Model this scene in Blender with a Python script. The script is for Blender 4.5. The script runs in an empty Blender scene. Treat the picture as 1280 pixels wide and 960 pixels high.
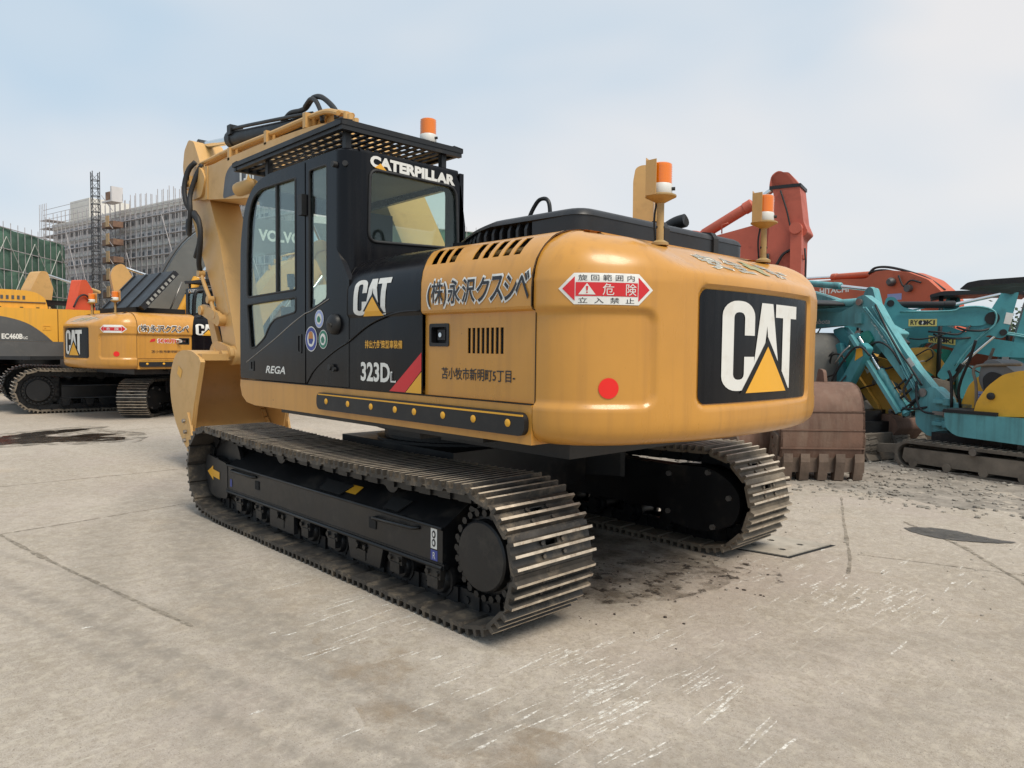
import bpy, bmesh, math, random
from mathutils import Vector, Matrix, noise
from mathutils.bvhtree import BVHTree

SC = bpy.context.scene
COL = SC.collection
R = math.radians
random.seed(7)

# ------------------------------------------------------------------ camera
YAW, PITCH, ROLL = R(43.796), R(-2.772), R(0.654)
_F = Vector((math.cos(YAW)*math.cos(PITCH), -math.sin(YAW)*math.cos(PITCH), math.sin(PITCH)))
_Rt = Vector((-math.sin(YAW), -math.cos(YAW), 0))
_U = _Rt.cross(_F)
_R2 = _Rt*math.cos(ROLL) + _U*math.sin(ROLL)
_U2 = _U*math.cos(ROLL) - _Rt*math.sin(ROLL)
cd = bpy.data.cameras.new('camera')
cam = bpy.data.objects.new('camera', cd); COL.objects.link(cam)
cd.sensor_width = 36; cd.sensor_fit = 'HORIZONTAL'; cd.lens = 913.06/1280*36
cd.clip_start = 0.05; cd.clip_end = 5000
m = Matrix((_R2, _U2, -_F)).transposed().to_4x4(); m.translation = Vector((-4.744, 3.983, 1.544))
cam.matrix_world = m
SC.camera = cam

# ------------------------------------------------------------------ sky and sun
SUN_EL, SUN_AZ = R(57), R(176)          # azimuth measured counter-clockwise from +X
world = bpy.data.worlds.new('World'); SC.world = world; world.use_nodes = True
wn = world.node_tree; wn.nodes.clear()
def wnode(t, **k):
    n = wn.nodes.new(t)
    for a, b in k.items(): setattr(n, a, b)
    return n
sky = wnode('ShaderNodeTexSky', sky_type='NISHITA'); sky.sun_disc = False
sky.sun_elevation = SUN_EL; sky.sun_rotation = math.pi/2 - SUN_AZ
sky.air_density = 1.0; sky.dust_density = 2.0; sky.ozone_density = 1.0
tc = wnode('ShaderNodeTexCoord')
mp = wnode('ShaderNodeMapping'); mp.inputs['Scale'].default_value = (1.0, 1.0, 2.6)
wn.links.new(tc.outputs['Generated'], mp.inputs[0])
nz = wnode('ShaderNodeTexNoise'); nz.inputs['Scale'].default_value = 1.7; nz.inputs['Detail'].default_value = 3; nz.inputs['Roughness'].default_value = .45; nz.inputs['Distortion'].default_value = .4
wn.links.new(mp.outputs[0], nz.inputs['Vector'])
rmp = wnode('ShaderNodeValToRGB'); rmp.color_ramp.elements[0].position = .34; rmp.color_ramp.elements[1].position = .76
dt = wnode('ShaderNodeVectorMath', operation='DOT_PRODUCT'); dt.inputs[1].default_value = (.20, -.60, .25)   # the veil thins towards one side of the sky
wn.links.new(tc.outputs['Generated'], dt.inputs[0])
av = wnode('ShaderNodeMath', operation='MULTIPLY_ADD'); av.inputs[1].default_value = .30
wn.links.new(dt.outputs['Value'], av.inputs[0]); wn.links.new(nz.outputs['Fac'], av.inputs[2])
sb = wnode('ShaderNodeMath', operation='SUBTRACT'); sb.inputs[1].default_value = .10; wn.links.new(av.outputs[0], sb.inputs[0])
wn.links.new(sb.outputs[0], rmp.inputs[0])
cl = wnode('ShaderNodeMix', data_type='RGBA')        # thin veil to thicker, warmer cloud
cl.inputs[6].default_value = (3.85, 4.8, 5.65, 1); cl.inputs[7].default_value = (6.0, 5.9, 5.85, 1)
wn.links.new(rmp.outputs[0], cl.inputs[0])
mxs = wnode('ShaderNodeMix', data_type='RGBA'); mxs.inputs[0].default_value = .9
wn.links.new(sky.outputs[0], mxs.inputs[6]); wn.links.new(cl.outputs[2], mxs.inputs[7])
bg = wnode('ShaderNodeBackground'); bg.inputs['Strength'].default_value = .11
wo = wnode('ShaderNodeOutputWorld')
wn.links.new(mxs.outputs[2], bg.inputs[0]); wn.links.new(bg.outputs[0], wo.inputs[0])

sl = bpy.data.lights.new('sun', 'SUN'); sl.energy = 2.4; sl.angle = R(26); sl.color = (1, .91, .77)
so = bpy.data.objects.new('sun', sl); COL.objects.link(so)
sd = Vector((math.cos(SUN_AZ)*math.cos(SUN_EL), math.sin(SUN_AZ)*math.cos(SUN_EL), math.sin(SUN_EL)))
so.rotation_euler = sd.to_track_quat('Z', 'Y').to_euler(); so.location = sd*60
SC.view_settings.view_transform = 'Standard'; SC.view_settings.look = 'None'
SC.view_settings.exposure = 0.42; SC.view_settings.gamma = 1.0
SC.cycles.max_bounces = 6; SC.cycles.diffuse_bounces = 3; SC.cycles.glossy_bounces = 3
SC.cycles.transmission_bounces = 4; SC.cycles.transparent_max_bounces = 12
SC.cycles.caustics_reflective = False; SC.cycles.caustics_refractive = False

# ------------------------------------------------------------------ materials
MATS = {}
def mat(name, rgb, rough=.45, metal=0., var=.12, vscale=1.3, dirt=None, damt=.3, dscale=4., dthr=.55, bump=.0, bscale=60., coat=0., spec=.5, streak=False, emit=None):
    """paint / metal / rubber with mottling, dirt patches and fine relief"""
    if name in MATS: return MATS[name]
    m = bpy.data.materials.new(name); m.use_nodes = True; MATS[name] = m
    t = m.node_tree; N = t.nodes; L = t.links
    b = N['Principled BSDF']
    b.inputs['Metallic'].default_value = metal; b.inputs['Coat Weight'].default_value = coat
    b.inputs['Coat Roughness'].default_value = .12; b.inputs['Specular IOR Level'].default_value = spec
    tc = N.new('ShaderNodeTexCoord'); oi = N.new('ShaderNodeObjectInfo')
    ad = N.new('ShaderNodeVectorMath'); ad.operation = 'MULTIPLY_ADD'
    cx = N.new('ShaderNodeCombineXYZ')
    for i in range(3): L.new(oi.outputs['Random'], cx.inputs[i])
    L.new(cx.outputs[0], ad.inputs[0]); ad.inputs[1].default_value = (37, 53, 71); L.new(tc.outputs['Object'], ad.inputs[2])
    vec = ad.outputs[0]
    n1 = N.new('ShaderNodeTexNoise'); n1.inputs['Scale'].default_value = vscale; n1.inputs['Detail'].default_value = 6; n1.inputs['Roughness'].default_value = .65
    L.new(vec, n1.inputs['Vector'])
    mx = N.new('ShaderNodeMix'); mx.data_type = 'RGBA'
    mx.inputs[6].default_value = tuple(c*(1-var*1.6) for c in rgb) + (1,); mx.inputs[7].default_value = tuple(min(1, c*(1+var)) for c in rgb) + (1,)
    r1 = N.new('ShaderNodeMapRange'); r1.inputs[1].default_value = .3; r1.inputs[2].default_value = .7
    L.new(n1.outputs['Fac'], r1.inputs[0]); L.new(r1.outputs[0], mx.inputs[0])
    colr = mx.outputs[2]
    rr = N.new('ShaderNodeMapRange'); rr.inputs[1].default_value = .3; rr.inputs[2].default_value = .7
    rr.inputs[3].default_value = max(.03, rough-.09); rr.inputs[4].default_value = min(1, rough+.13)
    n2 = N.new('ShaderNodeTexNoise'); n2.inputs['Scale'].default_value = dscale; n2.inputs['Detail'].default_value = 9; n2.inputs['Roughness'].default_value = .72
    if streak:
        mpp = N.new('ShaderNodeMapping'); mpp.inputs['Scale'].default_value = (1, 1, .16); L.new(vec, mpp.inputs[0]); L.new(mpp.outputs[0], n2.inputs['Vector'])
    else: L.new(vec, n2.inputs['Vector'])
    L.new(n2.outputs['Fac'], rr.inputs[0]); L.new(rr.outputs[0], b.inputs['Roughness'])
    if dirt:
        rd = N.new('ShaderNodeMapRange'); rd.inputs[1].default_value = dthr; rd.inputs[2].default_value = dthr+.16; rd.inputs[4].default_value = damt
        L.new(n2.outputs['Fac'], rd.inputs[0])
        m2 = N.new('ShaderNodeMix'); m2.data_type = 'RGBA'; m2.inputs[7].default_value = tuple(dirt)+(1,)
        L.new(rd.outputs[0], m2.inputs[0]); L.new(colr, m2.inputs[6]); colr = m2.outputs[2]
    if streak:      # fine rain and wipe streaks, and a few chips
        m5 = N.new('ShaderNodeMapping'); m5.inputs['Scale'].default_value = (1, 1, .05); L.new(vec, m5.inputs[0])
        n5 = N.new('ShaderNodeTexNoise'); n5.inputs['Scale'].default_value = 16; n5.inputs['Detail'].default_value = 5; L.new(m5.outputs[0], n5.inputs['Vector'])
        r5 = N.new('ShaderNodeMapRange'); r5.inputs[1].default_value = .50; r5.inputs[2].default_value = .68; r5.inputs[4].default_value = .34; L.new(n5.outputs['Fac'], r5.inputs[0])
        x5 = N.new('ShaderNodeMix'); x5.data_type = 'RGBA'; x5.inputs[7].default_value = tuple(dirt or rgb)+(1,); L.new(r5.outputs[0], x5.inputs[0]); L.new(colr, x5.inputs[6])
        n6 = N.new('ShaderNodeTexNoise'); n6.inputs['Scale'].default_value = 34; n6.inputs['Detail'].default_value = 3; L.new(vec, n6.inputs['Vector'])
        r6 = N.new('ShaderNodeMapRange'); r6.inputs[1].default_value = .735; r6.inputs[2].default_value = .76; r6.inputs[4].default_value = .7; L.new(n6.outputs['Fac'], r6.inputs[0])
        x6 = N.new('ShaderNodeMix'); x6.data_type = 'RGBA'; x6.inputs[7].default_value = tuple(c*.45 for c in (dirt or rgb))+(1,); L.new(r6.outputs[0], x6.inputs[0]); L.new(x5.outputs[2], x6.inputs[6])
        colr = x6.outputs[2]
    L.new(colr, b.inputs['Base Color'])
    if bump > 0:
        n3 = N.new('ShaderNodeTexNoise'); n3.inputs['Scale'].default_value = bscale; n3.inputs['Detail'].default_value = 5
        L.new(vec, n3.inputs['Vector'])
        bp = N.new('ShaderNodeBump'); bp.inputs['Strength'].default_value = bump; bp.inputs['Distance'].default_value = .01
        L.new(n3.outputs['Fac'], bp.inputs['Height']); L.new(bp.outputs[0], b.inputs['Normal'])
    return m
def glass(name, tint=(.87, .93, .90), alpha=.66, refl=1.0):
    if name in MATS: return MATS[name]
    m = bpy.data.materials.new(name); m.use_nodes = True; MATS[name] = m
    t = m.node_tree; N = t.nodes; L = t.links; N.clear()
    tr = N.new('ShaderNodeBsdfTransparent'); tr.inputs[0].default_value = tuple(tint)+(1,)
    gl = N.new('ShaderNodeBsdfGlossy'); gl.inputs['Roughness'].default_value = .02; gl.inputs[0].default_value = (.95, 1, .97, 1)
    lw = N.new('ShaderNodeLayerWeight'); lw.inputs[0].default_value = .5
    fr = N.new('ShaderNodeMath'); fr.operation = 'POWER'; fr.inputs[1].default_value = 4.0; L.new(lw.outputs['Facing'], fr.inputs[0])
    mp = N.new('ShaderNodeMath'); mp.operation = 'MULTIPLY_ADD'; mp.inputs[1].default_value = refl; mp.inputs[2].default_value = 1-alpha-.3 if alpha < .7 else .02
    mp.use_clamp = True
    L.new(fr.outputs[0], mp.inputs[0])
    mx = N.new('ShaderNodeMixShader'); L.new(mp.outputs[0], mx.inputs[0]); L.new(tr.outputs[0], mx.inputs[1]); L.new(gl.outputs[0], mx.inputs[2])
    o = N.new('ShaderNodeOutputMaterial'); L.new(mx.outputs[0], o.inputs[0])
    return m
def broken_edges(m_, scale, lo, hi, amt):
    t_ = m_.node_tree; an = t_.nodes.new('ShaderNodeTexNoise'); an.inputs['Scale'].default_value = scale; an.inputs['Detail'].default_value = 7; an.inputs['Roughness'].default_value = .7
    at_ = t_.nodes.new('ShaderNodeTexCoord'); t_.links.new(at_.outputs['Object'], an.inputs['Vector'])
    ar_ = t_.nodes.new('ShaderNodeMapRange'); ar_.inputs[1].default_value = lo; ar_.inputs[2].default_value = hi; ar_.inputs[4].default_value = amt
    t_.links.new(an.outputs['Fac'], ar_.inputs[0]); t_.links.new(ar_.outputs[0], t_.nodes['Principled BSDF'].inputs['Alpha'])
MUD = (.16, .125, .09)
YEL = mat('machine_yellow', (.575, .272, .046), .33, var=.07, vscale=.9, dirt=(.38, .18, .04), damt=.5, dscale=2.2, dthr=.54, bump=.02, bscale=9, coat=.25, streak=True)
YELB = mat('boom_yellow', (.60, .355, .125), .42, var=.07, vscale=1.1, dirt=(.36, .21, .08), damt=.45, dscale=3, dthr=.55, bump=.03, bscale=14)
BLK = mat('black_paint', (.0042, .0042, .0058), .22, var=.25, vscale=1.2, dirt=(.020, .018, .017), damt=.4, dscale=2.5, dthr=.55, bump=.02, bscale=8, coat=.0, spec=.24, streak=True)
BLKM = mat('black_satin', (.008, .0083, .0095), .48, var=.2, dirt=(.07, .06, .05), damt=.3, bump=.02)
PLA = mat('grey_plastic', (.013, .0135, .016), .42, var=.2, dirt=(.10, .095, .09), damt=.35, dscale=3)
DARK = mat('dark_interior', (.006, .006, .006), .8, var=.1)
FRM = mat('undercarriage_black', (.0095, .0098, .011), .40, var=.3, vscale=2, dirt=(.075, .062, .048), damt=.55, dscale=3.2, dthr=.54, bump=.06, bscale=30)
SHOE = mat('track_steel', (.066, .058, .05), .55, metal=.25, var=.35, vscale=5, dirt=(.24, .19, .135), damt=.75, dscale=6, dthr=.50, bump=.12, bscale=50)
EDGE = mat('worn_grouser', (.60, .51, .40), .45, metal=.2, var=.25, vscale=14, dirt=(.20, .12, .07), damt=.85, dscale=16, dthr=.54, bump=.15, bscale=70)
RUB = mat('rubber', (.018, .018, .019), .6, var=.2, bump=.05)
CHR = mat('chrome', (.75, .75, .74), .12, metal=1, var=.05)
STL = mat('bare_steel', (.32, .30, .28), .42, metal=.8, var=.2, dirt=(.12, .08, .05), damt=.5)
WHT = mat('white_vinyl', (.74, .73, .69), .45, var=.06, dirt=(.5, .44, .36), damt=.4, dscale=6)
BLKV = mat('black_vinyl', (.015, .015, .02), .4, var=.1)
REDV = mat('red_vinyl', (.62, .02, .025), .4, var=.08)
REDL = mat('red_reflector', (.80, .018, .012), .3, var=.05)
YELV = mat('yellow_vinyl', (.80, .40, .03), .4, var=.06)
GRNV = mat('green_vinyl', (.03, .20, .13), .45, var=.12)
BLUV = mat('blue_vinyl', (.05, .07, .30), .45, var=.2)
ORA = mat('amber_lens', (.85, .20, .005), .18, var=.05, coat=.6)
WPL = mat('white_plastic', (.7, .69, .65), .4, var=.06)
GLS = glass('cab_glass')
GLSR = glass('rear_glass', (.90, .95, .92), .67)
SEAT = mat('seat_fabric', (.035, .037, .04), .85, var=.2)
BEIGE = mat('grey_liner', (.30, .30, .28), .7, var=.1)

# ------------------------------------------------------------------ mesh helpers
def empty(name, loc=(0, 0, 0), rz=0, scale=(1, 1, 1)):
    o = bpy.data.objects.new(name, None); COL.objects.link(o)
    o.location = loc; o.rotation_euler = (0, 0, rz); o.scale = scale; o.empty_display_size = .3
    return o
def tag(o, label, cat, group=None):
    o['label'] = label; o['category'] = cat
    if group: o['group'] = group
    return o
def obj(name, bm, material, parent=None, smooth=None, mats=None):
    bmesh.ops.recalc_face_normals(bm, faces=bm.faces[:])
    me = bpy.data.meshes.new(name)
    if smooth is not None:
        for f in bm.faces: f.smooth = True
        for e in bm.edges:
            e.smooth = not (len(e.link_faces) == 2 and e.calc_face_angle(0) > R(smooth))
    bm.to_mesh(me); bm.free()
    for mm in ([material] + list(mats or [])): me.materials.append(mm)
    o = bpy.data.objects.new(name, me); COL.objects.link(o)
    if parent: o.parent = parent
    return o
def B(): return bmesh.new()
def box(bm, x0, x1, y0, y1, z0, z1, mi=0):
    vs = [bm.verts.new((x, y, z)) for x in (x0, x1) for y in (y0, y1) for z in (z0, z1)]
    for q in ((0, 1, 3, 2), (4, 6, 7, 5), (0, 4, 5, 1), (2, 3, 7, 6), (0, 2, 6, 4), (1, 5, 7, 3)):
        f = bm.faces.new([vs[i] for i in q]); f.material_index = mi
    return vs
def beam(bm, p0, p1, w, h, up=(0, 0, 1), mi=0):
    p0, p1 = Vector(p0), Vector(p1); d = (p1-p0).normalized(); u = Vector(up)
    s = d.cross(u)
    if s.length < 1e-4: s = d.cross(Vector((1, 0, 0)))
    s.normalize(); u = s.cross(d).normalized()
    vs = [bm.verts.new(p + s*a*w/2 + u*b*h/2) for p in (p0, p1) for a, b in ((-1, -1), (1, -1), (1, 1), (-1, 1))]
    for q in ((0, 1, 2, 3), (7, 6, 5, 4), (0, 4, 5, 1), (1, 5, 6, 2), (2, 6, 7, 3), (3, 7, 4, 0)):
        f = bm.faces.new([vs[i] for i in q]); f.material_index = mi
def prism(bm, pts, axis, a, b, mi=0):
    """polygon pts extruded along axis; 'Y': pts=(x,z); 'X': pts=(y,z); 'Z': pts=(x,y)"""
    def P(p, t):
        if axis == 'Y': return (p[0], t, p[1])
        if axis == 'X': return (t, p[0], p[1])
        return (p[0], p[1], t)
    A = [bm.verts.new(P(p, a)) for p in pts]; C = [bm.verts.new(P(p, b)) for p in pts]
    fs = [bm.faces.new(A), bm.faces.new(C[::-1])]
    n = len(pts)
    for i in range(n): fs.append(bm.faces.new([A[i], C[i], C[(i+1) % n], A[(i+1) % n]]))
    for f in fs: f.material_index = mi
    return fs
def cyl(bm, p0, p1, r0, r1=None, n=14, mi=0, cap=True):
    if r1 is None: r1 = r0
    p0, p1 = Vector(p0), Vector(p1); d = (p1-p0).normalized()
    s = d.orthogonal().normalized(); u = d.cross(s)
    A = []; C = []
    for i in range(n):
        a = 2*math.pi*i/n; v = s*math.cos(a) + u*math.sin(a)
        A.append(bm.verts.new(p0+v*r0)); C.append(bm.verts.new(p1+v*r1))
    for i in range(n):
        f = bm.faces.new([A[i], A[(i+1) % n], C[(i+1) % n], C[i]]); f.material_index = mi
    if cap:
        for q in (A[::-1], C):
            f = bm.faces.new(q); f.material_index = mi
def lathe(bm, p0, axis, prof, n=20, mi=0):
    """prof = [(t, r)...] along axis from p0"""
    p0 = Vector(p0); d = Vector(axis).normalized(); s = d.orthogonal().normalized(); u = d.cross(s)
    rings = []
    for t, r in prof:
        rings.append([bm.verts.new(p0 + d*t + (s*math.cos(2*math.pi*i/n) + u*math.sin(2*math.pi*i/n))*max(r, 1e-4)) for i in range(n)])
    for a, b in zip(rings, rings[1:]):
        for i in range(n):
            f = bm.faces.new([a[i], a[(i+1) % n], b[(i+1) % n], b[i]]); f.material_index = mi
    f = bm.faces.new(rings[0][::-1]); f.material_index = mi
    f = bm.faces.new(rings[-1]); f.material_index = mi
def catmull(pts, k=8, closed=False):
    P = [Vector(p) for p in pts]; n = len(P); out = []
    rng = range(n if closed else n-1)
    for i in rng:
        p1, p2 = P[i], P[(i+1) % n]
        p0 = P[i-1] if (closed or i > 0) else p1*2-p2
        p3 = P[(i+2) % n] if (closed or i+2 < n) else p2*2-p1
        for j in range(k):
            t = j/k
            out.append(.5*((2*p1) + (p2-p0)*t + (2*p0-5*p1+4*p2-p3)*t*t + (3*p1-p0-3*p2+p3)*t**3))
    if not closed: out.append(P[-1])
    return out
def tube(bm, path, r, n=8, k=0, mi=0, closed=False):
    P = catmull(path, k, closed) if k else [Vector(p) for p in path]
    rings = []; prev = None; m = len(P)
    for i, p in enumerate(P):
        if closed: d = P[(i+1) % m]-P[i-1]
        else: d = (P[min(i+1, m-1)]-P[max(i-1, 0)])
        d.normalize()
        s = d.orthogonal().normalized() if prev is None else (prev - d*prev.dot(d)).normalized()
        prev = s; u = d.cross(s)
        rr = r[i] if isinstance(r, (list, tuple)) else r
        rings.append([bm.verts.new(p + (s*math.cos(2*math.pi*j/n)+u*math.sin(2*math.pi*j/n))*rr) for j in range(n)])
    pr = list(zip(rings, rings[1:])) + ([(rings[-1], rings[0])] if closed else [])
    for a, b in pr:
        for j in range(n):
            f = bm.faces.new([a[j], a[(j+1) % n], b[(j+1) % n], b[j]]); f.material_index = mi; f.smooth = True
    if not closed:
        bm.faces.new(rings[0][::-1]).material_index = mi; bm.faces.new(rings[-1]).material_index = mi
def bevel(bm, w, seg=2, ang=30):
    es = [e for e in bm.edges if len(e.link_faces) == 2 and e.calc_face_angle(0) > R(ang)]
    if es: bmesh.ops.bevel(bm, geom=es, offset=w, segments=seg, profile=.5, affect='EDGES', clamp_overlap=True)
    return bm
def rrect(x0, x1, y0, y1, r, k=5):
    out = []
    for cx, cy, a in ((x1-r, y1-r, 0), (x0+r, y1-r, 90), (x0+r, y0+r, 180), (x1-r, y0+r, 270)):
        for j in range(k+1):
            t = R(a+90*j/k); out.append((cx+r*math.cos(t), cy+r*math.sin(t)))
    return out
def round_poly(pts, r, k=4):
    """round the corners of a 2-D polygon; r a number or one per corner"""
    out = []; n = len(pts)
    for i in range(n):
        p = Vector(pts[i]); a = Vector(pts[i-1])-p; b = Vector(pts[(i+1) % n])-p
        rr = r[i] if isinstance(r, (list, tuple)) else r
        if rr <= 0: out.append(tuple(p)); continue
        d = min(rr, a.length*.48, b.length*.48)
        s, e = p+a.normalized()*d, p+b.normalized()*d
        for j in range(k+1):
            t = j/k; q = s*(1-t)**2 + p*2*t*(1-t) + e*t*t; out.append((q.x, q.y))
    return out
def plate(bm, outer, holes, fn, th, mi=0):
    """flat plate with holes; fn(x,y,d) maps to 3-D, d = 0 at the outer face, th at the inner"""
    t = bmesh.new(); loops = [outer]+list(holes)
    for lp in loops:
        vs = [t.verts.new((p[0], p[1], 0)) for p in lp]
        for i in range(len(vs)): t.edges.new((vs[i], vs[(i+1) % len(vs)]))
    bmesh.ops.triangle_fill(t, use_beauty=True, edges=t.edges[:])
    t.verts.index_update()
    F = [[v.index for v in f.verts] for f in t.faces]; V = [v.co.copy() for v in t.verts]; t.free()
    A = [bm.verts.new(fn(v.x, v.y, 0)) for v in V]; C = [bm.verts.new(fn(v.x, v.y, th)) for v in V]
    for f in F:
        bm.faces.new([A[i] for i in f]).material_index = mi; bm.faces.new([C[i] for i in f[::-1]]).material_index = mi
    k = 0
    for lp in loops:
        n = len(lp)
        for i in range(n):
            a, b = k+i, k+(i+1) % n
            bm.faces.new([A[a], C[a], C[b], A[b]]).material_index = mi
        k += n

# ------------------------------------------------------------------ writing
def text2d(body, size=1., offset=0., xs=1., italic=0., space=1.):
    cu = bpy.data.curves.new('lettering', 'FONT'); cu.body = body; cu.size = size; cu.offset = offset; cu.shear = italic; cu.resolution_u = 3; cu.space_character = space
    o = bpy.data.objects.new('lettering', cu); COL.objects.link(o)
    dg = bpy.context.evaluated_depsgraph_get(); dg.update()
    me = bpy.data.meshes.new_from_object(o.evaluated_get(dg))
    V = [(v.co.x*xs, v.co.y) for v in me.vertices]; F = [list(p.vertices) for p in me.polygons]
    bpy.data.objects.remove(o); bpy.data.curves.remove(cu); bpy.data.meshes.remove(me)
    return V, F
def fit(tm, x0, x1, y0, y1):
    V, F = tm
    ax = min(v[0] for v in V); bx = max(v[0] for v in V); ay = min(v[1] for v in V); by = max(v[1] for v in V)
    return [(x0+(v[0]-ax)/(bx-ax)*(x1-x0), y0+(v[1]-ay)/(by-ay)*(y1-y0)) for v in V], F
def poly2d(*polys):
    V = []; F = []
    for p in polys:
        p = [q for i, q in enumerate(p) if math.dist(q, p[i-1]) > 1e-6]
        F.append(list(range(len(V), len(V)+len(p)))); V += list(p)
    return V, F
def decal(name, tm, material, parent, fn, lift=.002, bvh=None, n=None, sub=0):
    """thin flat print laid on a surface; fn(x,y) -> 3-D point, n outward normal"""
    bm = B(); V, F = tm; n = Vector(n)
    vs = [bm.verts.new((x, y, 0)) for x, y in V]
    for f in F:
        if len(set(f)) > 2:
            try: bm.faces.new([vs[i] for i in f])
            except ValueError: pass
    bm.normal_update()
    bmesh.ops.triangulate(bm, faces=bm.faces[:])
    if sub:
        for _ in range(5):
            es = [e for e in bm.edges if e.calc_length() > sub]
            if not es: break
            bmesh.ops.subdivide_edges(bm, edges=es, cuts=1); bm.normal_update(); bmesh.ops.triangulate(bm, faces=bm.faces[:])
    for v in bm.verts:
        p = Vector(fn(v.co.x, v.co.y))
        if bvh:
            h = bvh.ray_cast(p+n*.6, -n)
            if h[0]: p = h[0]
        v.co = p + n*lift
    bm.normal_update()
    me = bpy.data.meshes.new(name); 
    for f in bm.faces:
        if f.normal.dot(n) < 0: f.normal_flip()
    bm.to_mesh(me); bm.free(); me.materials.append(material)
    o = bpy.data.objects.new(name, me); COL.objects.link(o); o.parent = parent
    return o
def bvh_of(o):
    return BVHTree.FromPolygons([v.co.copy() for v in o.data.vertices], [list(p.vertices) for p in o.data.polygons])
def copy_tree(o, parent=None, skip=()):
    c = o.copy(); COL.objects.link(c)
    if parent: c.parent = parent
    for ch in list(o.children):
        if ch.get('skipcopy') or any(ch.name.split('.')[0] == s for s in skip): continue
        copy_tree(ch, c, skip)
    return c
def logo_polys():
    """C, A, T letter outlines in a unit box and the triangle"""
    def arc(cx, cy, rx, ry, a0, a1, k=6): return [(cx+rx*math.cos(R(a0+(a1-a0)*i/k)), cy+ry*math.sin(R(a0+(a1-a0)*i/k))) for i in range(k+1)]
    t, w = .128, .385
    C = [(w, .62)] + arc(w-.17, .83, .17, .17, 0, 90) + arc(.17, .83, .17, .17, 90, 180) + arc(.17, .17, .17, .17, 180, 270) + arc(w-.17, .17, .17, .17, 270, 360) + [(w, .38), (w-t, .38)]
    C += arc(w-t-.05, .185, .05, .06, 0, -90, 3) + arc(t+.05, .185, .05, .06, -90, -180, 3) + arc(t+.05, .815, .05, .06, 180, 90, 3) + arc(w-t-.05, .815, .05, .06, 90, 0, 3) + [(w-t, .62)]
    A = [(.345, .0), (.475, 1), (.635, 1), (.775, 0), (.64, 0), (.556, .74), (.475, 0)]
    T = [(.68, 1), (1.03, 1), (1.03, .845), (.925, .845), (.925, 0), (.795, 0), (.795, .45), (.795, .845), (.68, .845)]
    tri = [(.28, -.03), (.86, -.03), (.57, .50)]
    trib = [(.215, -.031), (.925, -.031), (.57, .61)]
    return C, A, T, tri, trib
def logo(parent, fn, n, x0, y0, w, h, bvh=None, back=BLK, lift=.003, sub=0):
    C, A, T, tri, trib = logo_polys()
    q = lambda p: [(x0+a*w/1.03, y0+b*h) for a, b in p]
    decal('logo_letters', poly2d(q(C), q(A), q(T)), WHT, parent, fn, lift, bvh, n, sub)
    decal('logo_triangle_border', poly2d(q(trib)), back, parent, fn, lift+.0015, bvh, n, sub)
    decal('logo_triangle', poly2d(q(tri)), YELV, parent, fn, lift+.003, bvh, n, sub)
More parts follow.
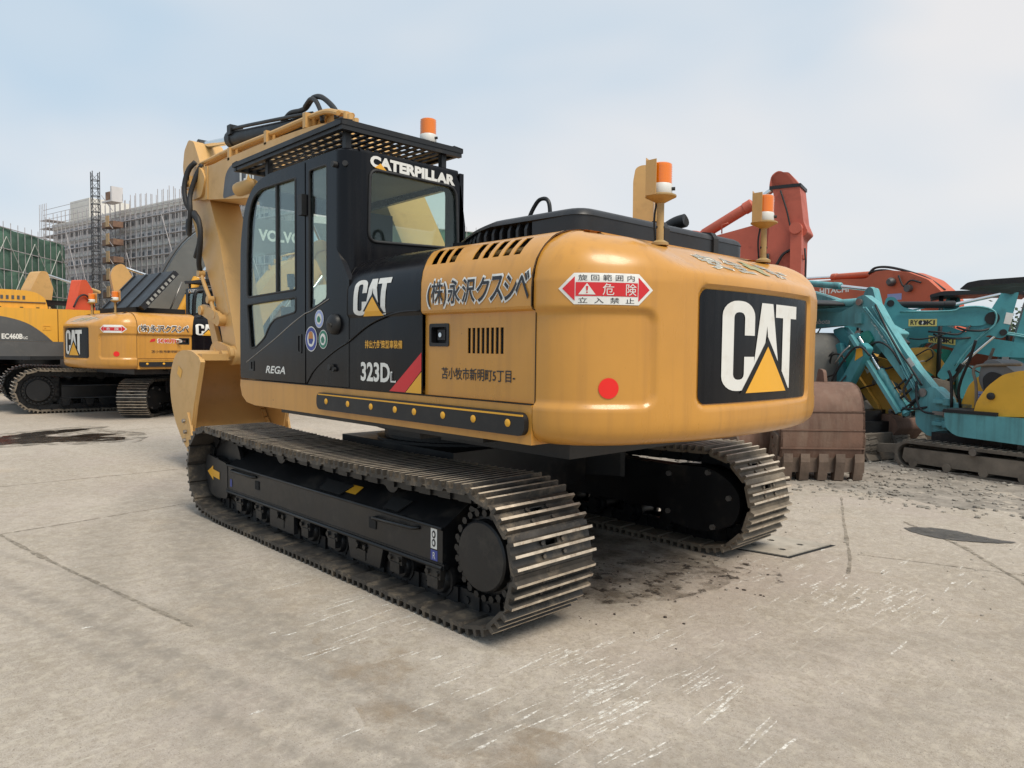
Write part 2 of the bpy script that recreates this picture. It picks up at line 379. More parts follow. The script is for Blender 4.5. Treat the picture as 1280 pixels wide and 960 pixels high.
# ================================================================== ground
def ground_mat():
    m = bpy.data.materials.new('concrete_yard'); m.use_nodes = True; t = m.node_tree; N = t.nodes; L = t.links; b = N['Principled BSDF']
    tc = N.new('ShaderNodeTexCoord'); P = tc.outputs['Object']
    def nz(sc, det=6, ro=.6, vec=P, dist=0):
        n = N.new('ShaderNodeTexNoise'); n.inputs['Scale'].default_value = sc; n.inputs['Detail'].default_value = det; n.inputs['Roughness'].default_value = ro; n.inputs['Distortion'].default_value = dist; L.new(vec, n.inputs['Vector']); return n.outputs['Fac']
    def rng(v, a, b_, c=0, d=1):
        r = N.new('ShaderNodeMapRange'); r.inputs[1].default_value = a; r.inputs[2].default_value = b_; r.inputs[3].default_value = c; r.inputs[4].default_value = d; L.new(v, r.inputs[0]); return r.outputs[0]
    def mix(f, a, c):
        n = N.new('ShaderNodeMix'); n.data_type = 'RGBA'
        if isinstance(f, float): n.inputs[0].default_value = f
        else: L.new(f, n.inputs[0])
        for k, v in ((6, a), (7, c)):
            if isinstance(v, tuple): n.inputs[k].default_value = v+(1,)
            else: L.new(v, n.inputs[k])
        return n.outputs[2]
    def mul(a, c):
        n = N.new('ShaderNodeMath'); n.operation = 'MULTIPLY'
        for k, v in ((0, a), (1, c)):
            if isinstance(v, (int, float)): n.inputs[k].default_value = v
            else: L.new(v, n.inputs[k])
        return n.outputs[0]
    def mapv(sc, rot=0):
        n = N.new('ShaderNodeMapping'); n.inputs['Scale'].default_value = sc; n.inputs['Rotation'].default_value = (0, 0, rot); L.new(P, n.inputs[0]); return n.outputs[0]
    big = nz(.35, 5, .6); mid = nz(1.7, 8, .68); fine = nz(42, 6, .75)
    c = mix(rng(big, .38, .62), (.36, .312, .262), (.475, .418, .36))
    c = mix(rng(mid, .40, .70, 0, .75), c, (.33, .285, .235))
    c = mix(rng(fine, .48, .60, 0, .55), c, (.25, .21, .165))
    f2 = nz(170, 4, .7); c = mix(rng(f2, .50, .60, 0, .45), c, (.62, .56, .47))
    m3 = nz(7, 8, .75); c = mix(rng(m3, .46, .60, 0, .45), c, (.30, .25, .19))
    m4 = nz(16, 6, .7, mapv((1, 1, 1), .9)); c = mix(rng(m4, .50, .60, 0, .40), c, (.55, .49, .40))
    pk = nz(.6, 4, .6, mapv((1, 1, 1), 2.7)); c = mix(rng(pk, .50, .66, 0, .30), c, (.40, .33, .30))
    # grit and dark specks
    sp = nz(95, 3, .6); c = mix(rng(sp, .63, .70, 0, .85), c, (.10, .085, .07))
    # pale scrapes left by track shoes: short strokes across the direction of travel
    st = nz(6.0, 5, .62, mapv((5.5, .55, 1), .06)); patch = nz(.75, 4, .6)
    c = mix(mul(rng(st, .60, .66), rng(patch, .47, .58, 0, .45)), c, (.62, .58, .50))
    st2 = nz(2.2, 6, .65, mapv((6.5, .5, 1), .35)); p2 = nz(.9, 3, .5, mapv((1, 1, 1), 1.3))
    c = mix(mul(rng(st2, .63, .67), rng(p2, .50, .60, 0, .35)), c, (.60, .55, .47))
    # rust and oil
    oil = nz(.9, 7, .7, mapv((1, 1, 1), 2.0)); c = mix(rng(oil, .60, .74, 0, .5), c, (.20, .17, .135))
    rust = nz(.55, 6, .6, mapv((1, 1, 1), .7)); c = mix(rng(rust, .58, .72, 0, .35), c, (.47, .34, .21))
    # curved tyre / track sweeps
    sep = N.new('ShaderNodeSeparateXYZ'); L.new(P, sep.inputs[0])
    def arc(cx, cy, r0, w, amt, c):
        v = N.new('ShaderNodeVectorMath'); v.operation = 'DISTANCE'; cb = N.new('ShaderNodeCombineXYZ'); L.new(sep.outputs[0], cb.inputs[0]); L.new(sep.outputs[1], cb.inputs[1]); L.new(cb.outputs[0], v.inputs[0]); v.inputs[1].default_value = (cx, cy, 0)
        s = N.new('ShaderNodeMath'); s.operation = 'SUBTRACT'; L.new(v.outputs['Value'], s.inputs[0]); s.inputs[1].default_value = r0
        wv = N.new('ShaderNodeMath'); wv.operation = 'MULTIPLY_ADD'; L.new(mid, wv.inputs[0]); wv.inputs[1].default_value = w*.9; L.new(s.outputs[0], wv.inputs[2])
        a = N.new('ShaderNodeMath'); a.operation = 'ABSOLUTE'; L.new(wv.outputs[0], a.inputs[0])
        f = rng(a.outputs[0], w*.35, w*1.1, amt, 0); g = rng(nz(9, 5, .7), .35, .62)
        return mix(mul(f, g), c, (.25, .22, .185))
    for q in ARCS: c = arc(*q, c)
    L.new(c, b.inputs['Base Color'])
    L.new(rng(mid, .3, .7, .78, .95), b.inputs['Roughness']); b.inputs['Specular IOR Level'].default_value = .35
    h = N.new('ShaderNodeMath'); h.operation = 'ADD'; L.new(mul(fine, .8), h.inputs[0]); L.new(mul(m3, 1.2), h.inputs[1])
    bp = N.new('ShaderNodeBump'); bp.inputs['Strength'].default_value = .6; bp.inputs['Distance'].default_value = .014; L.new(h.outputs[0], bp.inputs['Height']); L.new(bp.outputs[0], b.inputs['Normal'])
    return m
ARCS = [(-10.9, 51.7, 50.0, .08, .75), (-10.9, 51.7, 49.78, .05, .65), (-10.9, 51.7, 50.3, .05, .5), (-1.2, -5.3, 7.67, .30, .62), (-1.2, -5.3, 8.25, .22, .45), (-8.2, 3.0, 5.2, .25, .4), (-8.2, 3.0, 5.8, .2, .38)]
SCRAPES = [(-2.37, 1.24, 45, .10, .10), (-2.70, 1.36, 80, .13, .12), (-2.95, 1.02, 30, .12, .12), (-3.28, 1.24, 10, .12, .12, .08, .004, .010, .25, .6), (-2.9, -.75, 60, .20, .20), (-3.22, -.8, 60, .22, .20), (-1.5, 1.62, 14, .18, .15), (-1.0, 1.78, 14, .25, .15, .1, .004, .01, .2, .5), (-2.5, 1.95, 18, .3, .2), (-2.3, -1.0, 30, .2, .2), (-2.7, .3, 40, .4, .5), (-1.9, 2.0, 30, .5, .25), (-2.9, 1.7, 40, .25, .2), (1.0, 3.4, 20, .8, .6), (-3.0, -1.6, 30, .4, .3)]
GM = ground_mat()
bm = B()
# one sheet to the horizon, finer near the camera so joints can be cut as dips
def gz(x, y): return 0
gx = [-400, -150, -60, -30, -16, -10] + [-8+.5*i for i in range(41)] + [14, 20, 35, 70, 160, 400]
gy = [-400, -150, -60, -35, -22] + [-16+.5*i for i in range(57)] + [16, 24, 60, 150, 400]
V = [[bm.verts.new((x, y, 0)) for y in gy] for x in gx]
for i in range(len(gx)-1):
    for j in range(len(gy)-1): bm.faces.new([V[i][j], V[i+1][j], V[i+1][j+1], V[i][j+1]])
GR = obj('ground', bm, GM); GR['kind'] = 'structure'
# slab joints: dark filled seams, broken and wandering
JM = mat('joint_filler', (.24, .205, .16), .95, var=.3, vscale=6, dirt=(.42, .37, .30), damt=.9, dscale=14, dthr=.46, bump=.4, bscale=50)
broken_edges(JM, 16, .36, .56, .8)
def seam(pts, w, name='slab_joint', m_=None, z=.004):
    bm = B(); P = []
    for a, b in zip(pts, pts[1:]):
        n = max(2, int(math.dist(a, b)/.07))
        P += [(a[0]+(b[0]-a[0])*i/n, a[1]+(b[1]-a[1])*i/n) for i in range(n)]
    P.append(pts[-1]); prev = None
    for i, (x, y) in enumerate(P):
        a, b = P[max(0, i-1)], P[min(len(P)-1, i+1)]; d = Vector((b[0]-a[0], b[1]-a[1])).normalized(); n = Vector((-d.y, d.x))
        o = noise.noise((x*1.7, y*1.7, 3.3))*w*.8; ww = w*(.25+.9*abs(noise.noise((x*4.1, y*4.1, 9.1)))+.35*random.random())
        q = (bm.verts.new((x+n.x*(o+ww), y+n.y*(o+ww), z)), bm.verts.new((x+n.x*(o-ww), y+n.y*(o-ww), z)))
        if prev: bm.faces.new([prev[0], q[0], q[1], prev[1]])
        prev = q
    o = obj(name, bm, m_ or JM); o['kind'] = 'structure'; return o
seam([(2.31, 2.92), (2.40, 2.2), (2.52, 1.40)], .018)
seam([(3.6, 3.6), (2.31, 2.92), (1.2, 2.80), (-.35, 2.57), (-.7, 2.52)], .022)
seam([(-2.45, -3.2), (-3.1, -2.6), (-4.0, -1.4), (-4.6, -.5)], .03)
seam([(-1.6, -3.9), (-2.3, -2.3), (-2.6, -1.6), (-2.75, -1.2)], .02)
seam([(-2.6, -1.75), (-3.3, -2.0), (-4.2, -2.3)], .016)
seam([(4.5, -6), (4.6, 0.5), (4.7, 5)], .02)
seam([(9.4, -6), (9.5, 1.5), (9.6, 5)], .02)

# pale scrape marks left by track grousers, across the direction of travel
SCR = mat('scraped_concrete', (.90, .87, .80), .95, var=.06, vscale=20)
def scrapes(cx, cy, n, sx, sy, ang=0., wmin=.003, wmax=.013, lmin=.04, lmax=.26):
    bm = B()
    for it in range(int(n*.55)):
        zz = .0012+it*2.5e-5+random.random()*2e-5
        x, y = random.gauss(cx, sx), random.gauss(cy, sy); L_ = random.uniform(lmin, lmax); a = R(90)+ang+random.gauss(0, .05); d = Vector((math.cos(a), math.sin(a))); q = Vector((-d.y, d.x))
        k = max(3, int(L_/.03)); w = random.uniform(wmin, wmax); up = []; dn = []
        for i in range(k+1):
            t = i/k; p = Vector((x, y))+d*L_*(t-.5); ww = w*(math.sin(math.pi*min(.97, max(.03, t)))**.5)*random.uniform(.35, 1.1); o = random.uniform(-.3, .3)*w
            up.append(bm.verts.new((p.x+q.x*(ww+o), p.y+q.y*(ww+o), zz))); dn.append(bm.verts.new((p.x-q.x*(ww-o), p.y-q.y*(ww-o), zz)))
        for i in range(k): bm.faces.new([up[i], up[i+1], dn[i+1], dn[i]])
    o = obj('scrape_marks', bm, SCR); o['kind'] = 'structure'
broken_edges(SCR, 38, .42, .62, .8)
for a in SCRAPES: scrapes(*a)

# mottled dark brown patch and oil under and behind the machine
BRN = mat('brown_mottle', (.17, .135, .10), .9, var=.25, vscale=4, bump=.3, bscale=45); broken_edges(BRN, 3.6, .42, .68, .7)
def stain(pts, z, m_, name='brown_patch'):
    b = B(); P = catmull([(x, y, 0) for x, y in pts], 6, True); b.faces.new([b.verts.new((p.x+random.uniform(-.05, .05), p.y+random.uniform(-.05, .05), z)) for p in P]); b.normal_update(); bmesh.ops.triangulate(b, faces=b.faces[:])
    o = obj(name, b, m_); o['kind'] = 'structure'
stain([(2.0, -.7), (2.0, .7), (.5, .85), (-1.0, .8), (-1.7, .7), (-2.1, .45), (-2.3, -.1), (-2.2, -.6), (-1.5, -.8), (0, -.8)], .0022, BRN)
OIL = mat('oil_spatter', (.07, .055, .045), .5, var=.3, vscale=5); broken_edges(OIL, 9, .54, .64, .9)
stain([(-1.3, .3), (-1.7, .6), (-2.1, .5), (-2.3, .1), (-2.2, -.4), (-2.5, -.7), (-2.2, -1.0), (-1.8, -.7), (-1.4, -.2)], .0032, OIL, 'oil_stain')
stain([(-1.2, 1.9), (-1.9, 1.75), (-2.6, 1.9), (-3.2, 1.6), (-3.0, 2.2), (-2.2, 2.4), (-1.5, 2.2)], .0034, mat('tan_dust', (.36, .27, .18), .9), 'dust_stain')
broken_edges(MATS['tan_dust'], 3.0, .50, .72, .55)
# ================================================================== the excavator in front
EX = empty('crawler_excavator')
tag(EX, 'big yellow and black crawler excavator with black cab standing alone on the concrete', 'excavator')

# ---- undercarriage
GAUGE, SW = 2.38, .605
def track_path(z0=.41, rp=.36, xr=-1.80, xf=1.83, lift=.035, sag=.035):
    pts = []
    for i in range(41): pts.append((xr+.05+(1.42-xr)*i/40, z0-rp))
    pts += [(1.60, z0-rp+.006), (1.72, z0-rp+.02)]
    for i in range(1, 40):
        a = R(-90+180*i/40); pts.append((xf+rp*math.cos(a), z0+lift/2+(rp-lift/4)*math.sin(a)))
    n = 30
    for i in range(n+1):
        t = i/n; x = xf+(xr-xf)*t
        pts.append((x, z0+rp+lift/4*(1-t) - sag*math.sin(math.pi*min(1, t*1.0))**1*(1 if .02 < t < .98 else 0)))
    for i in range(1, 40):
        a = R(90+180*i/40); pts.append((xr+rp*math.cos(a), z0+rp*math.sin(a)))
    return pts
def resample(pts, n, phase=0.):
    P = [Vector((p[0], p[1])) for p in pts]; m = len(P)
    L = [0]
    for i in range(m): L.append(L[-1]+(P[(i+1) % m]-P[i]).length)
    T = L[-1]; out = []
    def at(s):
        s %= T
        for i in range(m):
            if L[i+1] >= s:
                f = (s-L[i])/max(1e-9, L[i+1]-L[i]); return P[i].lerp(P[(i+1) % m], f)
        return P[0]
    pitch = T/n
    for k in range(n):
        s = (k+phase)*pitch; a, b = at(s-pitch*.5), at(s+pitch*.5)
        c = (a+b)/2; d = (b-a).normalized(); out.append((c, d))
    return out, pitch
TP = track_path()
FRAMES, PITCHL = resample(TP, 50, .3)
def shoe_mesh(m_):
    p = PITCHL; g = p/3
    bm = B()
    def outline(x0, x1, gs):
        top = []
        for gx in gs: top += [(gx-.013, .012), (gx-.0075, .047), (gx+.0075, .047), (gx+.013, .012)]
        return [(x1, .002), (x1-.010, -.010), (x0+.040, -.010), (x0+.030, .004), (x0, .004), (x0, .010)] + top + [(x1, .010)]
    full = outline(-p*.5-.008, p*.5-.004, (-g, 0, g))
    for y0, y1 in ((-SW/2, -.105), (.105, SW/2)): prism(bm, full, 'Y', y0, y1)
    prism(bm, full, 'Y', -.105, -.045); prism(bm, full, 'Y', .045, .105)
    prism(bm, outline(-p*.5-.008, -g+.018, (-g,)), 'Y', -.045, .045)
    prism(bm, outline(-.018, p*.5-.004, (0, g)), 'Y', -.045, .045)
    for y in (-.078, .078):
        for x in (-.036, .032): cyl(bm, (x, y, .008), (x, y, .026), .013, n=6)
    bmesh.ops.remove_doubles(bm, verts=bm.verts[:], dist=1e-5)
    bmesh.ops.recalc_face_normals(bm, faces=bm.faces[:])
    for f in bm.faces:
        c = f.calc_center_median()
        if f.normal.z > .9 and c.z > .04: f.material_index = 1
    me = bpy.data.meshes.new('track_shoe'); bm.to_mesh(me); bm.free()
    me.materials.append(m_); me.materials.append(EDGE); return me
SHOE2 = mat('tan_track_steel', (.20, .165, .125), .7, metal=.1, var=.3, vscale=5, dirt=(.10, .08, .06), damt=.7, dscale=7, dthr=.56, bump=.12, bscale=50)  # paler tan shoe steel for the right-hand track
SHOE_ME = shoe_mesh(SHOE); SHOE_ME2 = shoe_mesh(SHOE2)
def add_track(root, sy):
    """track frame > shoes, chain, sprocket, idler, rollers on side sy (+1 = left)"""
    yc = sy*GAUGE/2
    bm = B(); o = sy
    # box frame with a sloping top, outer face vertical
    sec = [(yc+o*.17, .256), (yc+o*.17, .49), (yc-o*.05, .625), (yc-o*.20, .625), (yc-o*.20, .256)]
    prism(bm, sec, 'X', -1.44, 1.60)
    bevel(bm, .018, 2)
    box(bm, -1.46, 1.62, yc+o*.155-.02, yc+o*.155+.02, .249, .285)        # lower lip rail
    fr = obj('track_frame', bm, FRM, root)
    bm = B(); tube(bm, [(-1.44, yc+o*.172, .492), (1.60, yc+o*.172, .492)], .012); tube(bm, [(-1.45, yc+o*.178, .262), (1.60, yc+o*.178, .262)], .014)
    obj('edge_weld', bm, FRM, fr)
    for a, b in ((-.30, .05), (-1.0, -.78)):
        bm = B(); prism(bm, [(a, 0), (b, 0), (b-.03, .11), (a+.03, .11)], 'Z', 0, .008)
        q = Matrix.Translation((0, yc+o*.06, .565)) @ Matrix.Rotation(-o*R(31.5), 4, 'X')
        bm.transform(q); obj('frame_opening', bm, DARK, fr)
    # motor / idler end pieces
    bm = B()
    ends = round_poly([(1.60, .50), (2.05, .545), (2.10, .40), (2.0, .20), (1.86, .165), (1.60, .19)], .05)
    prism(bm, ends, 'Y', yc+o*.175, yc+o*.150); bevel(bm, .006, 1)
    prism(bm, [(1.60, .40), (2.03, .45), (2.03, .33), (1.60, .30)], 'Y', yc+o*.15, yc-o*.14)
    obj('idler_guard', bm, FRM, fr)
    bm = B(); lathe(bm, (1.83, yc-.09, .43), (0, 1, 0), [(0, .2), (0, .335), (.03, .34), (.035, .30), (.145, .30), (.15, .34), (.18, .335), (.18, .2)], 32)
    cyl(bm, (1.83, yc-.17, .43), (1.83, yc+.17, .43), .1, n=16); obj('idler', bm, FRM, fr, 30)
    # sprocket with toothed rim and the drive housing
    bm = B(); n = 21
    rim = []
    for i in range(n*4):
        a = 2*math.pi*i/(n*4); r = (.345, .345, .30, .30)[i % 4]; rim.append((-1.80+r*math.cos(a), .41+r*math.sin(a)))
    prism(bm, rim, 'Y', yc-.035, yc+.035)
    obj('sprocket', bm, FRM, fr)
    bm = B(); lathe(bm, (-1.80, yc-o*.02, .41), (0, o, 0), [(0, .27), (.10, .27), (.13, .265), (.15, .235), (.155, .20), (.205, .195), (.215, .185), (.218, .0)], 40)
    hub = obj('final_drive', bm, FRM, fr, 30)
    bm = B()
    for i in range(24):
        a = 2*math.pi*i/24; x, z = -1.80+.235*math.cos(a), .41+.235*math.sin(a)
        cyl(bm, (x, yc+o*.10, z), (x, yc+o*.168, z), .021, n=6)
        x, z = -1.80+.250*math.cos(a+.13), .41+.250*math.sin(a+.13)
        cyl(bm, (x, yc+o*.09, z), (x, yc+o*.145, z), .014, n=6)
    obj('bolt_ring', bm, FRM, fr, 30)
    bm = B(); prism(bm, round_poly([(-1.35, .21), (-1.75, .14), (-2.05, .26), (-2.08, .50), (-1.85, .66), (-1.35, .64)], .16, 6), 'Y', yc-o*.10, yc-o*.27); bevel(bm, .025, 2)
    obj('motor_cover', bm, FRM, fr, 40)
    for x, z in ((-1.45, .27), (-1.45, .57), (-1.80, .62), (-1.98, .45), (-1.85, .21)):
        bm = B(); cyl(bm, (x, yc-o*.265, z), (x, yc-o*.29, z), .022, n=6); obj('cover_bolt', bm, STL, fr)
    # rollers
    rol = B(); lathe(rol, (0, -.15, 0), (0, 1, 0), [(-.03, .05), (0, .05), (0, .075), (.02, .085), (.03, .085), (.03, .105), (.06, .105), (.062, .085), (.238, .085), (.24, .105), (.27, .105), (.27, .085), (.28, .085), (.30, .075), (.30, .05), (.33, .05)], 18)
    me = None
    for i in range(8):
        x = -1.37+i*.385
        if me is None:
            r = obj('track_roller', rol, FRM, fr, 30); me = r.data
        else:
            r = bpy.data.objects.new('track_roller', me); COL.objects.link(r); r.parent = fr
        r.location = (x, yc, .175)
        bm = B()
        box(bm, x-.07, x+.07, yc+o*.165-.02, yc+o*.165+.02, .19, .26); box(bm, x-.05, x+.05, yc+o*.17-.02, yc+o*.17+.02, .135, .2)
        bevel(bm, .012, 1); cyl(bm, (x-.045, yc+o*.185, .225), (x-.045, yc+o*.2, .225), .018, n=6); cyl(bm, (x+.045, yc+o*.185, .225), (x+.045, yc+o*.2, .225), .018, n=6)
        obj('roller_bracket', bm, FRM, fr)
    bm = B(); box(bm, .35, .75, yc+o*.15, yc+o*.185, .115, .256); bevel(bm, .01, 1); obj('track_guide', bm, FRM, fr)
    bm = B(); prism(bm, [(-.85, .256), (-.42, .256), (-.46, .12), (-.81, .12)], 'Y', yc+o*.15, yc+o*.185)
    obj('track_guide', bm, FRM, fr)
    for x in (-.78, .78):
        bm = B(); cyl(bm, (x, yc-o*.19, .68), (x, yc+o*.06, .68), .07, n=16); cyl(bm, (x, yc+o*.06, .68), (x, yc+o*.075, .68), .085, n=16); cyl(bm, (x, yc+o*.075, .68), (x, yc+o*.085, .68), .045, n=12)
        box(bm, x-.05, x+.05, yc-o*.19-.03, yc-o*.19+.03, .6, .72); obj('carrier_roller', bm, FRM, fr, 35)
    # chain and shoes
    bm = B()
    for c, d in FRAMES:
        nrm = Vector((d.y, -d.x)); ang = math.atan2(d.y, d.x)
        for yy in (-.085, .085):
            for s in (-.5, .5):
                cc = c + d*PITCHL*s*.5
                vs = box(bm, -.056, .056, yc+yy-.018+s*.016, yc+yy+.018+s*.016, -.05, .05)
                M = Matrix.Translation((cc.x-nrm.x*.052, 0, cc.y-nrm.y*.052)) @ Matrix.Rotation(-ang, 4, 'Y')
                bmesh.ops.transform(bm, matrix=M, verts=vs)
        pz = c - nrm*.052 + d*PITCHL*.5
        cyl(bm, (pz.x, yc-.12, pz.y), (pz.x, yc+.12, pz.y), .024, n=8)
    obj('track_chain', bm, FRM, fr)
    for k, (c, d) in enumerate(FRAMES):
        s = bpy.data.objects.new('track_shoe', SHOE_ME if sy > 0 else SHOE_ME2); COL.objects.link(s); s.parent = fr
        nrm = Vector((d.y, -d.x))
        M = Matrix(((d.x, 0, nrm.x, c.x), (0, 1, 0, yc), (d.y, 0, nrm.y, c.y), (0, 0, 0, 1)))
        s.matrix_local = M @ Matrix.Translation((random.uniform(-.002, .002), random.uniform(-.004, .004), random.uniform(-.002, .002))) @ Matrix.Rotation(random.gauss(0, R(.5)), 4, 'Y')
    return fr
TFL = add_track(EX, 1); TFR = add_track(EX, -1)
# marks on the left frame
fy = GAUGE/2+.17
ar = [(2.03, .385), (1.90, .452), (1.90, .418), (1.76, .405), (1.76, .34), (1.90, .352), (1.90, .318)]
decal('direction_arrow', poly2d(ar), YELV, TFL, lambda x, y: (x, fy+.006, y), .003, None, (0, 1, 0))
decal('tie_down_sticker', poly2d([(-1.33, .36), (-1.39, .36), (-1.39, .48), (-1.33, .48)]), WHT, TFL, lambda x, y: (x, fy, y), .002, None, (0, 1, 0))
for zz in (.395, .445):
    ring = [(-1.36+.018*math.cos(t*.5236), zz+.024*math.sin(t*.5236)) for t in range(12)]; ring2 = [(-1.36+.009*math.cos(t*.5236), zz+.013*math.sin(t*.5236)) for t in range(12)]
    decal('sticker_mark', poly2d(ring), BLKV, TFL, lambda x, y: (x, fy, y), .0035, None, (0, 1, 0)); decal('sticker_mark', poly2d(ring2), WHT, TFL, lambda x, y: (x, fy, y), .005, None, (0, 1, 0))
decal('blue_sticker', poly2d([(-1.33, .29), (-1.395, .29), (-1.395, .352), (-1.33, .352)]), BLUV, TFL, lambda x, y: (x, fy, y), .002, None, (0, 1, 0))
decal('sticker_mark', fit(text2d('R', 1), -1.352, -1.376, .30, .34), WHT, TFL, lambda x, y: (x, fy, y), .0035, None, (0, 1, 0))
decal('blue_sticker', poly2d([(1.545, .31), (1.505, .31), (1.505, .375), (1.545, .375)]), BLUV, TFL, lambda x, y: (x, fy, y), .003, None, (0, 1, 0))
sl_ = R(31.5)
decal('yellow_sticker', poly2d([(-.03, -.03), (-.16, -.03), (-.16, .05), (-.03, .05)]), YELV, TFL, lambda x, y: (x-.25, GAUGE/2+.09-y*math.cos(sl_), .54+y*math.sin(sl_)), .006, None, (0, math.sin(sl_), math.cos(sl_)))
for x0, x1 in ((-.72, -1.22), (1.02, 1.50)):
    bm = B(); tube(bm, [(x0, fy, .43), (x0-.03, fy+.03, .44), (x1+.04, fy+.03, .455), (x1, fy, .46)] if x0 < 0 else [(x0, fy, .46), (x0+.03, fy+.028, .46), (x1-.04, fy+.028, .46), (x1, fy, .46)], .012, 6)
    obj('step_bar', bm, FRM, TFL)
    bm = B(); box(bm, x0-.03 if x0 < 0 else x0-.05, x0+.05 if x0 < 0 else x0+.02, fy, fy+.006, .36, .43); obj('frame_opening', bm, DARK, TFL)

# car body between the tracks
bm = B()
prism(bm, round_poly([(-1.0, -1.0), (-.55, -.75), (-.55, .75), (-1.0, 1.0), (-.45, 1.02), (0, .8), (.45, 1.02), (1.0, 1.0), (.55, .75), (.55, -.75), (1.0, -1.0), (.45, -1.02), (0, -.8), (-.45, -1.02)], .08, 3), 'Z', .47, .74)
box(bm, -.75, .75, -.72, .72, .44, .80); bevel(bm, .02, 1)
obj('car_body', bm, FRM, EX)
bm = B(); lathe(bm, (0, 0, .74), (0, 0, 1), [(0, .72), (.08, .72), (.08, .66), (.16, .66), (.16, .74), (.26, .74), (.26, .7), (.34, .7)], 48); obj('slew_ring', bm, FRM, EX, 30)
bm = B(); box(bm, -1.55, 1.0, -1.15, 1.15, .99, 1.07); box(bm, -2.05, -.9, -.95, .95, .93, 1.05); box(bm, -.6, -.2, .35, .9, .9, 1.07); bevel(bm, .02, 1); obj('belly_plate', bm, FRM, EX)

# ---- deck and side skirt
bm = B()
prism(bm, [(1.38, 1.255), (1.385, 1.20), (1.35, 1.12), (1.26, 1.068), (1.1, 1.05), (-2.13, 1.05), (-2.13, 1.255)], 'Y', -1.335, 1.335)
bevel(bm, .028, 3)
SK = obj('upper_frame', bm, YEL, EX, 40)
for s in (1, -1):
    bm = B(); y = s*1.335
    prism(bm, rrect(-2.11, .015, 1.095, 1.215, .045, 4), 'Y', y-.002*s, y+s*.034); bevel(bm, .010, 2)
    rl = obj('rub_rail', bm, BLKM, EX, 40)
    bm = B(); prism(bm, [(-2.10, 1.196), (-.01, 1.199), (-.01, 1.207), (-2.10, 1.206)], 'Y', y+s*.032, y+s*.036); obj('rail_stripe', bm, YELV, rl)
    for x in (-.123, -.411, -.695, -.966, -1.167, -1.445, -1.713, -1.988):
        bm = B(); lathe(bm, (x, y+s*.030, 1.157), (0, s, 0), [(0, .021), (.006, .021), (.010, .014), (.010, .003)], 12); obj('rail_rivet', bm, YELV, rl, 40)

# ---- hood: side panels, tops
HP = [(1.335, 1.262), (1.335, 1.30), (1.335, 1.42), (1.335, 1.515), (1.335, 1.555), (1.335, 1.657), (1.335, 1.683), (1.335, 1.738)]
HPU = [(1.341, 1.748), (1.349, 1.762), (1.350, 1.80), (1.349, 1.86), (1.342, 1.93), (1.317, 2.0), (1.290, 2.04), (1.255, 2.08), (1.20, 2.125), (1.172, 2.142), (1.09, 2.172), (1.0, 2.188), (.90, 2.195)]
HPROF = HP+HPU
HPROFY = [(1.3145, z) for y, z in HP]+[(1.326, 1.742)]+HPU
def shear(z): return min(.11, .075*max(0, (z-1.77)/.33)**3)
def hood_panel(name, xs, sy, material, holes, prof=HPROF, th=.005):
    bm = B(); V = {}
    for i, x in enumerate(xs):
        for j, (y, z) in enumerate(prof): V[i, j] = bm.verts.new((x+shear(z)*min(1, max(0, (x+2.131)/.9)), sy*y, z))
    fs = []
    for i in range(len(xs)-1):
        for j in range(len(prof)-1):
            cx = (xs[i]+xs[i+1])/2; cz = (prof[j][1]+prof[j+1][1])/2
            if any(a < cx < b and c < cz < d for a, b, c, d in holes): continue
            fs.append(bm.faces.new([V[i, j], V[i+1, j], V[i+1, j+1], V[i, j+1]]))
    for v in [v for v in bm.verts if not v.link_faces]: bm.verts.remove(v)
    bmesh.ops.recalc_face_normals(bm, faces=bm.faces[:])
    n = sum((f.normal.y*sy for f in bm.faces)); 
    if n < 0: bmesh.ops.reverse_faces(bm, faces=bm.faces[:])
    bmesh.ops.solidify(bm, geom=bm.faces[:], thickness=th)
    return obj(name, bm, material, EX, 25)
slots = [(-1.316, -1.262), (-1.395, -1.341), (-1.475, -1.42), (-1.67, -1.62), (-1.75, -1.70), (-1.83, -1.78), (-1.91, -1.86), (-1.99, -1.94)]
vents = [(-1.892+.0385*i, -1.867+.0385*i) for i in range(8)]
latch = [(-1.43, -1.25)]
xs = sorted(set([-2.131, -1.206, -2.04] + [v for s in slots+vents+latch for v in s]))
holesL = [(a, b, 2.035, 2.145) for a, b in slots] + [(a, b, 1.515, 1.657) for a, b in vents] + [(a, b, 1.555, 1.683) for a, b in latch]
SIDE = {}
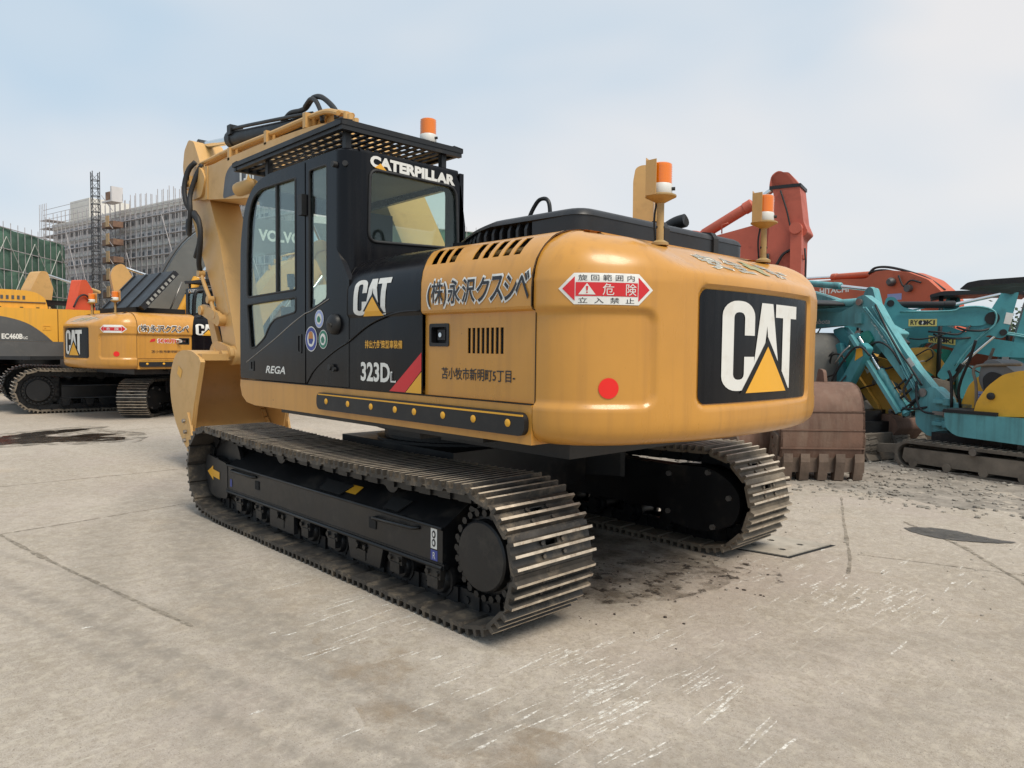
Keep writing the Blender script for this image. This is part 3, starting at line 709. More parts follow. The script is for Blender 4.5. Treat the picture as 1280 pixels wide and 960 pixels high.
for s in (1, -1):
    SIDE[s] = hood_panel('side_door', xs, s, YEL, holesL if s > 0 else holesL[-1:], HPROFY)
    SIDE[s, 'b'] = hood_panel('service_panel', [-1.198, -.9, -.6, -.374], s, BLK, [])
    bm = B(); box(bm, -2.1, -1.24, s*.9, s*1.298, 1.28, 1.545); box(bm, -2.1, -1.44, s*.9, s*1.298, 1.545, 1.70); box(bm, -2.1, -1.24, s*.9, s*1.25, 1.545, 1.78); box(bm, -2.1, -1.24, s*.5, s*1.10, 1.78, 2.17)
    obj('engine_bay', bm, DARK, EX)
    bm = B(); y = s*1.312
    plate(bm, rrect(-1.432, -1.248, 1.552, 1.686, .012, 3), [rrect(-1.412, -1.268, 1.572, 1.666, .01, 3)], lambda a, b, d: (a, s*(1.320-d), b), .04)
    box(bm, -1.43, -1.25, y-s*.05, y-s*.04, 1.555, 1.683); lt = obj('latch_recess', bm, BLKM, EX)
    bm = B(); box(bm, -1.375, -1.305, y-s*.04, y-s*.012, 1.59, 1.65); bevel(bm, .008, 1); obj('latch_handle', bm, RUB, lt)
    bm = B(); cyl(bm, (-1.335, y-s*.014, 1.62), (-1.335, y-s*.004, 1.62), .014, n=10); obj('latch_lock', bm, CHR, lt)
    bm = B()
    tube(bm, [(-1.50, s*1.13, 2.09), (-1.24, s*1.13, 2.09)], .018, 8)
    tube(bm, [(-2.05, s*1.13, 2.09), (-1.58, s*1.13, 2.09)], .018, 8)
    obj('hood_brace', bm, YELB, EX)
# top plates
bm = B(); box(bm, -2.131, -1.1, -.90, .90, 2.16, 2.195); obj('hood_top', bm, YEL, EX)
bm = B(); box(bm, -1.095, -.27, -.90, .90, 2.16, 2.195); obj('hood_top', bm, BLK, EX)
# dark gaps between the panels
for s in (1, -1):
    for x0_ in (-2.1335, -1.2025, -.3735):
        pr_ = [(x0_+shear(z)*min(1, max(0, (x0_+2.131)/.9)), s*(y+.0012), z) for y, z in (HPROFY if x0_ < -2 else HPROF)]
        bm = B(); tube(bm, pr_, .0026, 6); obj('panel_gap', bm, DARK, EX)
    bm = B(); tube(bm, [(1.36, s*1.3365, 1.2585), (-2.13, s*1.3365, 1.2585)], .0032, 6); obj('panel_gap', bm, DARK, EX)
# crease across the black panel
bm = B()
tube(bm, [(-1.198, 1.349, 1.765), (-1.0, 1.348, 1.762), (-.8, 1.344, 1.735), (-.6, 1.340, 1.68), (-.376, 1.338, 1.58)], .007, 6, 6); tube(bm, [(-.376, 1.336, 1.58), (-.2, 1.336, 1.52), (0, 1.336, 1.43), (.12, 1.336, 1.36), (.215, 1.336, 1.27)], .007, 6, 6)
obj('panel_crease', bm, BLK, EX)

# ---- counterweight
CWP = catmull([(-2.135, 1.335), (-2.25, 1.322), (-2.37, 1.262), (-2.47, 1.155), (-2.55, 1.02), (-2.61, .86), (-2.655, .70), (-2.69, .55), (-2.715, .3), (-2.722, 0), (-2.715, -.3), (-2.69, -.55), (-2.655, -.70), (-2.61, -.86), (-2.55, -1.02), (-2.47, -1.155), (-2.37, -1.262), (-2.25, -1.322), (-2.135, -1.335)], 14)
CWP = [Vector((p[0], p[1], 0)) for p in [(q.x, q.y) for q in [Vector((a[0], a[1], 0)) for a in CWP]]]
CWN = []
for i in range(len(CWP)):
    d = CWP[min(i+1, len(CWP)-1)]-CWP[max(i-1, 0)]; CWN.append(Vector((d.y, -d.x, 0)).normalized())   # outward
if CWN[len(CWN)//2].x > 0: CWN = [-n for n in CWN]
CWL = [0]
for i in range(1, len(CWP)): CWL.append(CWL[-1]+(CWP[i]-CWP[i-1]).length)
HALF = CWL[-1]/2
CWS = [HALF-l for l in CWL]          # arc position, + = left, 0 = middle of the rear
def cw_at(s):
    s = max(-HALF, min(HALF, s)); l = HALF-s
    for i in range(len(CWL)-1):
        if CWL[i+1] >= l-1e-9:
            f = (l-CWL[i])/(CWL[i+1]-CWL[i]); return CWP[i].lerp(CWP[i+1], f), CWN[i].lerp(CWN[i+1], f).normalized()
    return CWP[-1], CWN[-1]
def sm(a, b, x):
    t = max(0, min(1, (x-a)/(b-a))); return t*t*(3-2*t)
def rr_sd(x, y, x0, x1, y0, y1, r):
    qx = abs(x-(x0+x1)/2)-(x1-x0)/2+r; qy = abs(y-(y0+y1)/2)-(y1-y0)/2+r
    return math.hypot(max(qx, 0), max(qy, 0))+min(max(qx, qy), 0)-r
S_REC = HALF-.0
PANW = .655
def recess(s, z):
    a = abs(s)
    d1 = rr_sd(a, z, .93, 4.0, 1.255, 1.745, .07)
    d2 = rr_sd(s, z, -PANW, PANW, 1.245, 1.885, .06)
    return .022*(1-sm(-.022, .012, d1)) + .024*(1-sm(-.012, .010, d2))
side_in = [(1.91, .004), (1.955, .012), (2.0, .030), (2.04, .055), (2.085, .097), (2.12, .150), (2.148, .205), (2.168, .265), (2.183, .35), (2.19, .5)]
rear_in = [(1.907, .0), (1.937, .004), (1.956, .020), (1.985, .07), (2.02, .135), (2.06, .21), (2.095, .285), (2.125, .355), (2.15, .43), (2.165, .53)]
def cw_surface(s, k):
    p, n = cw_at(s)
    f = sm(.60, 1.0, abs(s))
    (z0, i0), (z1, i1) = rear_in[k], side_in[k]
    return p - n*(i0*(1-f)+i1*f) + Vector((0, 0, z0*(1-f)+z1*f -   .03*(k/9)*f*(1-sm(1.0, HALF-.05, abs(s)))))
bm = B()
ss = [HALF-CWL[-1]*i/230 for i in range(231)]
zs = [1.215+(1.895-1.215)*i/52 for i in range(53)]
low = [(1.047, .42), (1.049, .16), (1.058, .085), (1.075, .045), (1.10, .018), (1.135, .005), (1.17, 0)]
rows = []
for s in ss:
    p, n = cw_at(s); col = []
    for z, i in low: col.append(bm.verts.new(p-n*i+Vector((0, 0, z))))
    for z in zs: col.append(bm.verts.new(p-n*recess(s, z)+Vector((0, 0, z))))
    for k in range(10): col.append(bm.verts.new(cw_surface(s, k)))
    rows.append(col)
for a, b in zip(rows, rows[1:]):
    for j in range(len(a)-1): bm.faces.new([a[j], b[j], b[j+1], a[j+1]])
top = [r[-1] for r in rows]; bm.faces.new(top); bot = [r[0] for r in rows]; bm.faces.new(bot[::-1])
CW = obj('counterweight', bm, YEL, EX, 35)
CWB = bvh_of(CW)
# black logo plate in the rear recess
def cwf(s, z, off=0.):
    p, n = cw_at(s); q = p - n*(recess(0, 1.5)-off); return Vector((q.x, q.y, z))
bm = B()
px = rrect(-PANW+.018, PANW-.018, 1.262, 1.868, .05, 6)
 
LP = decal('logo_panel', poly2d(px), BLK, CW, lambda a, b: cwf(a, b, .006), 0, None, (-1, 0, 0), .10)
LPV = (-1, 0, 0)
logo(LP, lambda x, y: cwf(-x, y, .006), LPV, -.455, 1.325, .86, .495, None, BLK, .003, .12)
# red reflector, warning plate
def cwd(sx, z0): return lambda x, y: (lambda p, n: (p.x, p.y, z0+y))(*cw_at(sx-x))
def cw_decal(name, tm, m_, s0, z0, lift, sub=.06):
    p, n = cw_at(s0)
    return decal(name, tm, m_, CW, cwd(s0, z0), lift, CWB, n, sub)
cw_decal('red_reflector', poly2d([(.052*math.cos(i*.2618), .052*math.sin(i*.2618)) for i in range(24)]), REDL, 1.185, 1.352, .004, .03)
hexa = [(-.245, 0), (-.165, .077), (.165, .077), (.245, 0), (.165, -.077), (-.165, -.077)]
S0, Z0 = 1.205, 1.842
cw_decal('warning_plate', poly2d(hexa), WHT, S0, Z0, .003)
cw_decal('warning_red', poly2d([(-.225, 0), (-.162, .060), (-.162, -.060)], [(-.158, .031), (.158, .031), (.158, -.036), (-.158, -.036)], [(.225, 0), (.162, .060), (.162, -.060)]), REDV, S0, Z0, .0045)
cw_decal('warning_text', fit(text2d('旋 回 範 囲 内', 1), -.145, .14, .039, .069), BLKV, S0, Z0, .0045, 0)
cw_decal('warning_text', fit(text2d('立  入  禁  止', 1), -.145, .14, -.071, -.043), BLKV, S0, Z0, .0045, 0)
cw_decal('warning_text', fit(text2d('危   険', 1), -.025, .15, -.031, .026), WHT, S0, Z0, .006, 0)
cw_decal('warning_triangle', poly2d([(-.145, -.029), (-.06, -.029), (-.1025, .027)]), WHT, S0, Z0, .006)
cw_decal('warning_triangle_mark', poly2d([(-.106, -.010), (-.099, -.010), (-.097, .012), (-.108, .012)], [(-.106, -.022), (-.099, -.022), (-.099, -.015), (-.106, -.015)]), REDV, S0, Z0, .0075, 0)
# faded safety lettering on the rear slope
FAD = mat('faded_print', (.36, .35, .31), .5, var=.25, vscale=30, dirt=(.52, .42, .28), damt=.5, dscale=22, dthr=.5)
FADW = mat('faded_white', (.72, .68, .56), .5, var=.15, vscale=20, dirt=(.6, .42, .22), damt=.5, dscale=18, dthr=.5)
FADG = mat('faded_green', (.30, .32, .17), .5, var=.25, vscale=20, dirt=(.52, .36, .18), damt=.7, dscale=18, dthr=.5)
def slope(x, y):
    p = cw_surface(-x-.06, 3).lerp(cw_surface(-x-.06, 6), y); return p
def slope_decal(name, tm, m_, lift): return decal(name, tm, m_, CW, slope, lift, CWB, Vector((-.55, 0, .83)).normalized(), .04)
for ch, x0, x1 in (('安', -.50, -.31), ('全', -.25, -.07), ('第', .22, .40), ('一', .47, .60)):
    y0, y1 = (.05, .95) if ch != '一' else (.45, .58)
    slope_decal('faded_lettering', fit(text2d(ch, 1, .035), x0-.012, x1+.012, y0-.04, y1+.04), FADW, .003)
    slope_decal('faded_lettering', fit(text2d(ch, 1, .01), x0, x1, y0, y1), FAD, .0045)
slope_decal('faded_cross', poly2d([(.04, .05), (.11, .05), (.11, .37), (.165, .37), (.165, .67), (.11, .67), (.11, .95), (.04, .95), (.04, .67), (-.015, .67), (-.015, .37), (.04, .37)]), FADG, .0045)

# ---- engine cover with side louvres and straps
bm = B()
top = round_poly([(-1.99, .82), (-1.99, -1.06), (-1.12, -1.06), (-.62, -.8), (-.62, .62), (-1.12, .84)], [.12, .12, .2, .1, .1, .2], 5)
rows = []
for z, ins in ((2.318, 0), (2.345, .012), (2.362, .04), (2.371, .09), (2.375, .2)):
    row = []
    cxm, cym = -1.35, -.1
    for x, y in top:
        l = math.hypot(x-cxm, y-cym); f = (l-ins*1.3)/l; zz = z - .10*max(0, (x+1.25))
        row.append(bm.verts.new((cxm+(x-cxm)*f, cym+(y-cym)*f, zz)))
    rows.append(row)
for a, b in zip(rows, rows[1:]):
    n = len(a)
    for i in range(n): bm.faces.new([a[i], a[(i+1) % n], b[(i+1) % n], b[i]])
bm.faces.new(rows[-1]); bm.faces.new(rows[0][::-1])
EC = obj('engine_cover', bm, PLA, EX, 40)
bm = B()   # solid skirt at rear and right
prism(bm, round_poly([(-1.985, .815), (-1.985, -1.055), (-1.60, -1.055), (-1.60, .815)], [.12, .12, 0, 0], 5), 'Z', 2.10, 2.332)
obj('cover_skirt', bm, PLA, EC, 40)
bm = B(); box(bm, -1.61, -.70, -.98, .70, 2.13, 2.28); obj('cover_core', bm, DARK, EC)
for i in range(13):
    for s in (1, -1):
        x = -1.56+i*.074; yt = (.835 if x < -1.12 else .835-(x+1.12)*.40) if s > 0 else -(1.052 if x < -1.12 else 1.052-(x+1.12)*.5)
        if x > -.68: continue
        zt = 2.331-.10*max(0, x+1.25)
        bm = B(); prism(bm, [(yt-s*.004, 2.15), (yt-s*.004, zt-.06), (yt-s*.03, zt-.004), (yt-s*.10, zt+.006), (yt-s*.10, 2.15)], 'X', x-.011, x+.011); obj('louvre_rib', bm, PLA, EC)
for y in (-.02, -.62):
    bm = B(); prism(bm, [(-1.998, 2.12), (-1.998, 2.33), (-1.97, 2.373), (-1.90, 2.384), (-1.90, 2.372), (-1.962, 2.360), (-1.986, 2.325), (-1.986, 2.12)], 'Y', y-.03, y+.03); bevel(bm, .004, 1); obj('cover_strap', bm, RUB, EC)
bm = B(); tube(bm, [(-1.12, .42, 2.28), (-1.17, .41, 2.44), (-1.23, .40, 2.535), (-1.285, .40, 2.555), (-1.335, .40, 2.535), (-1.355, .40, 2.46), (-1.36, .40, 2.28)], .014, 8, 5); obj('grab_handle', bm, BLKM, EX)
bm = B(); tube(bm, [(-1.30, -.86, 2.3), (-1.33, -.87, 2.42), (-1.40, -.88, 2.49), (-1.48, -.89, 2.53), (-1.56, -.90, 2.545)], .052, 12, 5); cyl(bm, (-1.56, -.90, 2.545), (-1.562, -.90, 2.5455), .046, n=12, mi=1); obj('exhaust_stack', bm, BLKM, EX, 40, [DARK])

# ---- beacons
def beacon(root, x, y, z, post=0., shield=True):
    bm = B(); lathe(bm, (x, y, z), (0, 0, 1), [(0, .060), (.008, .064), (.055, .063), (.06, .060)], 20)
    cyl(bm, (x-.058, y-.02, z+.03), (x-.075, y-.03, z+.03), .010, n=8, mi=1)
    b = obj('beacon', bm, WPL, root, 40, [RUB])
    bm = B(); prof = [(.06, .060)]
    for i in range(8): prof += [(.064+i*.013, .0615), (.071+i*.013, .0592)]
    prof += [(.169, .060), (.175, .052), (.177, .02)]
    lathe(bm, (x, y, z), (0, 0, 1), prof, 20); obj('beacon_lens', bm, ORA, b, 40)
    if post:
        bm = B(); cyl(bm, (x, y, z-post), (x, y, z-.006), .021, n=10); lathe(bm, (x, y, z-.012), (0, 0, 1), [(-.035, .02), (-.006, .075), (0, .088), (.008, .088), (.012, .08)], 20)
        lathe(bm, (x, y, z-post-.01), (0, 0, 1), [(0, .05), (.015, .05), (.03, .024)], 12)
        obj('beacon_post', bm, mat('post_tan', (.40, .26, .10), .5, var=.2, dirt=(.18, .1, .05), damt=.5, dscale=9), b, 40)
        bm = B(); tube(bm, [(x+.03, y, z-post), (x+.035, y+.01, z-post*.5), (x+.028, y, z-.04)], .006, 6, 4); tube(bm, [(x+.012, y+.02, z-post*.66), (x-.02, y-.012, z-post*.66)], .008, 6); obj('beacon_cable', bm, RUB, b)
    if shield:
        bm = B(); prism(bm, [(x+.088, y-.045), (x+.085, y-.045), (x+.041, y+.086), (x+.044, y+.088)], 'Z', z-.01, z+.20)
        prism(bm, [(x+.041, y+.086), (x+.044, y+.088), (x-.028, y+.089), (x-.028, y+.086)], 'Z', z-.01, z+.185); obj('beacon_shield', bm, YELB, b)
    return b
beacon(EX, -2.29, .475, 2.425, .275); beacon(EX, -2.30, -.72, 2.425, .265)
# ---- side lettering
def side_fn(x0, z0): return lambda x, y: (x0-x, 1.40, z0+y)
def side_fn_r(x0, z0): return lambda x, y: (x0+x, -1.40, z0+y)
NL = (0, 1, 0)
BL = bvh_of(SIDE[1]); BB = bvh_of(SIDE[1, 'b']); BR = bvh_of(SIDE[-1]); BBR = bvh_of(SIDE[-1, 'b'])
# name on the yellow door: white outline under black characters
SD = SIDE[1]
chars = [('(株)', 1.272, 1.452), ('永', 1.462, 1.572), ('沢', 1.588, 1.70), ('ク', 1.712, 1.815), ('ス', 1.822, 1.925), ('シ', 1.932, 2.028), ('ベ', 2.02, 2.118)]
def name_text(parent, fn, bv, n):
    for ch, a, b in chars:
        za, zb = (1.795, 1.93) if ch != '(株)' else (1.782, 1.935)
        if ch == 'ベ': zb = 1.945
        decal('name_outline', fit(text2d(ch, 1, .034 if ch == '(株)' else .05), a-.012, b+.012, za-.013, zb+.013), WHT, parent, fn, .0035, bv, n, .05)
        decal('name_lettering', fit(text2d(ch, 1, .008 if ch == '(株)' else .018), a, b, za, zb), BLKV, parent, fn, .006, bv, n, .05)
name_text(SD, lambda x, y: (-x, 1.42, y), BL, NL)
decal('address_lettering', fit(text2d('苫小牧市新明町5丁目-', 1, .012), 1.365, 1.985, 1.362, 1.432), BLKV, SD, lambda x, y: (-x, 1.42, y), .0025, BL, NL)
SPB = SIDE[1, 'b']
logo(SPB, lambda x, y: (-x, 1.42, y), NL, .455, 1.752, .42, .235, BB, BLK, .004, .06)
decal('model_number', fit(text2d('323D', 1, .03), .525, .865, 1.318, 1.445), WHT, SPB, lambda x, y: (-x, 1.42, y), .003, BB, NL)
decal('model_suffix', fit(text2d('L', 1, .03), .872, .93, 1.322, 1.39), WHT, SPB, lambda x, y: (-x, 1.42, y), .003, BB, NL)
decal('model_suffix_core', fit(text2d('L', 1, -.005), .883, .922, 1.332, 1.382), BLKV, SPB, lambda x, y: (-x, 1.42, y), .0045, BB, NL)
decal('emission_lettering', fit(text2d('排出力對策型車裝備', 1, .012), .575, .998, 1.535, 1.588), YELV, SPB, lambda x, y: (-x, 1.42, y), .003, BB, NL)
decal('red_stripe', poly2d([(.86, 1.266), (1.03, 1.266), (1.196, 1.405), (1.196, 1.515)]), REDV, SPB, lambda x, y: (-x, 1.42, y), .003, BB, NL)
decal('yellow_stripe', poly2d([(1.035, 1.266), (1.196, 1.266), (1.196, 1.398)]), YELV, SPB, lambda x, y: (-x, 1.42, y), .003, BB, NL)
# right-hand side, the same marks mirrored in place
NR = (0, -1, 0)
logo(SIDE[-1, 'b'], lambda x, y: (x-1.6, -1.42, y), NR, .455, 1.752, .42, .235, BBR, BLK, .004, .06)

# ---- cab
CAB_Y = 1.335
bm = B()
# left rear quarter panel with its tall window
qo = [(-.372, 1.265), (.226, 1.265), (.226, 2.895), (-.20, 2.895), (-.20, 2.30), (-.20, 2.24), (-.372, 2.0)]
qh = round_poly([(.185, 1.80), (.183, 2.825), (-.075, 2.825), (-.075, 1.885)], .03, 3)
plate(bm, qo, [qh], lambda a, b, d: (a, CAB_Y-d, b), .04)
# rear wall with the window
ro = [(.22, 1.27), (1.235, 1.27), (1.235, 2.895), (.355, 2.895), (.30, 2.80), (.25, 2.5)]
rh = round_poly([(.325, 2.315), (1.135, 2.285), (1.125, 2.79), (.345, 2.785)], [.06, .07, .07, .09], 5)
plate(bm, ro, [rh], lambda a, b, d: (-.30+d-.02*(b-2.3)*0, a, b), .05)
cyl(bm, (-.20, 1.235, 1.9), (-.20, 1.235, 2.895), .1, n=24)
lathe(bm, (-.20, 1.235, 2.893), (0, 0, 1), [(0, .1), (.012, .094), (.02, .08), (.022, .02)], 24)
# roof
rf = round_poly([(-.295, 2.86), (-.295, 2.925), (.9, 2.925), (1.14, 2.885), (1.30, 2.76), (1.27, 2.72), (1.10, 2.83), (.9, 2.86)], .03, 3)
prism(bm, rf, 'Y', .32, 1.20)
prism(bm, round_poly([(-.20, 2.86), (-.20, 2.922), (.9, 2.922), (1.13, 2.883), (1.27, 2.78), (1.24, 2.75), (1.10, 2.83), (.9, 2.86)], .03, 3), 'Y', 1.2, 1.30)
# right wall
wo_ = [(-.30, 1.27), (1.38, 1.27), (1.38, 2.3), (1.30, 2.72), (1.1, 2.87), (-.30, 2.90)]
wh = round_poly([(-.12, 1.95), (1.24, 1.95), (1.24, 2.3), (1.16, 2.66), (1.05, 2.78), (-.12, 2.80)], .05, 3)
plate(bm, wo_, [wh], lambda a, b, d: (a, .27+d, b), .04)
# front posts and sills
for y0, y1 in ((.27, .34), (1.25, 1.29)):
    prism(bm, [(1.385, 1.27), (1.39, 1.7), (1.37, 2.35), (1.31, 2.70), (1.25, 2.78), (1.23, 2.72), (1.31, 2.35), (1.33, 1.7), (1.33, 1.27)], 'Y', y0, y1)
box(bm, 1.33, 1.385, .34, 1.25, 1.27, 1.45); box(bm, -.3, 1.36, .30, 1.29, 1.262, 1.30)
CABO = obj('cab', bm, BLK, EX, 35)
bm = B()
box(bm, -.24, .0, .36, 1.2, 1.3, 1.75); box(bm, -.246, 1.2, .33, 1.28, 2.835, 2.858); obj('cab_liner', bm, BEIGE, CABO)
# rubber seal of the rear window
bm = B(); tube(bm, [(-.303, y, z) for y, z in rh], .012, 6, closed=True); obj('window_seal', bm, RUB, CABO)
bm = B(); plate(bm, rh, [], lambda a, b, d: (-.292+d, a, b), .006); obj('rear_window', bm, GLSR, CABO)
bm = B(); plate(bm, qh, [], lambda a, b, d: (a, CAB_Y-.014-d, b), .006); obj('quarter_window', bm, GLS, CABO)
bm = B(); tube(bm, [(x, CAB_Y-.006, z) for x, z in qh], .009, 6, closed=True); obj('window_seal', bm, RUB, CABO)
bm = B(); plate(bm, wh, [], lambda a, b, d: (a, .285+d, b), .006); obj('side_window', bm, GLS, CABO)
bm = B(); prism(bm, [(1.375, 1.45), (1.38, 1.7), (1.362, 2.35), (1.30, 2.72), (1.294, 2.72), (1.356, 2.35), (1.374, 1.7), (1.369, 1.45)], 'Y', .34, 1.25); obj('windscreen', bm, GLS, CABO)
# door
do = round_poly([(.236, 1.268), (1.368, 1.268), (1.372, 1.7), (1.352, 2.40), (1.27, 2.70), (1.13, 2.83), (.95, 2.893), (.236, 2.893)], [.01, .03, 0, .1, .1, .1, .1, .01], 4)
dh1 = round_poly([(.378, 1.968), (1.225, 1.945), (1.222, 2.30), (1.195, 2.60), (1.115, 2.75), (.98, 2.805), (.378, 2.802)], [.02, .03, 0, .08, .08, .08, .02], 4)
dh2 = round_poly([(.378, 1.912), (.378, 1.80), (.72, 1.757), (.82, 1.70), (.90, 1.61), (1.07, 1.53), (1.17, 1.52), (1.225, 1.888)], [.02, .03, .05, .04, .05, .05, .03, .03], 4)
bm = B(); plate(bm, do, [dh1, dh2], lambda a, b, d: (a, CAB_Y+.004-d, b), .045)
DOOR = obj('door', bm, BLK, CABO, 35)
bm = B(); plate(bm, dh1, [], lambda a, b, d: (a, CAB_Y-.012-d, b), .006); obj('door_window', bm, GLS, CABO)
bm = B(); plate(bm, dh2, [], lambda a, b, d: (a, CAB_Y-.012-d, b), .006); obj('door_window', bm, GLS, CABO)
bm = B()
for h in (dh1, dh2): tube(bm, [(x, CAB_Y+.002, z) for x, z in h], .009, 6, closed=True)
box(bm, .69, .715, CAB_Y-.03, CAB_Y+.0, 1.955, 2.80); obj('window_seal', bm, RUB, CABO)
bm = B(); box(bm, .215, .275, CAB_Y, CAB_Y+.04, 2.505, 2.655); bevel(bm, .008, 1); cyl(bm, (.295, CAB_Y, 2.53), (.295, CAB_Y+.02, 2.53), .012, n=8); cyl(bm, (.295, CAB_Y, 2.58), (.295, CAB_Y+.02, 2.58), .012, n=8); cyl(bm, (.295, CAB_Y, 2.63), (.295, CAB_Y+.02, 2.63), .012, n=8); obj('door_hinge', bm, BLKM, CABO)
bm = B(); plate(bm, rrect(.285, .345, 1.49, 1.635, .012, 3), [rrect(.297, .333, 1.503, 1.622, .01, 3)], lambda a, b, d: (a, CAB_Y+.010-d, b), .02); obj('door_handle', bm, BLKM, CABO)
bm = B(); plate(bm, rrect(1.10, 1.19, 1.335, 1.42, .012, 3), [rrect(1.115, 1.15, 1.35, 1.41, .006, 3)], lambda a, b, d: (a, CAB_Y+.010-d, b), .02); obj('door_latch', bm, BLKM, CABO)
bm = B(); tube(bm, [(1.245, CAB_Y+.004, 1.405), (.98, CAB_Y+.004, 1.503), (.72, CAB_Y+.004, 1.60), (.45, CAB_Y+.004, 1.71), (.236, CAB_Y+.004, 1.785), (.16, CAB_Y+.002, 1.80), (-.105, CAB_Y+.002, 1.878)], .0045, 6, 3); obj('trim_line', bm, STL, CABO)
bm = B(); box(bm, .228, .234, CAB_Y-.03, CAB_Y-.01, 1.27, 2.89); obj('door_gap', bm, DARK, CABO)
bm = B(); lathe(bm, (-.19, CAB_Y-.01, 1.70), (0, 1, 0), [(0, .075), (.03, .072), (.05, .055), (.055, .03), (.057, .005)], 20); cyl(bm, (-.2, CAB_Y+.04, 1.695), (-.2, CAB_Y+.052, 1.69), .02, n=8); obj('filler_cap', bm, BLKM, CABO, 40)
bm = B(); cyl(bm, (-.15, CAB_Y, 1.40), (-.15, CAB_Y+.03, 1.40), .022, n=10); cyl(bm, (-.19, CAB_Y, 1.385), (-.19, CAB_Y+.02, 1.385), .016, n=8); obj('door_stop', bm, RUB, CABO, 40)
bm = B(); cyl(bm, (-.20, 1.33, 2.80), (-.20, 1.365, 2.80), .022, n=10); cyl(bm, (-.27, 1.30, 2.80), (-.285, 1.315, 2.80), .02, n=8); obj('pillar_stud', bm, RUB, CABO, 40)
decal('door_lettering', fit(text2d('REGA', 1, .02, italic=.25), -.885, -.55, 1.325, 1.385), WHT, DOOR, lambda x, y: (-x, CAB_Y+.004, y), .002, None, NL)
def sticker(x, z, rx, rz, m1, m2, m3):
    el = lambda f, g=None: [(x+rx*f*math.cos(i*.2618), z+rz*(g or f)*math.sin(i*.2618)) for i in range(24)]
    fn = lambda a, b: (a, CAB_Y, b)
    decal('round_sticker', poly2d(el(1)), WHT, CABO, fn, .003, None, NL); decal('sticker_ring', poly2d(el(.92)), m1, CABO, fn, .0042, None, NL)
    decal('sticker_field', poly2d(el(.62)), m2, CABO, fn, .0054, None, NL)
    decal('sticker_emblem', poly2d([(x-rx*.4, z-rz*.1), (x-rx*.15, z-rz*.42), (x+rx*.3, z-rz*.35), (x+rx*.42, z+rz*.05), (x+rx*.1, z+rz*.35), (x-rx*.2, z+rz*.2)]), m3, CABO, fn, .0066, None, NL)
LBL = mat('pale_blue_vinyl', (.30, .36, .62), .45, var=.1); ORV = mat('orange_vinyl', (.55, .22, .05), .45, var=.2)
sticker(.145, 1.598, .088, .092, BLUV, WHT, BLUV); sticker(.028, 1.742, .064, .066, LBL, WHT, GRNV); sticker(-.028, 1.595, .064, .068, GRNV, WHT, GRNV)
decal('sticker_emblem', poly2d([(.11, 1.60), (.18, 1.60), (.17, 1.645), (.145, 1.655), (.12, 1.645)]), ORV, CABO, lambda a, b: (a, CAB_Y, b), .008, None, NL)
# CATERPILLAR over the rear window
ctf = lambda x, y: (-.30, 1.125-x, 2.812+y-.02*x)
tmc = fit(text2d('CATERPILLAR', 1, .055), .0, .765, -.004, .078)
V_, F_ = tmc; V_ = [(x, y*(1-.05*x)) for x, y in V_]
decal('maker_lettering', (V_, F_), WHT, CABO, ctf, .004, None, (-1, 0, 0))
decal('maker_triangle', poly2d([(.035, -.006), (.135, -.010), (.085, .032)]), YELV, CABO, ctf, .006, None, (-1, 0, 0))
# roof guard
bm = B(); X0, X1, Y0, Y1 = -.285, 1.50, .265, 1.345
for a in ([(X0, Y0), (X0, Y1)], [(X1, Y0), (X1, Y1)]):
    x = a[0][0]; s = 1 if x == X0 else -1
    prism(bm, [(x, 3.062), (x, 3.098), (x+s*.09, 3.106), (x+s*.09, 3.098), (x+s*.008, 3.088), (x+s*.008, 3.062)], 'Y', Y0, Y1)
for y in (Y0, Y1):
    s = 1 if y == Y0 else -1
    prism(bm, [(y, 3.062), (y, 3.098), (y+s*.09, 3.106), (y+s*.09, 3.098), (y+s*.008, 3.088), (y+s*.008, 3.062)], 'X', X0, X1)
GRD = obj('roof_guard', bm, BLKM, EX)
bm = B()
for i in range(1, 15): y = Y0+(Y1-Y0)*i/15; box(bm, X0+.008, X1-.008, y-.017, y+.017, 3.052, 3.062)
for i in range(1, 16): x = X0+(X1-X0)*i/16; box(bm, x-.010, x+.010, Y0+.008, Y1-.008, 3.0625, 3.074)
for x in (X0+.025, X1-.03): box(bm, x-.02, x+.02, Y0+.01, Y1-.01, 3.03, 3.062)
for y in (Y0+.03, Y1-.03): box(bm, X0+.01, X1-.01, y-.015, y+.015, 3.035, 3.064)
obj('guard_grille', bm, BLKM, GRD)
for x, y in ((-.20, 1.25), (-.22, .42), (1.0, 1.25), (1.0, .42)):
    bm = B(); box(bm, x-.022, x+.022, y-.022, y+.022, 2.9, 3.05); obj('guard_post', bm, BLKM, GRD)
beacon(EX, -.23, .565, 3.095, 0, False)
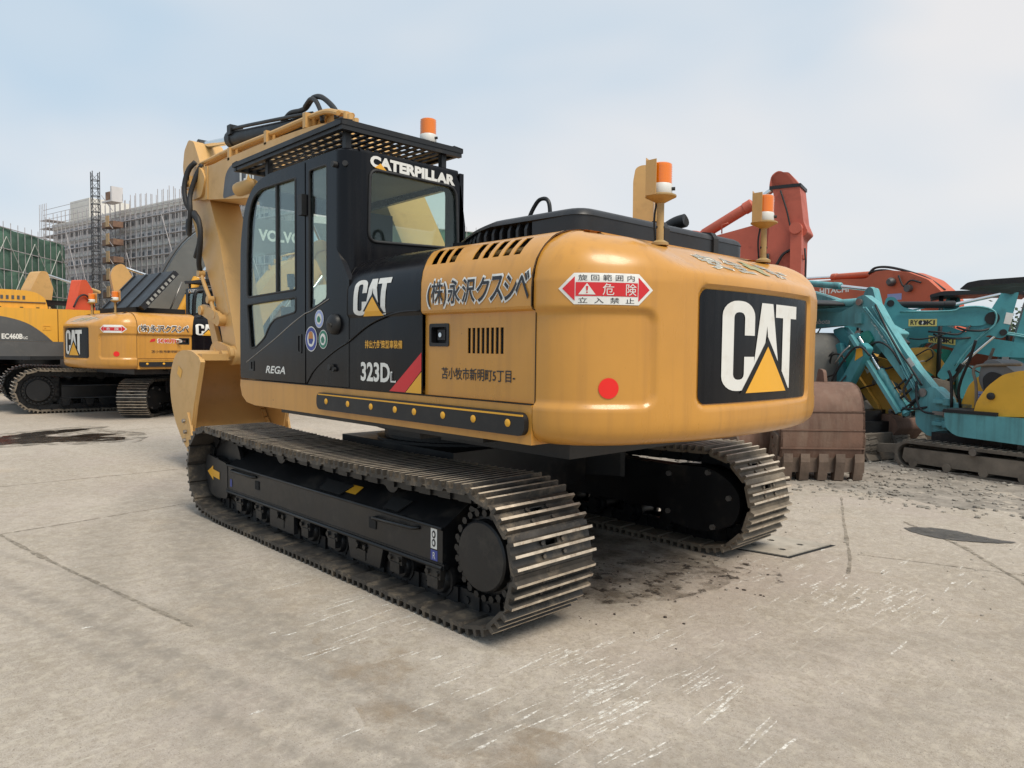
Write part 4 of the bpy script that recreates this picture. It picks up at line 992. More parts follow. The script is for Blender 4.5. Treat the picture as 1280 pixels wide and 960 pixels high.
# seat, console, levers inside
bm = B(); box(bm, .28, .78, .58, 1.06, 1.62, 1.76); bevel(bm, .05, 3)
b2 = B(); prism(b2, round_poly([(.30, 1.70), (.16, 2.30), (.10, 2.36), (.03, 2.30), (.12, 1.70)], .05, 3), 'Y', .60, 1.04); bevel(b2, .04, 3)
me_ = bpy.data.meshes.new('seat_tmp'); b2.to_mesh(me_); b2.free(); bm.from_mesh(me_); bpy.data.meshes.remove(me_)
b2 = B(); box(b2, .04, .13, .70, .94, 2.36, 2.56); bevel(b2, .04, 3)
me_ = bpy.data.meshes.new('seat_tmp'); b2.to_mesh(me_); b2.free(); bm.from_mesh(me_); bpy.data.meshes.remove(me_)
box(bm, .3, .75, .62, 1.02, 1.3, 1.62); obj('operator_seat', bm, SEAT, CABO, 40)
bm = B()
for y in (.47, 1.13):
    box(bm, .25, .9, y-.07, y+.07, 1.5, 1.86); cyl(bm, (.82, y, 1.85), (.86, y, 2.05), .018, n=8); cyl(bm, (.855, y, 2.03), (.87, y, 2.13), .032, n=10)
box(bm, 1.05, 1.12, .40, .62, 1.9, 2.15)
for y in (.75, .85): cyl(bm, (1.1, y, 1.3), (1.0, y, 1.95), .014, n=8)
obj('control_console', bm, BLKM, CABO, 40)
bm = B(); tube(bm, [(1.405, 1.26, 1.75), (1.44, 1.27, 1.9), (1.445, 1.27, 2.25), (1.41, 1.26, 2.42)], .014, 8, 4); obj('cab_handrail', bm, BLKM, CABO)
bm = B(); lathe(bm, (1.40, 1.19, 2.93), (.86, .38, -.16), [(-.02, .03), (0, .052), (.02, .06), (.17, .062), (.2, .055), (.205, .02)], 14); obj('work_lamp', bm, YELB, EX, 40)
# ---- boom, stick, bucket and their cylinders
BY = .25
bm = B()
boom = [(.05, 1.42), (.30, 1.38), (.55, 1.60), (1.25, 2.55), (2.0, 3.06), (2.9, 3.20), (3.9, 3.30), (4.95, 3.43), (5.30, 3.47), (5.47, 3.60), (5.46, 3.78), (5.30, 3.88), (5.0, 3.86), (4.75, 3.835), (3.4, 3.83), (2.4, 3.80), (1.85, 3.76), (1.45, 3.62), (.95, 3.05), (.35, 2.15), (.02, 1.75)]
prism(bm, round_poly(boom, [.1, .1, .1, .3, .3, .3, 0, 0, .08, .08, .08, .08, 0, .1, .1, .2, .2, .2, .2, .1, .1], 4), 'Y', -BY, BY); bevel(bm, .018, 2, 40)
BOOM = obj('boom', bm, YELB, EX, 35)
for s in (1, -1):
    bm = B(); y = s*BY
    prism(bm, round_poly([(4.98, 3.47), (5.32, 3.46), (5.50, 3.60), (5.48, 3.80), (5.30, 3.90), (5.05, 3.86), (4.95, 3.80), (4.86, 3.70), (4.90, 3.58)], .05, 3), 'Y', y-s*.01, y+s*.035)
    box(bm, 5.20, 5.36, y+.0*s, y+s*.10, 3.60, 3.76); cyl(bm, (5.28, y, 3.68), (5.28, y+s*.12, 3.68), .055, n=14)
    box(bm, 4.83, 4.90, y-s*.004, y+s*.012, 3.42, 3.84); obj('boom_nose_plate', bm, YELB, BOOM, 40)
bm = B()
for k, (dy, dz) in enumerate(((.20, .05), (.12, .06), (.04, .06))):
    tube(bm, [(5.15, dy+.03, 3.92), (4.95, dy, 3.92+dz*.4), (4.3, dy, 3.90+dz), (3.2, dy, 3.875+dz), (2.4, dy, 3.865+dz), (1.95, dy, 3.85+dz), (1.7, dy, 3.78+dz)], .026, 8, 3)
for x in (4.2, 3.2, 2.3): box(bm, x-.03, x+.03, -.02, .25, 3.80, 3.955)
obj('boom_pipes', bm, YELB, BOOM, 40)
bm = B()
for s in (.10, -.10): prism(bm, round_poly([(1.75, 3.72), (2.35, 3.76), (2.20, 3.93), (2.08, 3.97), (1.98, 3.93)], .05, 3), 'Y', s-.018, s+.018)
cyl(bm, (2.10, -.14, 3.885), (2.10, .14, 3.885), .045, n=12)
obj('cylinder_bracket', bm, YELB, BOOM, 40)
for x, z in ((1.55, 3.74), (1.45, 3.68), (1.3, 3.52), (1.62, 3.78)):
    bm = B(); cyl(bm, (x, .16, z-.06), (x, .16, z+.05), .03, n=8); obj('pipe_fitting', bm, YELB, BOOM, 40)
decal('boom_decal', poly2d(round_poly([(-4.37, 3.36), (-3.2, 3.36), (-3.2, 3.74), (-4.10, 3.735), (-4.28, 3.66)], [.06, 0, 0, .1, .1], 4)), mat('grey_vinyl', (.06, .06, .065), .4), BOOM, lambda x, y: (-x, BY, y), .003, None, NL)
C_, A_, T_, tri_, trib_ = logo_polys()
decal('boom_logo', poly2d([(-3.86+.42*a, 3.40+.29*b) for a, b in C_], [(-3.86+.42*a, 3.40+.29*b) for a, b in A_], [(-3.86+.42*a, 3.40+.29*b) for a, b in T_]), WHT, BOOM, lambda x, y: (-x, BY, y), .006, None, NL)
decal('boom_logo_triangle', poly2d([(-3.86+.42*a, 3.40+.29*b) for a, b in tri_]), YELV, BOOM, lambda x, y: (-x, BY, y), .009, None, NL)
# stick
SY = .195
stick = [(5.02, 3.50), (4.92, 3.43), (4.62, 2.88), (4.34, 2.10), (4.16, 1.60), (4.09, 1.40), (4.18, 1.30), (4.34, 1.33), (4.52, 1.53), (4.71, 2.0), (5.03, 2.5), (5.32, 2.90), (5.58, 3.35), (5.76, 3.60), (5.86, 4.0), (5.80, 4.22), (5.64, 4.34), (5.46, 4.28), (5.30, 4.05), (5.10, 3.72)]
bm = B(); prism(bm, round_poly(stick, .05, 3), 'Y', -SY, SY); bevel(bm, .015, 2, 40)
STK = obj('stick', bm, YELB, EX, 35)
bm = B(); prism(bm, round_poly([(4.33, 1.95), (4.42, 1.92), (4.60, 2.32), (4.55, 2.38)], .02), 'Y', SY, SY+.004)
for s in (1, -1):
    cyl(bm, (4.22, s*SY, 1.42), (4.22, s*(SY+.03), 1.42), .12, n=18); cyl(bm, (4.22, s*(SY+.03), 1.42), (4.22, s*(SY+.16), 1.42), .06, n=14)
    cyl(bm, (4.50, s*SY, 1.86), (4.50, s*(SY+.09), 1.86), .075, n=16)
obj('stick_boss', bm, YELB, STK, 40)
decal('safety_plate', poly2d([(-5.70, 3.56), (-5.40, 3.56), (-5.40, 3.95), (-5.70, 3.95)]), WHT, STK, lambda x, y: (-x, SY, y), .003, None, NL)
decal('safety_cross', poly2d([(-5.60, 3.58), (-5.50, 3.58), (-5.50, 3.70), (-5.42, 3.70), (-5.42, 3.81), (-5.50, 3.81), (-5.50, 3.93), (-5.60, 3.93), (-5.60, 3.81), (-5.68, 3.81), (-5.68, 3.70), (-5.60, 3.70)]), GRNV, STK, lambda x, y: (-x, SY, y), .006, None, NL)
# stick cylinder on the boom
def cylinder(parent, p0, p1, p2, rb, rr, mb=BLKM, name='hydraulic_cylinder'):
    p0, p1, p2 = Vector(p0), Vector(p1), Vector(p2); d = (p1-p0).normalized()
    bm = B(); L_ = (p1-p0).length
    lathe(bm, p0, d, [(-.08, .04), (-.06, .07), (0, rb*.9), (.02, rb), (L_-.16, rb), (L_-.15, rb*1.14), (L_-.02, rb*1.14), (L_, rb*.8)], 18)
    c = obj(name, bm, mb, parent, 35)
    bm = B(); cyl(bm, p1-d*.02, p2, rr, n=14); obj('cylinder_rod', bm, CHR, c, 40)
    bm = B(); s = Vector((0, 1, 0)); 
    if abs(d.y) > .9: s = Vector((1, 0, 0))
    cyl(bm, p2-s*rb*.75, p2+s*rb*.75, rr*1.5, n=14); obj('rod_eye', bm, mb, c, 40); bm = B(); cyl(bm, p0-d*.06-s*rb*.75, p0-d*.06+s*rb*.75, rr*1.5, n=14); obj('cylinder_eye', bm, mb, c, 40)
    return c
SCY = cylinder(EX, (2.16, 0, 3.895), (4.68, 0, 4.19), (5.62, 0, 4.295), .10, .05)
bm = B(); tube(bm, [(2.45, .07, 4.02), (3.0, .09, 4.09), (4.3, .09, 4.25), (4.5, .06, 4.26)], .022, 8, 3); box(bm, 4.45, 4.55, -.05, .12, 4.20, 4.32); obj('cylinder_pipe', bm, BLKM, SCY)
bm = B()
tube(bm, [(3.35, .02, 4.06), (3.2, .03, 4.10), (3.0, .04, 4.15), (2.75, .05, 4.12), (2.6, .06, 4.12), (2.42, .08, 4.17), (2.22, .10, 4.13), (2.02, .12, 4.02), (1.86, .14, 3.90), (1.80, .16, 3.80)], .028, 8, 5)
tube(bm, [(2.60, .08, 4.12), (2.42, .11, 4.15), (2.28, .13, 4.10), (2.16, .15, 3.99), (2.08, .17, 3.90), (2.05, .18, 3.82)], .024, 8, 5)
obj('hydraulic_hose', bm, RUB, BOOM)
# hoses looping from boom nose down the stick
bm = B()
tube(bm, [(5.12, .30, 3.93), (5.20, .36, 3.83), (5.24, .40, 3.62), (5.20, .40, 3.42), (5.12, .36, 3.28), (5.0, .30, 3.10), (5.08, .27, 2.90), (5.30, .24, 2.72)], .034, 8, 5)
tube(bm, [(5.05, .24, 3.90), (5.10, .30, 3.75), (5.15, .36, 3.50), (5.10, .38, 3.30), (5.18, .36, 3.10), (5.36, .30, 3.02), (5.52, .26, 3.12), (5.60, .22, 3.25)], .032, 8, 5)
tube(bm, [(5.02, .36, 3.26), (4.86, .36, 3.12), (4.84, .35, 2.88), (4.98, .32, 2.62), (5.06, .27, 2.50)], .034, 8, 5)
obj('hydraulic_hose', bm, RUB, STK)
bm = B(); tube(bm, [(5.06, .27, 2.50), (4.96, .26, 2.34), (4.82, .25, 2.16), (4.70, .24, 1.98), (4.62, .24, 1.92)], .026, 8, 3)
for p in ((5.05, .27, 2.48), (4.80, .25, 2.13), (4.63, .24, 1.93)): lathe(bm, (p[0], p[1]-.04, p[2]), (0, 1, 0), [(0, .05), (.08, .05)], 10)
obj('stick_pipe', bm, YELB, STK, 40)
# boom cylinders from the deck
for s in (1, -1): cylinder(EX, (.95, s*.34, 1.42), (1.85, s*.34, 2.55), (2.55, s*.34, 3.40), .075, .045, YELB)
bm = B(); cyl(bm, (2.55, -.40, 3.40), (2.55, .40, 3.40), .06, n=14); obj('boom_pin', bm, YELB, EX, 40)
bm = B(); cyl(bm, (.95, -.42, 1.37), (.95, .42, 1.37), .06, n=14)
for s in (.28, -.28, .40, -.40): prism(bm, [(.75, 1.25), (1.15, 1.25), (1.03, 1.45), (.87, 1.45)], 'Y', s-.02, s+.02)
obj('cylinder_foot', bm, YELB, EX, 40)
bm = B()
for s in (.30, -.30): prism(bm, [(-.3, 1.25), (.65, 1.25), (.40, 1.75), (.05, 1.85), (-.15, 1.6)], 'Y', s-.025, s+.025)
cyl(bm, (.20, -.33, 1.58), (.20, .33, 1.58), .07, n=14); obj('boom_foot', bm, YELB, EX, 40)
# bucket cylinder on the stick front, links
cylinder(EX, (5.70, 0, 3.75), (5.30, 0, 2.55), (5.02, 0, 1.98), .085, .045, YELB)
bm = B()
for s in (.25, -.25):
    prism(bm, round_poly([(4.44, 1.80), (4.56, 1.80), (5.10, 1.96), (5.10, 2.06), (4.98, 2.08), (4.46, 1.94)], .05), 'Y', s-.025, s+.025)
    prism(bm, round_poly([(4.95, 2.05), (5.09, 2.05), (4.78, 1.42), (4.66, 1.36), (4.58, 1.46)], .05), 'Y', s*.72-.025, s*.72+.025)
cyl(bm, (5.03, -.3, 2.0), (5.03, .3, 2.0), .06, n=14); cyl(bm, (4.66, -.28, 1.46), (4.66, .28, 1.46), .06, n=14)
obj('bucket_link', bm, YELB, EX, 40)
# bucket: open towards the machine
BW = .60
shell = [(4.20, 1.40), (4.45, 1.47), (4.80, 1.47), (5.02, 1.38), (5.17, 1.15), (5.17, .88), (5.05, .62), (4.86, .42), (4.70, .30), (4.58, .24)]
shs = [tuple(v.xy) for v in catmull([(a, b, 0) for a, b in shell], 4)]
inner = []
for i, (x, z) in enumerate(shs):
    a = Vector(shs[max(0, i-1)]); b = Vector(shs[min(len(shs)-1, i+1)]); d = (b-a).normalized(); n = Vector((d.y, -d.x)); inner.append((x+n.x*.03, z+n.y*.03))
if inner[len(inner)//2][0] > shs[len(shs)//2][0]: inner = [(2*a[0]-b[0], 2*a[1]-b[1]) for a, b in zip(shs, inner)]
bm = B(); prism(bm, shs+inner[::-1], 'Y', -BW, BW)
for s in (1, -1):
    side = shs+[(4.55, .26), (4.36, .80)]
    prism(bm, [(x, z) for x, z in shs[:]] + [(4.50, .30), (4.34, .80), (4.18, 1.36)], 'Y', s*(BW-.0), s*(BW+.025))
    prism(bm, [(4.18, 1.40), (4.24, 1.36), (4.42, .82), (4.60, .27), (4.53, .24), (4.35, .80), (4.12, 1.34)], 'Y', s*(BW-.02), s*(BW+.035))
bevel(bm, .006, 1)
box(bm, 4.16, 4.42, -BW, BW, 1.36, 1.44)
BUC = obj('bucket', bm, YELB, EX, 40)
bm = B(); box(bm, 4.30, 4.62, -BW-.02, BW+.02, .215, .26); bevel(bm, .01, 1)
obj('bucket_lip', bm, YELB, BUC)
for i in range(5):
    y = -.52+i*.26; bm = B()
    prism(bm, [(4.48, .30), (4.30, .29), (4.06, .225), (4.04, .20), (4.30, .19), (4.48, .20)], 'Y', y-.055, y+.055); bevel(bm, .012, 1); obj('bucket_tooth', bm, YELB, BUC)
for s in (1, -1):
    bm = B(); prism(bm, round_poly([(4.66, .62), (4.52, .72), (4.42, .55), (4.36, .34), (4.52, .26), (4.66, .36)], .03), 'Y', s*(BW+.025), s*(BW+.055)); obj('side_cutter', bm, YELB, BUC)
    for x, z in ((4.60, .60), (4.55, .47), (4.58, .36)):
        bm = B(); cyl(bm, (x, s*(BW+.05), z), (x, s*(BW+.085), z), .025, n=8); obj('cutter_bolt', bm, STL, BUC)
    for i in range(9):
        p = Vector(shs[14+i*2]); q = Vector(shs[16+i*2]); bm = B()
        beam(bm, (p.x, s*(BW-.04), p.y), (p.x+(q.x-p.x)*.8, s*(BW-.04), p.y+(q.y-p.y)*.8), .12, .05, (0, 1, 0)); obj('wear_block', bm, YELB, BUC)
decal('bucket_plate', poly2d([(-4.92, 1.18), (-4.80, 1.12), (-4.74, 1.22), (-4.86, 1.28)]), YELV, BUC, lambda x, y: (-x, BW+.026, y), .003, None, NL)
for s in (.16, -.16):
    bm = B(); prism(bm, round_poly([(4.10, 1.40), (4.14, 1.52), (4.24, 1.54), (4.60, 1.60), (4.72, 1.55), (4.80, 1.44)], .05), 'Y', s*1.55-.025, s*1.55+.025); cyl(bm, (4.22, s*1.4, 1.44), (4.22, s*1.75, 1.44), .085, n=14); obj('bucket_ear', bm, YELB, BUC, 40)
# ================================================================== yard surface details
bm = B()
def blob(pts, z, name, m_, k=6, jit=.03):
    b = B(); P = catmull([(x, y, 0) for x, y in pts], k, True)
    vs = [b.verts.new((p.x+random.uniform(-jit, jit), p.y+random.uniform(-jit, jit), z)) for p in P]; b.faces.new(vs); bmesh.ops.triangulate(b, faces=b.faces[:])
    o = obj(name, b, m_); o['kind'] = 'structure'; return o
WET = mat('oily_water', (.022, .018, .015), .24, var=.4, vscale=2, dirt=(.10, .08, .06), damt=.6, dscale=3, dthr=.58)
DAMP = mat('damp_concrete', (.24, .21, .17), .6, var=.2, vscale=3, bump=.2, bscale=40); broken_edges(DAMP, 3.5, .42, .62, .8); broken_edges(WET, 2.6, .34, .46, 1.0)
blob([(9.3, 3.8), (8.4, 2.6), (8.2, 1.6), (7.8, .9), (7.75, .2), (8.4, .0), (9.0, -.1), (9.7, .2), (10.4, .1), (10.5, 1.0), (10.1, 1.9), (9.95, 2.9), (10.0, 3.8)], .002, 'damp_patch', DAMP, 6, .12)
blob([(9.15, 3.4), (8.75, 2.6), (8.55, 1.9), (8.35, 1.3), (8.10, .75), (8.12, .35), (8.5, .32), (8.75, .55), (8.95, .2), (9.25, .55), (9.1, 1.0), (9.5, 1.2), (9.75, .75), (10.1, .35), (10.2, .9), (9.9, 1.5), (9.55, 2.0), (9.7, 2.6), (9.6, 3.4)], .004, 'puddle', WET, 5, .05)
ASP = mat('dark_patch', (.085, .08, .075), .9, var=.25, vscale=8, bump=.4, bscale=60, dirt=(.2, .18, .15), damt=.6, dscale=12)
broken_edges(ASP, 14, .30, .46, .92)
blob([(-2.55, -2.93), (-2.72, -2.80), (-2.95, -2.78), (-3.2, -2.93), (-3.34, -3.10), (-3.12, -3.10), (-2.9, -3.17), (-2.70, -3.13)], .006, 'asphalt_patch', ASP, 5, .012)
bm.free()
# perforated cover in the slab beside the far track
CP = mat('cover_plate', (.40, .36, .30), .7, var=.15, vscale=5, dirt=(.2, .16, .12), damt=.6, dscale=8, bump=.1)
cc = [(-1.62, -1.72), (-2.36, -1.87), (-2.28, -1.27), (-1.55, -1.13)]
rc = empty('drain_cover', (-1.95, -1.5, 0)); tag(rc, 'pale perforated metal cover let into the concrete beside the far track', 'cover')
def w2l(p): return (p[0]+1.95, p[1]+1.5)
q = [Vector(w2l(p)) for p in cc]; ctr = sum(q, Vector((0, 0)))/4
holes = []
for u in (.2, .5, .8):
    for v in (.3, .7):
        p = (q[0]*(1-u)+q[1]*u)*(1-v)+(q[3]*(1-u)+q[2]*u)*v
        if abs(p.x-q[0].x) > .1: holes.append([(p.x+.032*math.cos(i*.785), p.y+.026*math.sin(i*.785)) for i in range(8)])
b = B(); plate(b, [tuple(ctr+(p-ctr)*.97) for p in q], holes, lambda x, y, d: (x, y, .012-d), .008); obj('cover_plate', b, CP, rc)
b = B(); plate(b, [tuple(ctr+(p-ctr)*1.05) for p in q], [], lambda x, y, d: (x, y, .0032-d*.1), .008); obj('gap_shade', b, DARK, rc)  # flat near-black sheet painting the shade in the gap and holes

# ================================================================== second yellow excavator, left
SIB = empty('crawler_excavator', (12.47, -3.075, 0), R(-83.6))
tag(SIB, 'yellow crawler excavator with raised black engine hood, parked behind the bucket', 'excavator')
UNDER = ('track_frame', 'car_body', 'slew_ring')
SKIP = ('engine_cover', 'exhaust_stack', 'grab_handle')
sibp = {}
for ch in list(EX.children):
    bn = ch.name.split('.')[0]
    if bn in SKIP: continue
    c = copy_tree(ch, SIB)
    if bn in UNDER: c.rotation_euler.z = R(43.6)
    elif bn in ('boom', 'stick', 'bucket', 'hydraulic_cylinder', 'bucket_link', 'boom_foot', 'cab', 'roof_guard', 'work_lamp'): pass
    elif bn == 'beacon': c.location.x = -.42 if ch.data.vertices[0].co.x < -1 else 0
    else: c.scale.x = 1.2
    sibp.setdefault(bn, []).append(c)
# its right-hand marks
sdr = [o for o in sibp['side_door'] if o.data == SIDE[-1].data][0]; cws = sibp['counterweight'][0]; spr = [o for o in sibp['service_panel'] if o.data == SIDE[-1, 'b'].data][0]
name_text(sdr, lambda x, y: (-3.39+x, -1.42, y), BR, NR)
decal('company_lettering', fit(text2d('SOKUTO', 1, .06), -1.805, -1.415, 1.572, 1.668), WHT, sdr, lambda x, y: (x, -1.42, y), .003, BR, NR)
decal('company_lettering', fit(text2d('SOKUTO', 1, .035), -1.79, -1.43, 1.583, 1.657), REDV, sdr, lambda x, y: (x, -1.42, y), .005, BR, NR)
decal('company_mark', poly2d([(-1.93, 1.59), (-1.84, 1.61), (-1.83, 1.665), (-1.90, 1.65)]), REDV, sdr, lambda x, y: (x, -1.42, y), .005, BR, NR)
decal('address_lettering', fit(text2d('苫小牧市新明町5丁目', 1, .012), -1.90, -1.28, 1.37, 1.43), BLKV, sdr, lambda x, y: (x, -1.42, y), .0025, BR, NR)
def cw_decal_r(name, tm, m_, s0, z0, lift, sub=.06):
    p, n = cw_at(-s0)
    return decal(name, tm, m_, cws, lambda x, y: (lambda p, n: (p.x, p.y, z0+y))(*cw_at(-s0-x)), lift, CWB, n, sub)
cw_decal_r('warning_plate', poly2d(hexa), WHT, S0, Z0, .003)
cw_decal_r('warning_red', poly2d([(-.225, 0), (-.162, .060), (-.162, -.060)], [(-.158, .031), (.158, .031), (.158, -.036), (-.158, -.036)], [(.225, 0), (.162, .060), (.162, -.060)]), REDV, S0, Z0, .0045)
cw_decal_r('warning_text', fit(text2d('危   険', 1), -.1, .12, -.031, .026), WHT, S0, Z0, .006, 0)
cw_decal_r('red_reflector', poly2d([(.052*math.cos(i*.2618), .052*math.sin(i*.2618)) for i in range(24)]), REDL, 1.265, 1.352, .004, .03)
# raised hood
b = B(); box(b, 0, 1.05, -1.10, .85, 0, .10); bevel(b, .03, 2)
Mh = Matrix.Translation((-2.30, 0, 2.24)) @ Matrix.Rotation(R(-48), 4, 'Y'); b.transform(Mh); RH = obj('raised_hood', b, PLA, SIB, 40)
for y in (-1.06, -.45, .2, .8):
    b = B(); box(b, .0, 1.03, y-.03, y+.03, .095, .125); b.transform(Mh); obj('hood_rib', b, PLA, RH)
b = B()
for i in range(8): box(b, .12+i*.11, .18+i*.11, -1.112, -1.098, .02, .085)
b.transform(Mh); obj('hood_slots', b, BEIGE, RH)
b = B(); box(b, -2.45, -1.35, -.85, .75, 2.2, 2.30); obj('engine_block', b, DARK, SIB)
b = B(); tube(b, [(-1.62, -.7, 2.25), (-1.35, -.72, 2.90)], .015, 6); obj('hood_stay', b, STL, SIB)
for y in (-1.05, -.62):
    b = B(); tube(b, [(-1.05, y, 2.05), (-1.02, y, 2.62), (-.9, y, 2.74), (-.5, y, 2.74), (-.38, y, 2.62), (-.36, y, 2.05)], .045, 8, 4); obj('service_handrail', b, BLKM, SIB)

# ================================================================== grey-skirted yellow excavator, far left
VYEL = mat('amber_yellow', (.74, .37, .04), .4, var=.05, vscale=.8, dirt=(.5, .27, .06), damt=.35, dscale=2, dthr=.57, streak=True)
VGRY = mat('slate_grey', (.085, .085, .085), .5, var=.12, dirt=(.16, .15, .13), damt=.4)
VGR2 = mat('boom_grey', (.13, .135, .13), .55, var=.1, dirt=(.2, .19, .17), damt=.4)
VO = empty('crawler_excavator', (15.55, -1.68, 0), R(-95)); tag(VO, 'amber excavator with slate grey skirt and swoosh below its ribbed hood', 'excavator')
for tf, s in ((TFL, 1), (TFR, -1)):
    c = copy_tree(tf, VO); c.scale = (1.22, 1.15, 1.22); c.location = (.25, s*.12, 0)
b = B(); box(b, -1.2, 1.2, -.9, .9, .55, 1.15); lathe(b, (0, 0, 1.1), (0, 0, 1), [(0, .8), (.2, .8)], 32); obj('car_body', b, FRM, VO)
b = B(); box(b, -3.4, 2.2, -1.6, 1.6, 1.26, 1.58); bevel(b, .05, 2); obj('side_skirt', b, VGRY, VO, 40)
b = B(); box(b, -3.4, -1.545, -1.58, 1.58, 1.578, 2.31); bevel(b, .04, 2); bd = obj('side_door', b, VYEL, VO, 40)
b = B(); box(b, -1.53, -.5, -1.58, 1.58, 1.578, 2.31); bevel(b, .04, 2); obj('side_door', b, VYEL, VO, 40)
b = B(); box(b, -.49, 2.1, -1.58, 1.58, 1.578, 2.0); bevel(b, .04, 2); obj('deck_box', b, VYEL, VO, 40)
b = B(); prism(b, round_poly([(-3.4, 2.3), (-1.70, 2.3), (-1.76, 2.55), (-1.92, 2.66), (-2.1, 2.70), (-3.4, 2.72)], .05, 3), 'Y', -1.45, 1.45); bevel(b, .04, 2); hd = obj('hood', b, VYEL, VO, 40)
b = B(); tube(b, [(-3.4, -1.46, 2.44), (-1.75, -1.46, 2.44)], .012, 6); obj('hood_seam', b, VGRY, hd)
for i in range(9):
    b = B(); box(b, -2.98+i*.10, -2.93+i*.10, -1.458, -1.449, 2.50, 2.58); b.transform(Matrix.Identity(4)); obj('hood_louvre', b, VGRY, hd)
for x in (-2.6, -2.2, -1.9):
    b = B(); box(b, x-.03, x+.03, -1.47, -1.44, 2.315, 2.335); obj('hood_latch', b, RUB, hd)
fnv = lambda x, y: (x, -1.58, y)
decal('grey_swoosh', poly2d([(-3.4, 1.582)]+[tuple(v.xy) for v in catmull([(-1.64, 1.582, 0), (-1.84, 1.78, 0), (-2.1, 1.97, 0), (-2.4, 2.08, 0), (-2.75, 2.14, 0), (-3.4, 2.18, 0)], 4)]), VGRY, bd, fnv, .003, None, NR)
decal('model_lettering', fit(text2d('EC460B', 1, .04), -2.58, -2.20, 1.63, 1.75), WHT, bd, fnv, .006, None, NR)
decal('model_lettering', fit(text2d('LC', 1, .03), -2.185, -2.11, 1.63, 1.69), WHT, bd, fnv, .006, None, NR)
b = B(); plate(b, rrect(-1.83, -1.67, 1.84, 1.94, .01, 2), [rrect(-1.815, -1.685, 1.855, 1.925, .01, 2)], lambda x, y, d: (x, -1.588+d, y), .012); box(b, -1.79, -1.77, -1.59, -1.58, 1.88, 1.91); obj('door_latch', b, VYEL, bd)
# grey boom rising away behind
arch = [tuple(v.xy) for v in catmull([(.35, 1.7, 0), (.60, 2.5, 0), (.95, 3.3, 0), (1.45, 4.15, 0), (2.1, 4.72, 0), (2.8, 4.98, 0), (4.2, 5.10, 0), (5.8, 5.15, 0), (7.2, 5.15, 0)], 4)]
archl = [tuple(v.xy) for v in catmull([(7.2, 4.5, 0), (5.0, 4.28, 0), (3.6, 4.10, 0), (2.7, 3.6, 0), (2.0, 2.8, 0), (1.5, 2.0, 0), (1.2, 1.6, 0)], 4)]
b = B(); prism(b, arch+archl, 'Y', -.38, .38); vb = obj('boom', b, VGR2, VO, 30)
b = B(); 
for dy in (-.30, -.2): tube(b, [(x-.05, dy, z+.05) for x, z in arch[2:24:2]], .035, 6, 2)
obj('boom_pipes', b, VGRY, vb)
decal('maker_lettering', fit(text2d('VOLVO', 1, .04), 3.40, 4.64, 4.46, 4.78), WHT, vb, lambda x, y: (x, -.38, y), .004, None, NR)
cylinder(VO, (1.0, -.55, 1.7), (1.75, -.55, 3.3), (2.5, -.55, 4.3), .11, .06, VYEL)
b = B(); prism(b, round_poly([(6.9, 5.3), (7.3, 5.2), (7.35, 4.5), (7.0, 2.2), (6.7, 2.2), (6.75, 4.4)], .08), 'Y', -.25, .25); obj('stick', b, VGR2, VO, 30)
b = B(); prism(b, round_poly([(6.6, 2.3), (7.2, 2.2), (7.6, 1.4), (7.3, .3), (6.5, .02), (6.5, 1.2)], .15), 'Y', -.8, .8); obj('bucket', b, VGRY, VO, 30)

# ================================================================== machines further back on the left
def plain_base(root, m_, L=4.2, W=2.9, hz=2.2, x0=-2.6, x1=2.0, cab=True, dm=None):
    for s in (1, -1):
        b = B(); prism(b, rrect(-L/2, L/2, 0, .85, .42, 8), 'Y', s*(W/2-.6), s*W/2); bevel(b, .02, 1); obj('track', b, FRM, root, 40)
    b = B(); lathe(b, (0, 0, .5), (0, 0, 1), [(0, .8), (.6, .8)], 24); obj('slew_ring', b, FRM, root, 40)
    b = B(); box(b, x0, x1, -W/2+.1, W/2-.1, 1.05, 1.3); bevel(b, .04, 2); obj('deck', b, dm or m_, root, 40)
    b = B(); box(b, x0, x0+2.4, -W/2+.1, W/2-.1, 1.3, hz); bevel(b, .12, 3); obj('engine_housing', b, m_, root, 40)
    if cab:
        b = B(); plate(b, round_poly([(.1, 1.3), (1.7, 1.3), (1.6, 2.3), (1.3, 2.95), (.1, 2.95)], .1, 3), [round_poly([(.25, 2.0), (1.5, 2.0), (1.48, 2.3), (1.22, 2.8), (.25, 2.8)], .06, 3)], lambda x, y, d: (x, W/2-.1-d, y), .05)
        plate(b, round_poly([(.1, 1.3), (1.7, 1.3), (1.6, 2.3), (1.3, 2.95), (.1, 2.95)], .1, 3), [round_poly([(.25, 2.0), (1.5, 2.0), (1.48, 2.3), (1.22, 2.8), (.25, 2.8)], .06, 3)], lambda x, y, d: (x, W/2-1.1+d, y), .05)
        box(b, .1, 1.3, W/2-1.1, W/2-.1, 2.9, 2.96); box(b, .1, .15, W/2-1.1, W/2-.1, 1.3, 2.0); obj('cab', b, BLKM, root, 40)
HOR = mat('bright_orange', (.62, .09, .03), .45, var=.06, dirt=(.35, .06, .03), damt=.4)
ORX = empty('crawler_excavator', (22.6, -1.6, 0), R(-60)); tag(ORX, 'bright orange excavator body glimpsed behind the amber excavator hood', 'excavator'); plain_base(ORX, HOR, hz=2.55, x0=-1.9, x1=1.6, dm=FRM)
b = B(); prism(b, round_poly([(.1, 2.6), (.9, 2.6), (.8, 3.3), (.55, 3.62), (.35, 3.6), (.2, 3.0)], .05), 'Y', -.9, -.5); obj('arm_base', b, HOR, ORX)
b = B(); tube(b, [(.0, -.95, 2.7), (.2, -.97, 3.05), (.5, -.96, 3.1), (.8, -.95, 2.75)], .03, 6, 4); obj('hydraulic_hose', b, RUB, ORX)
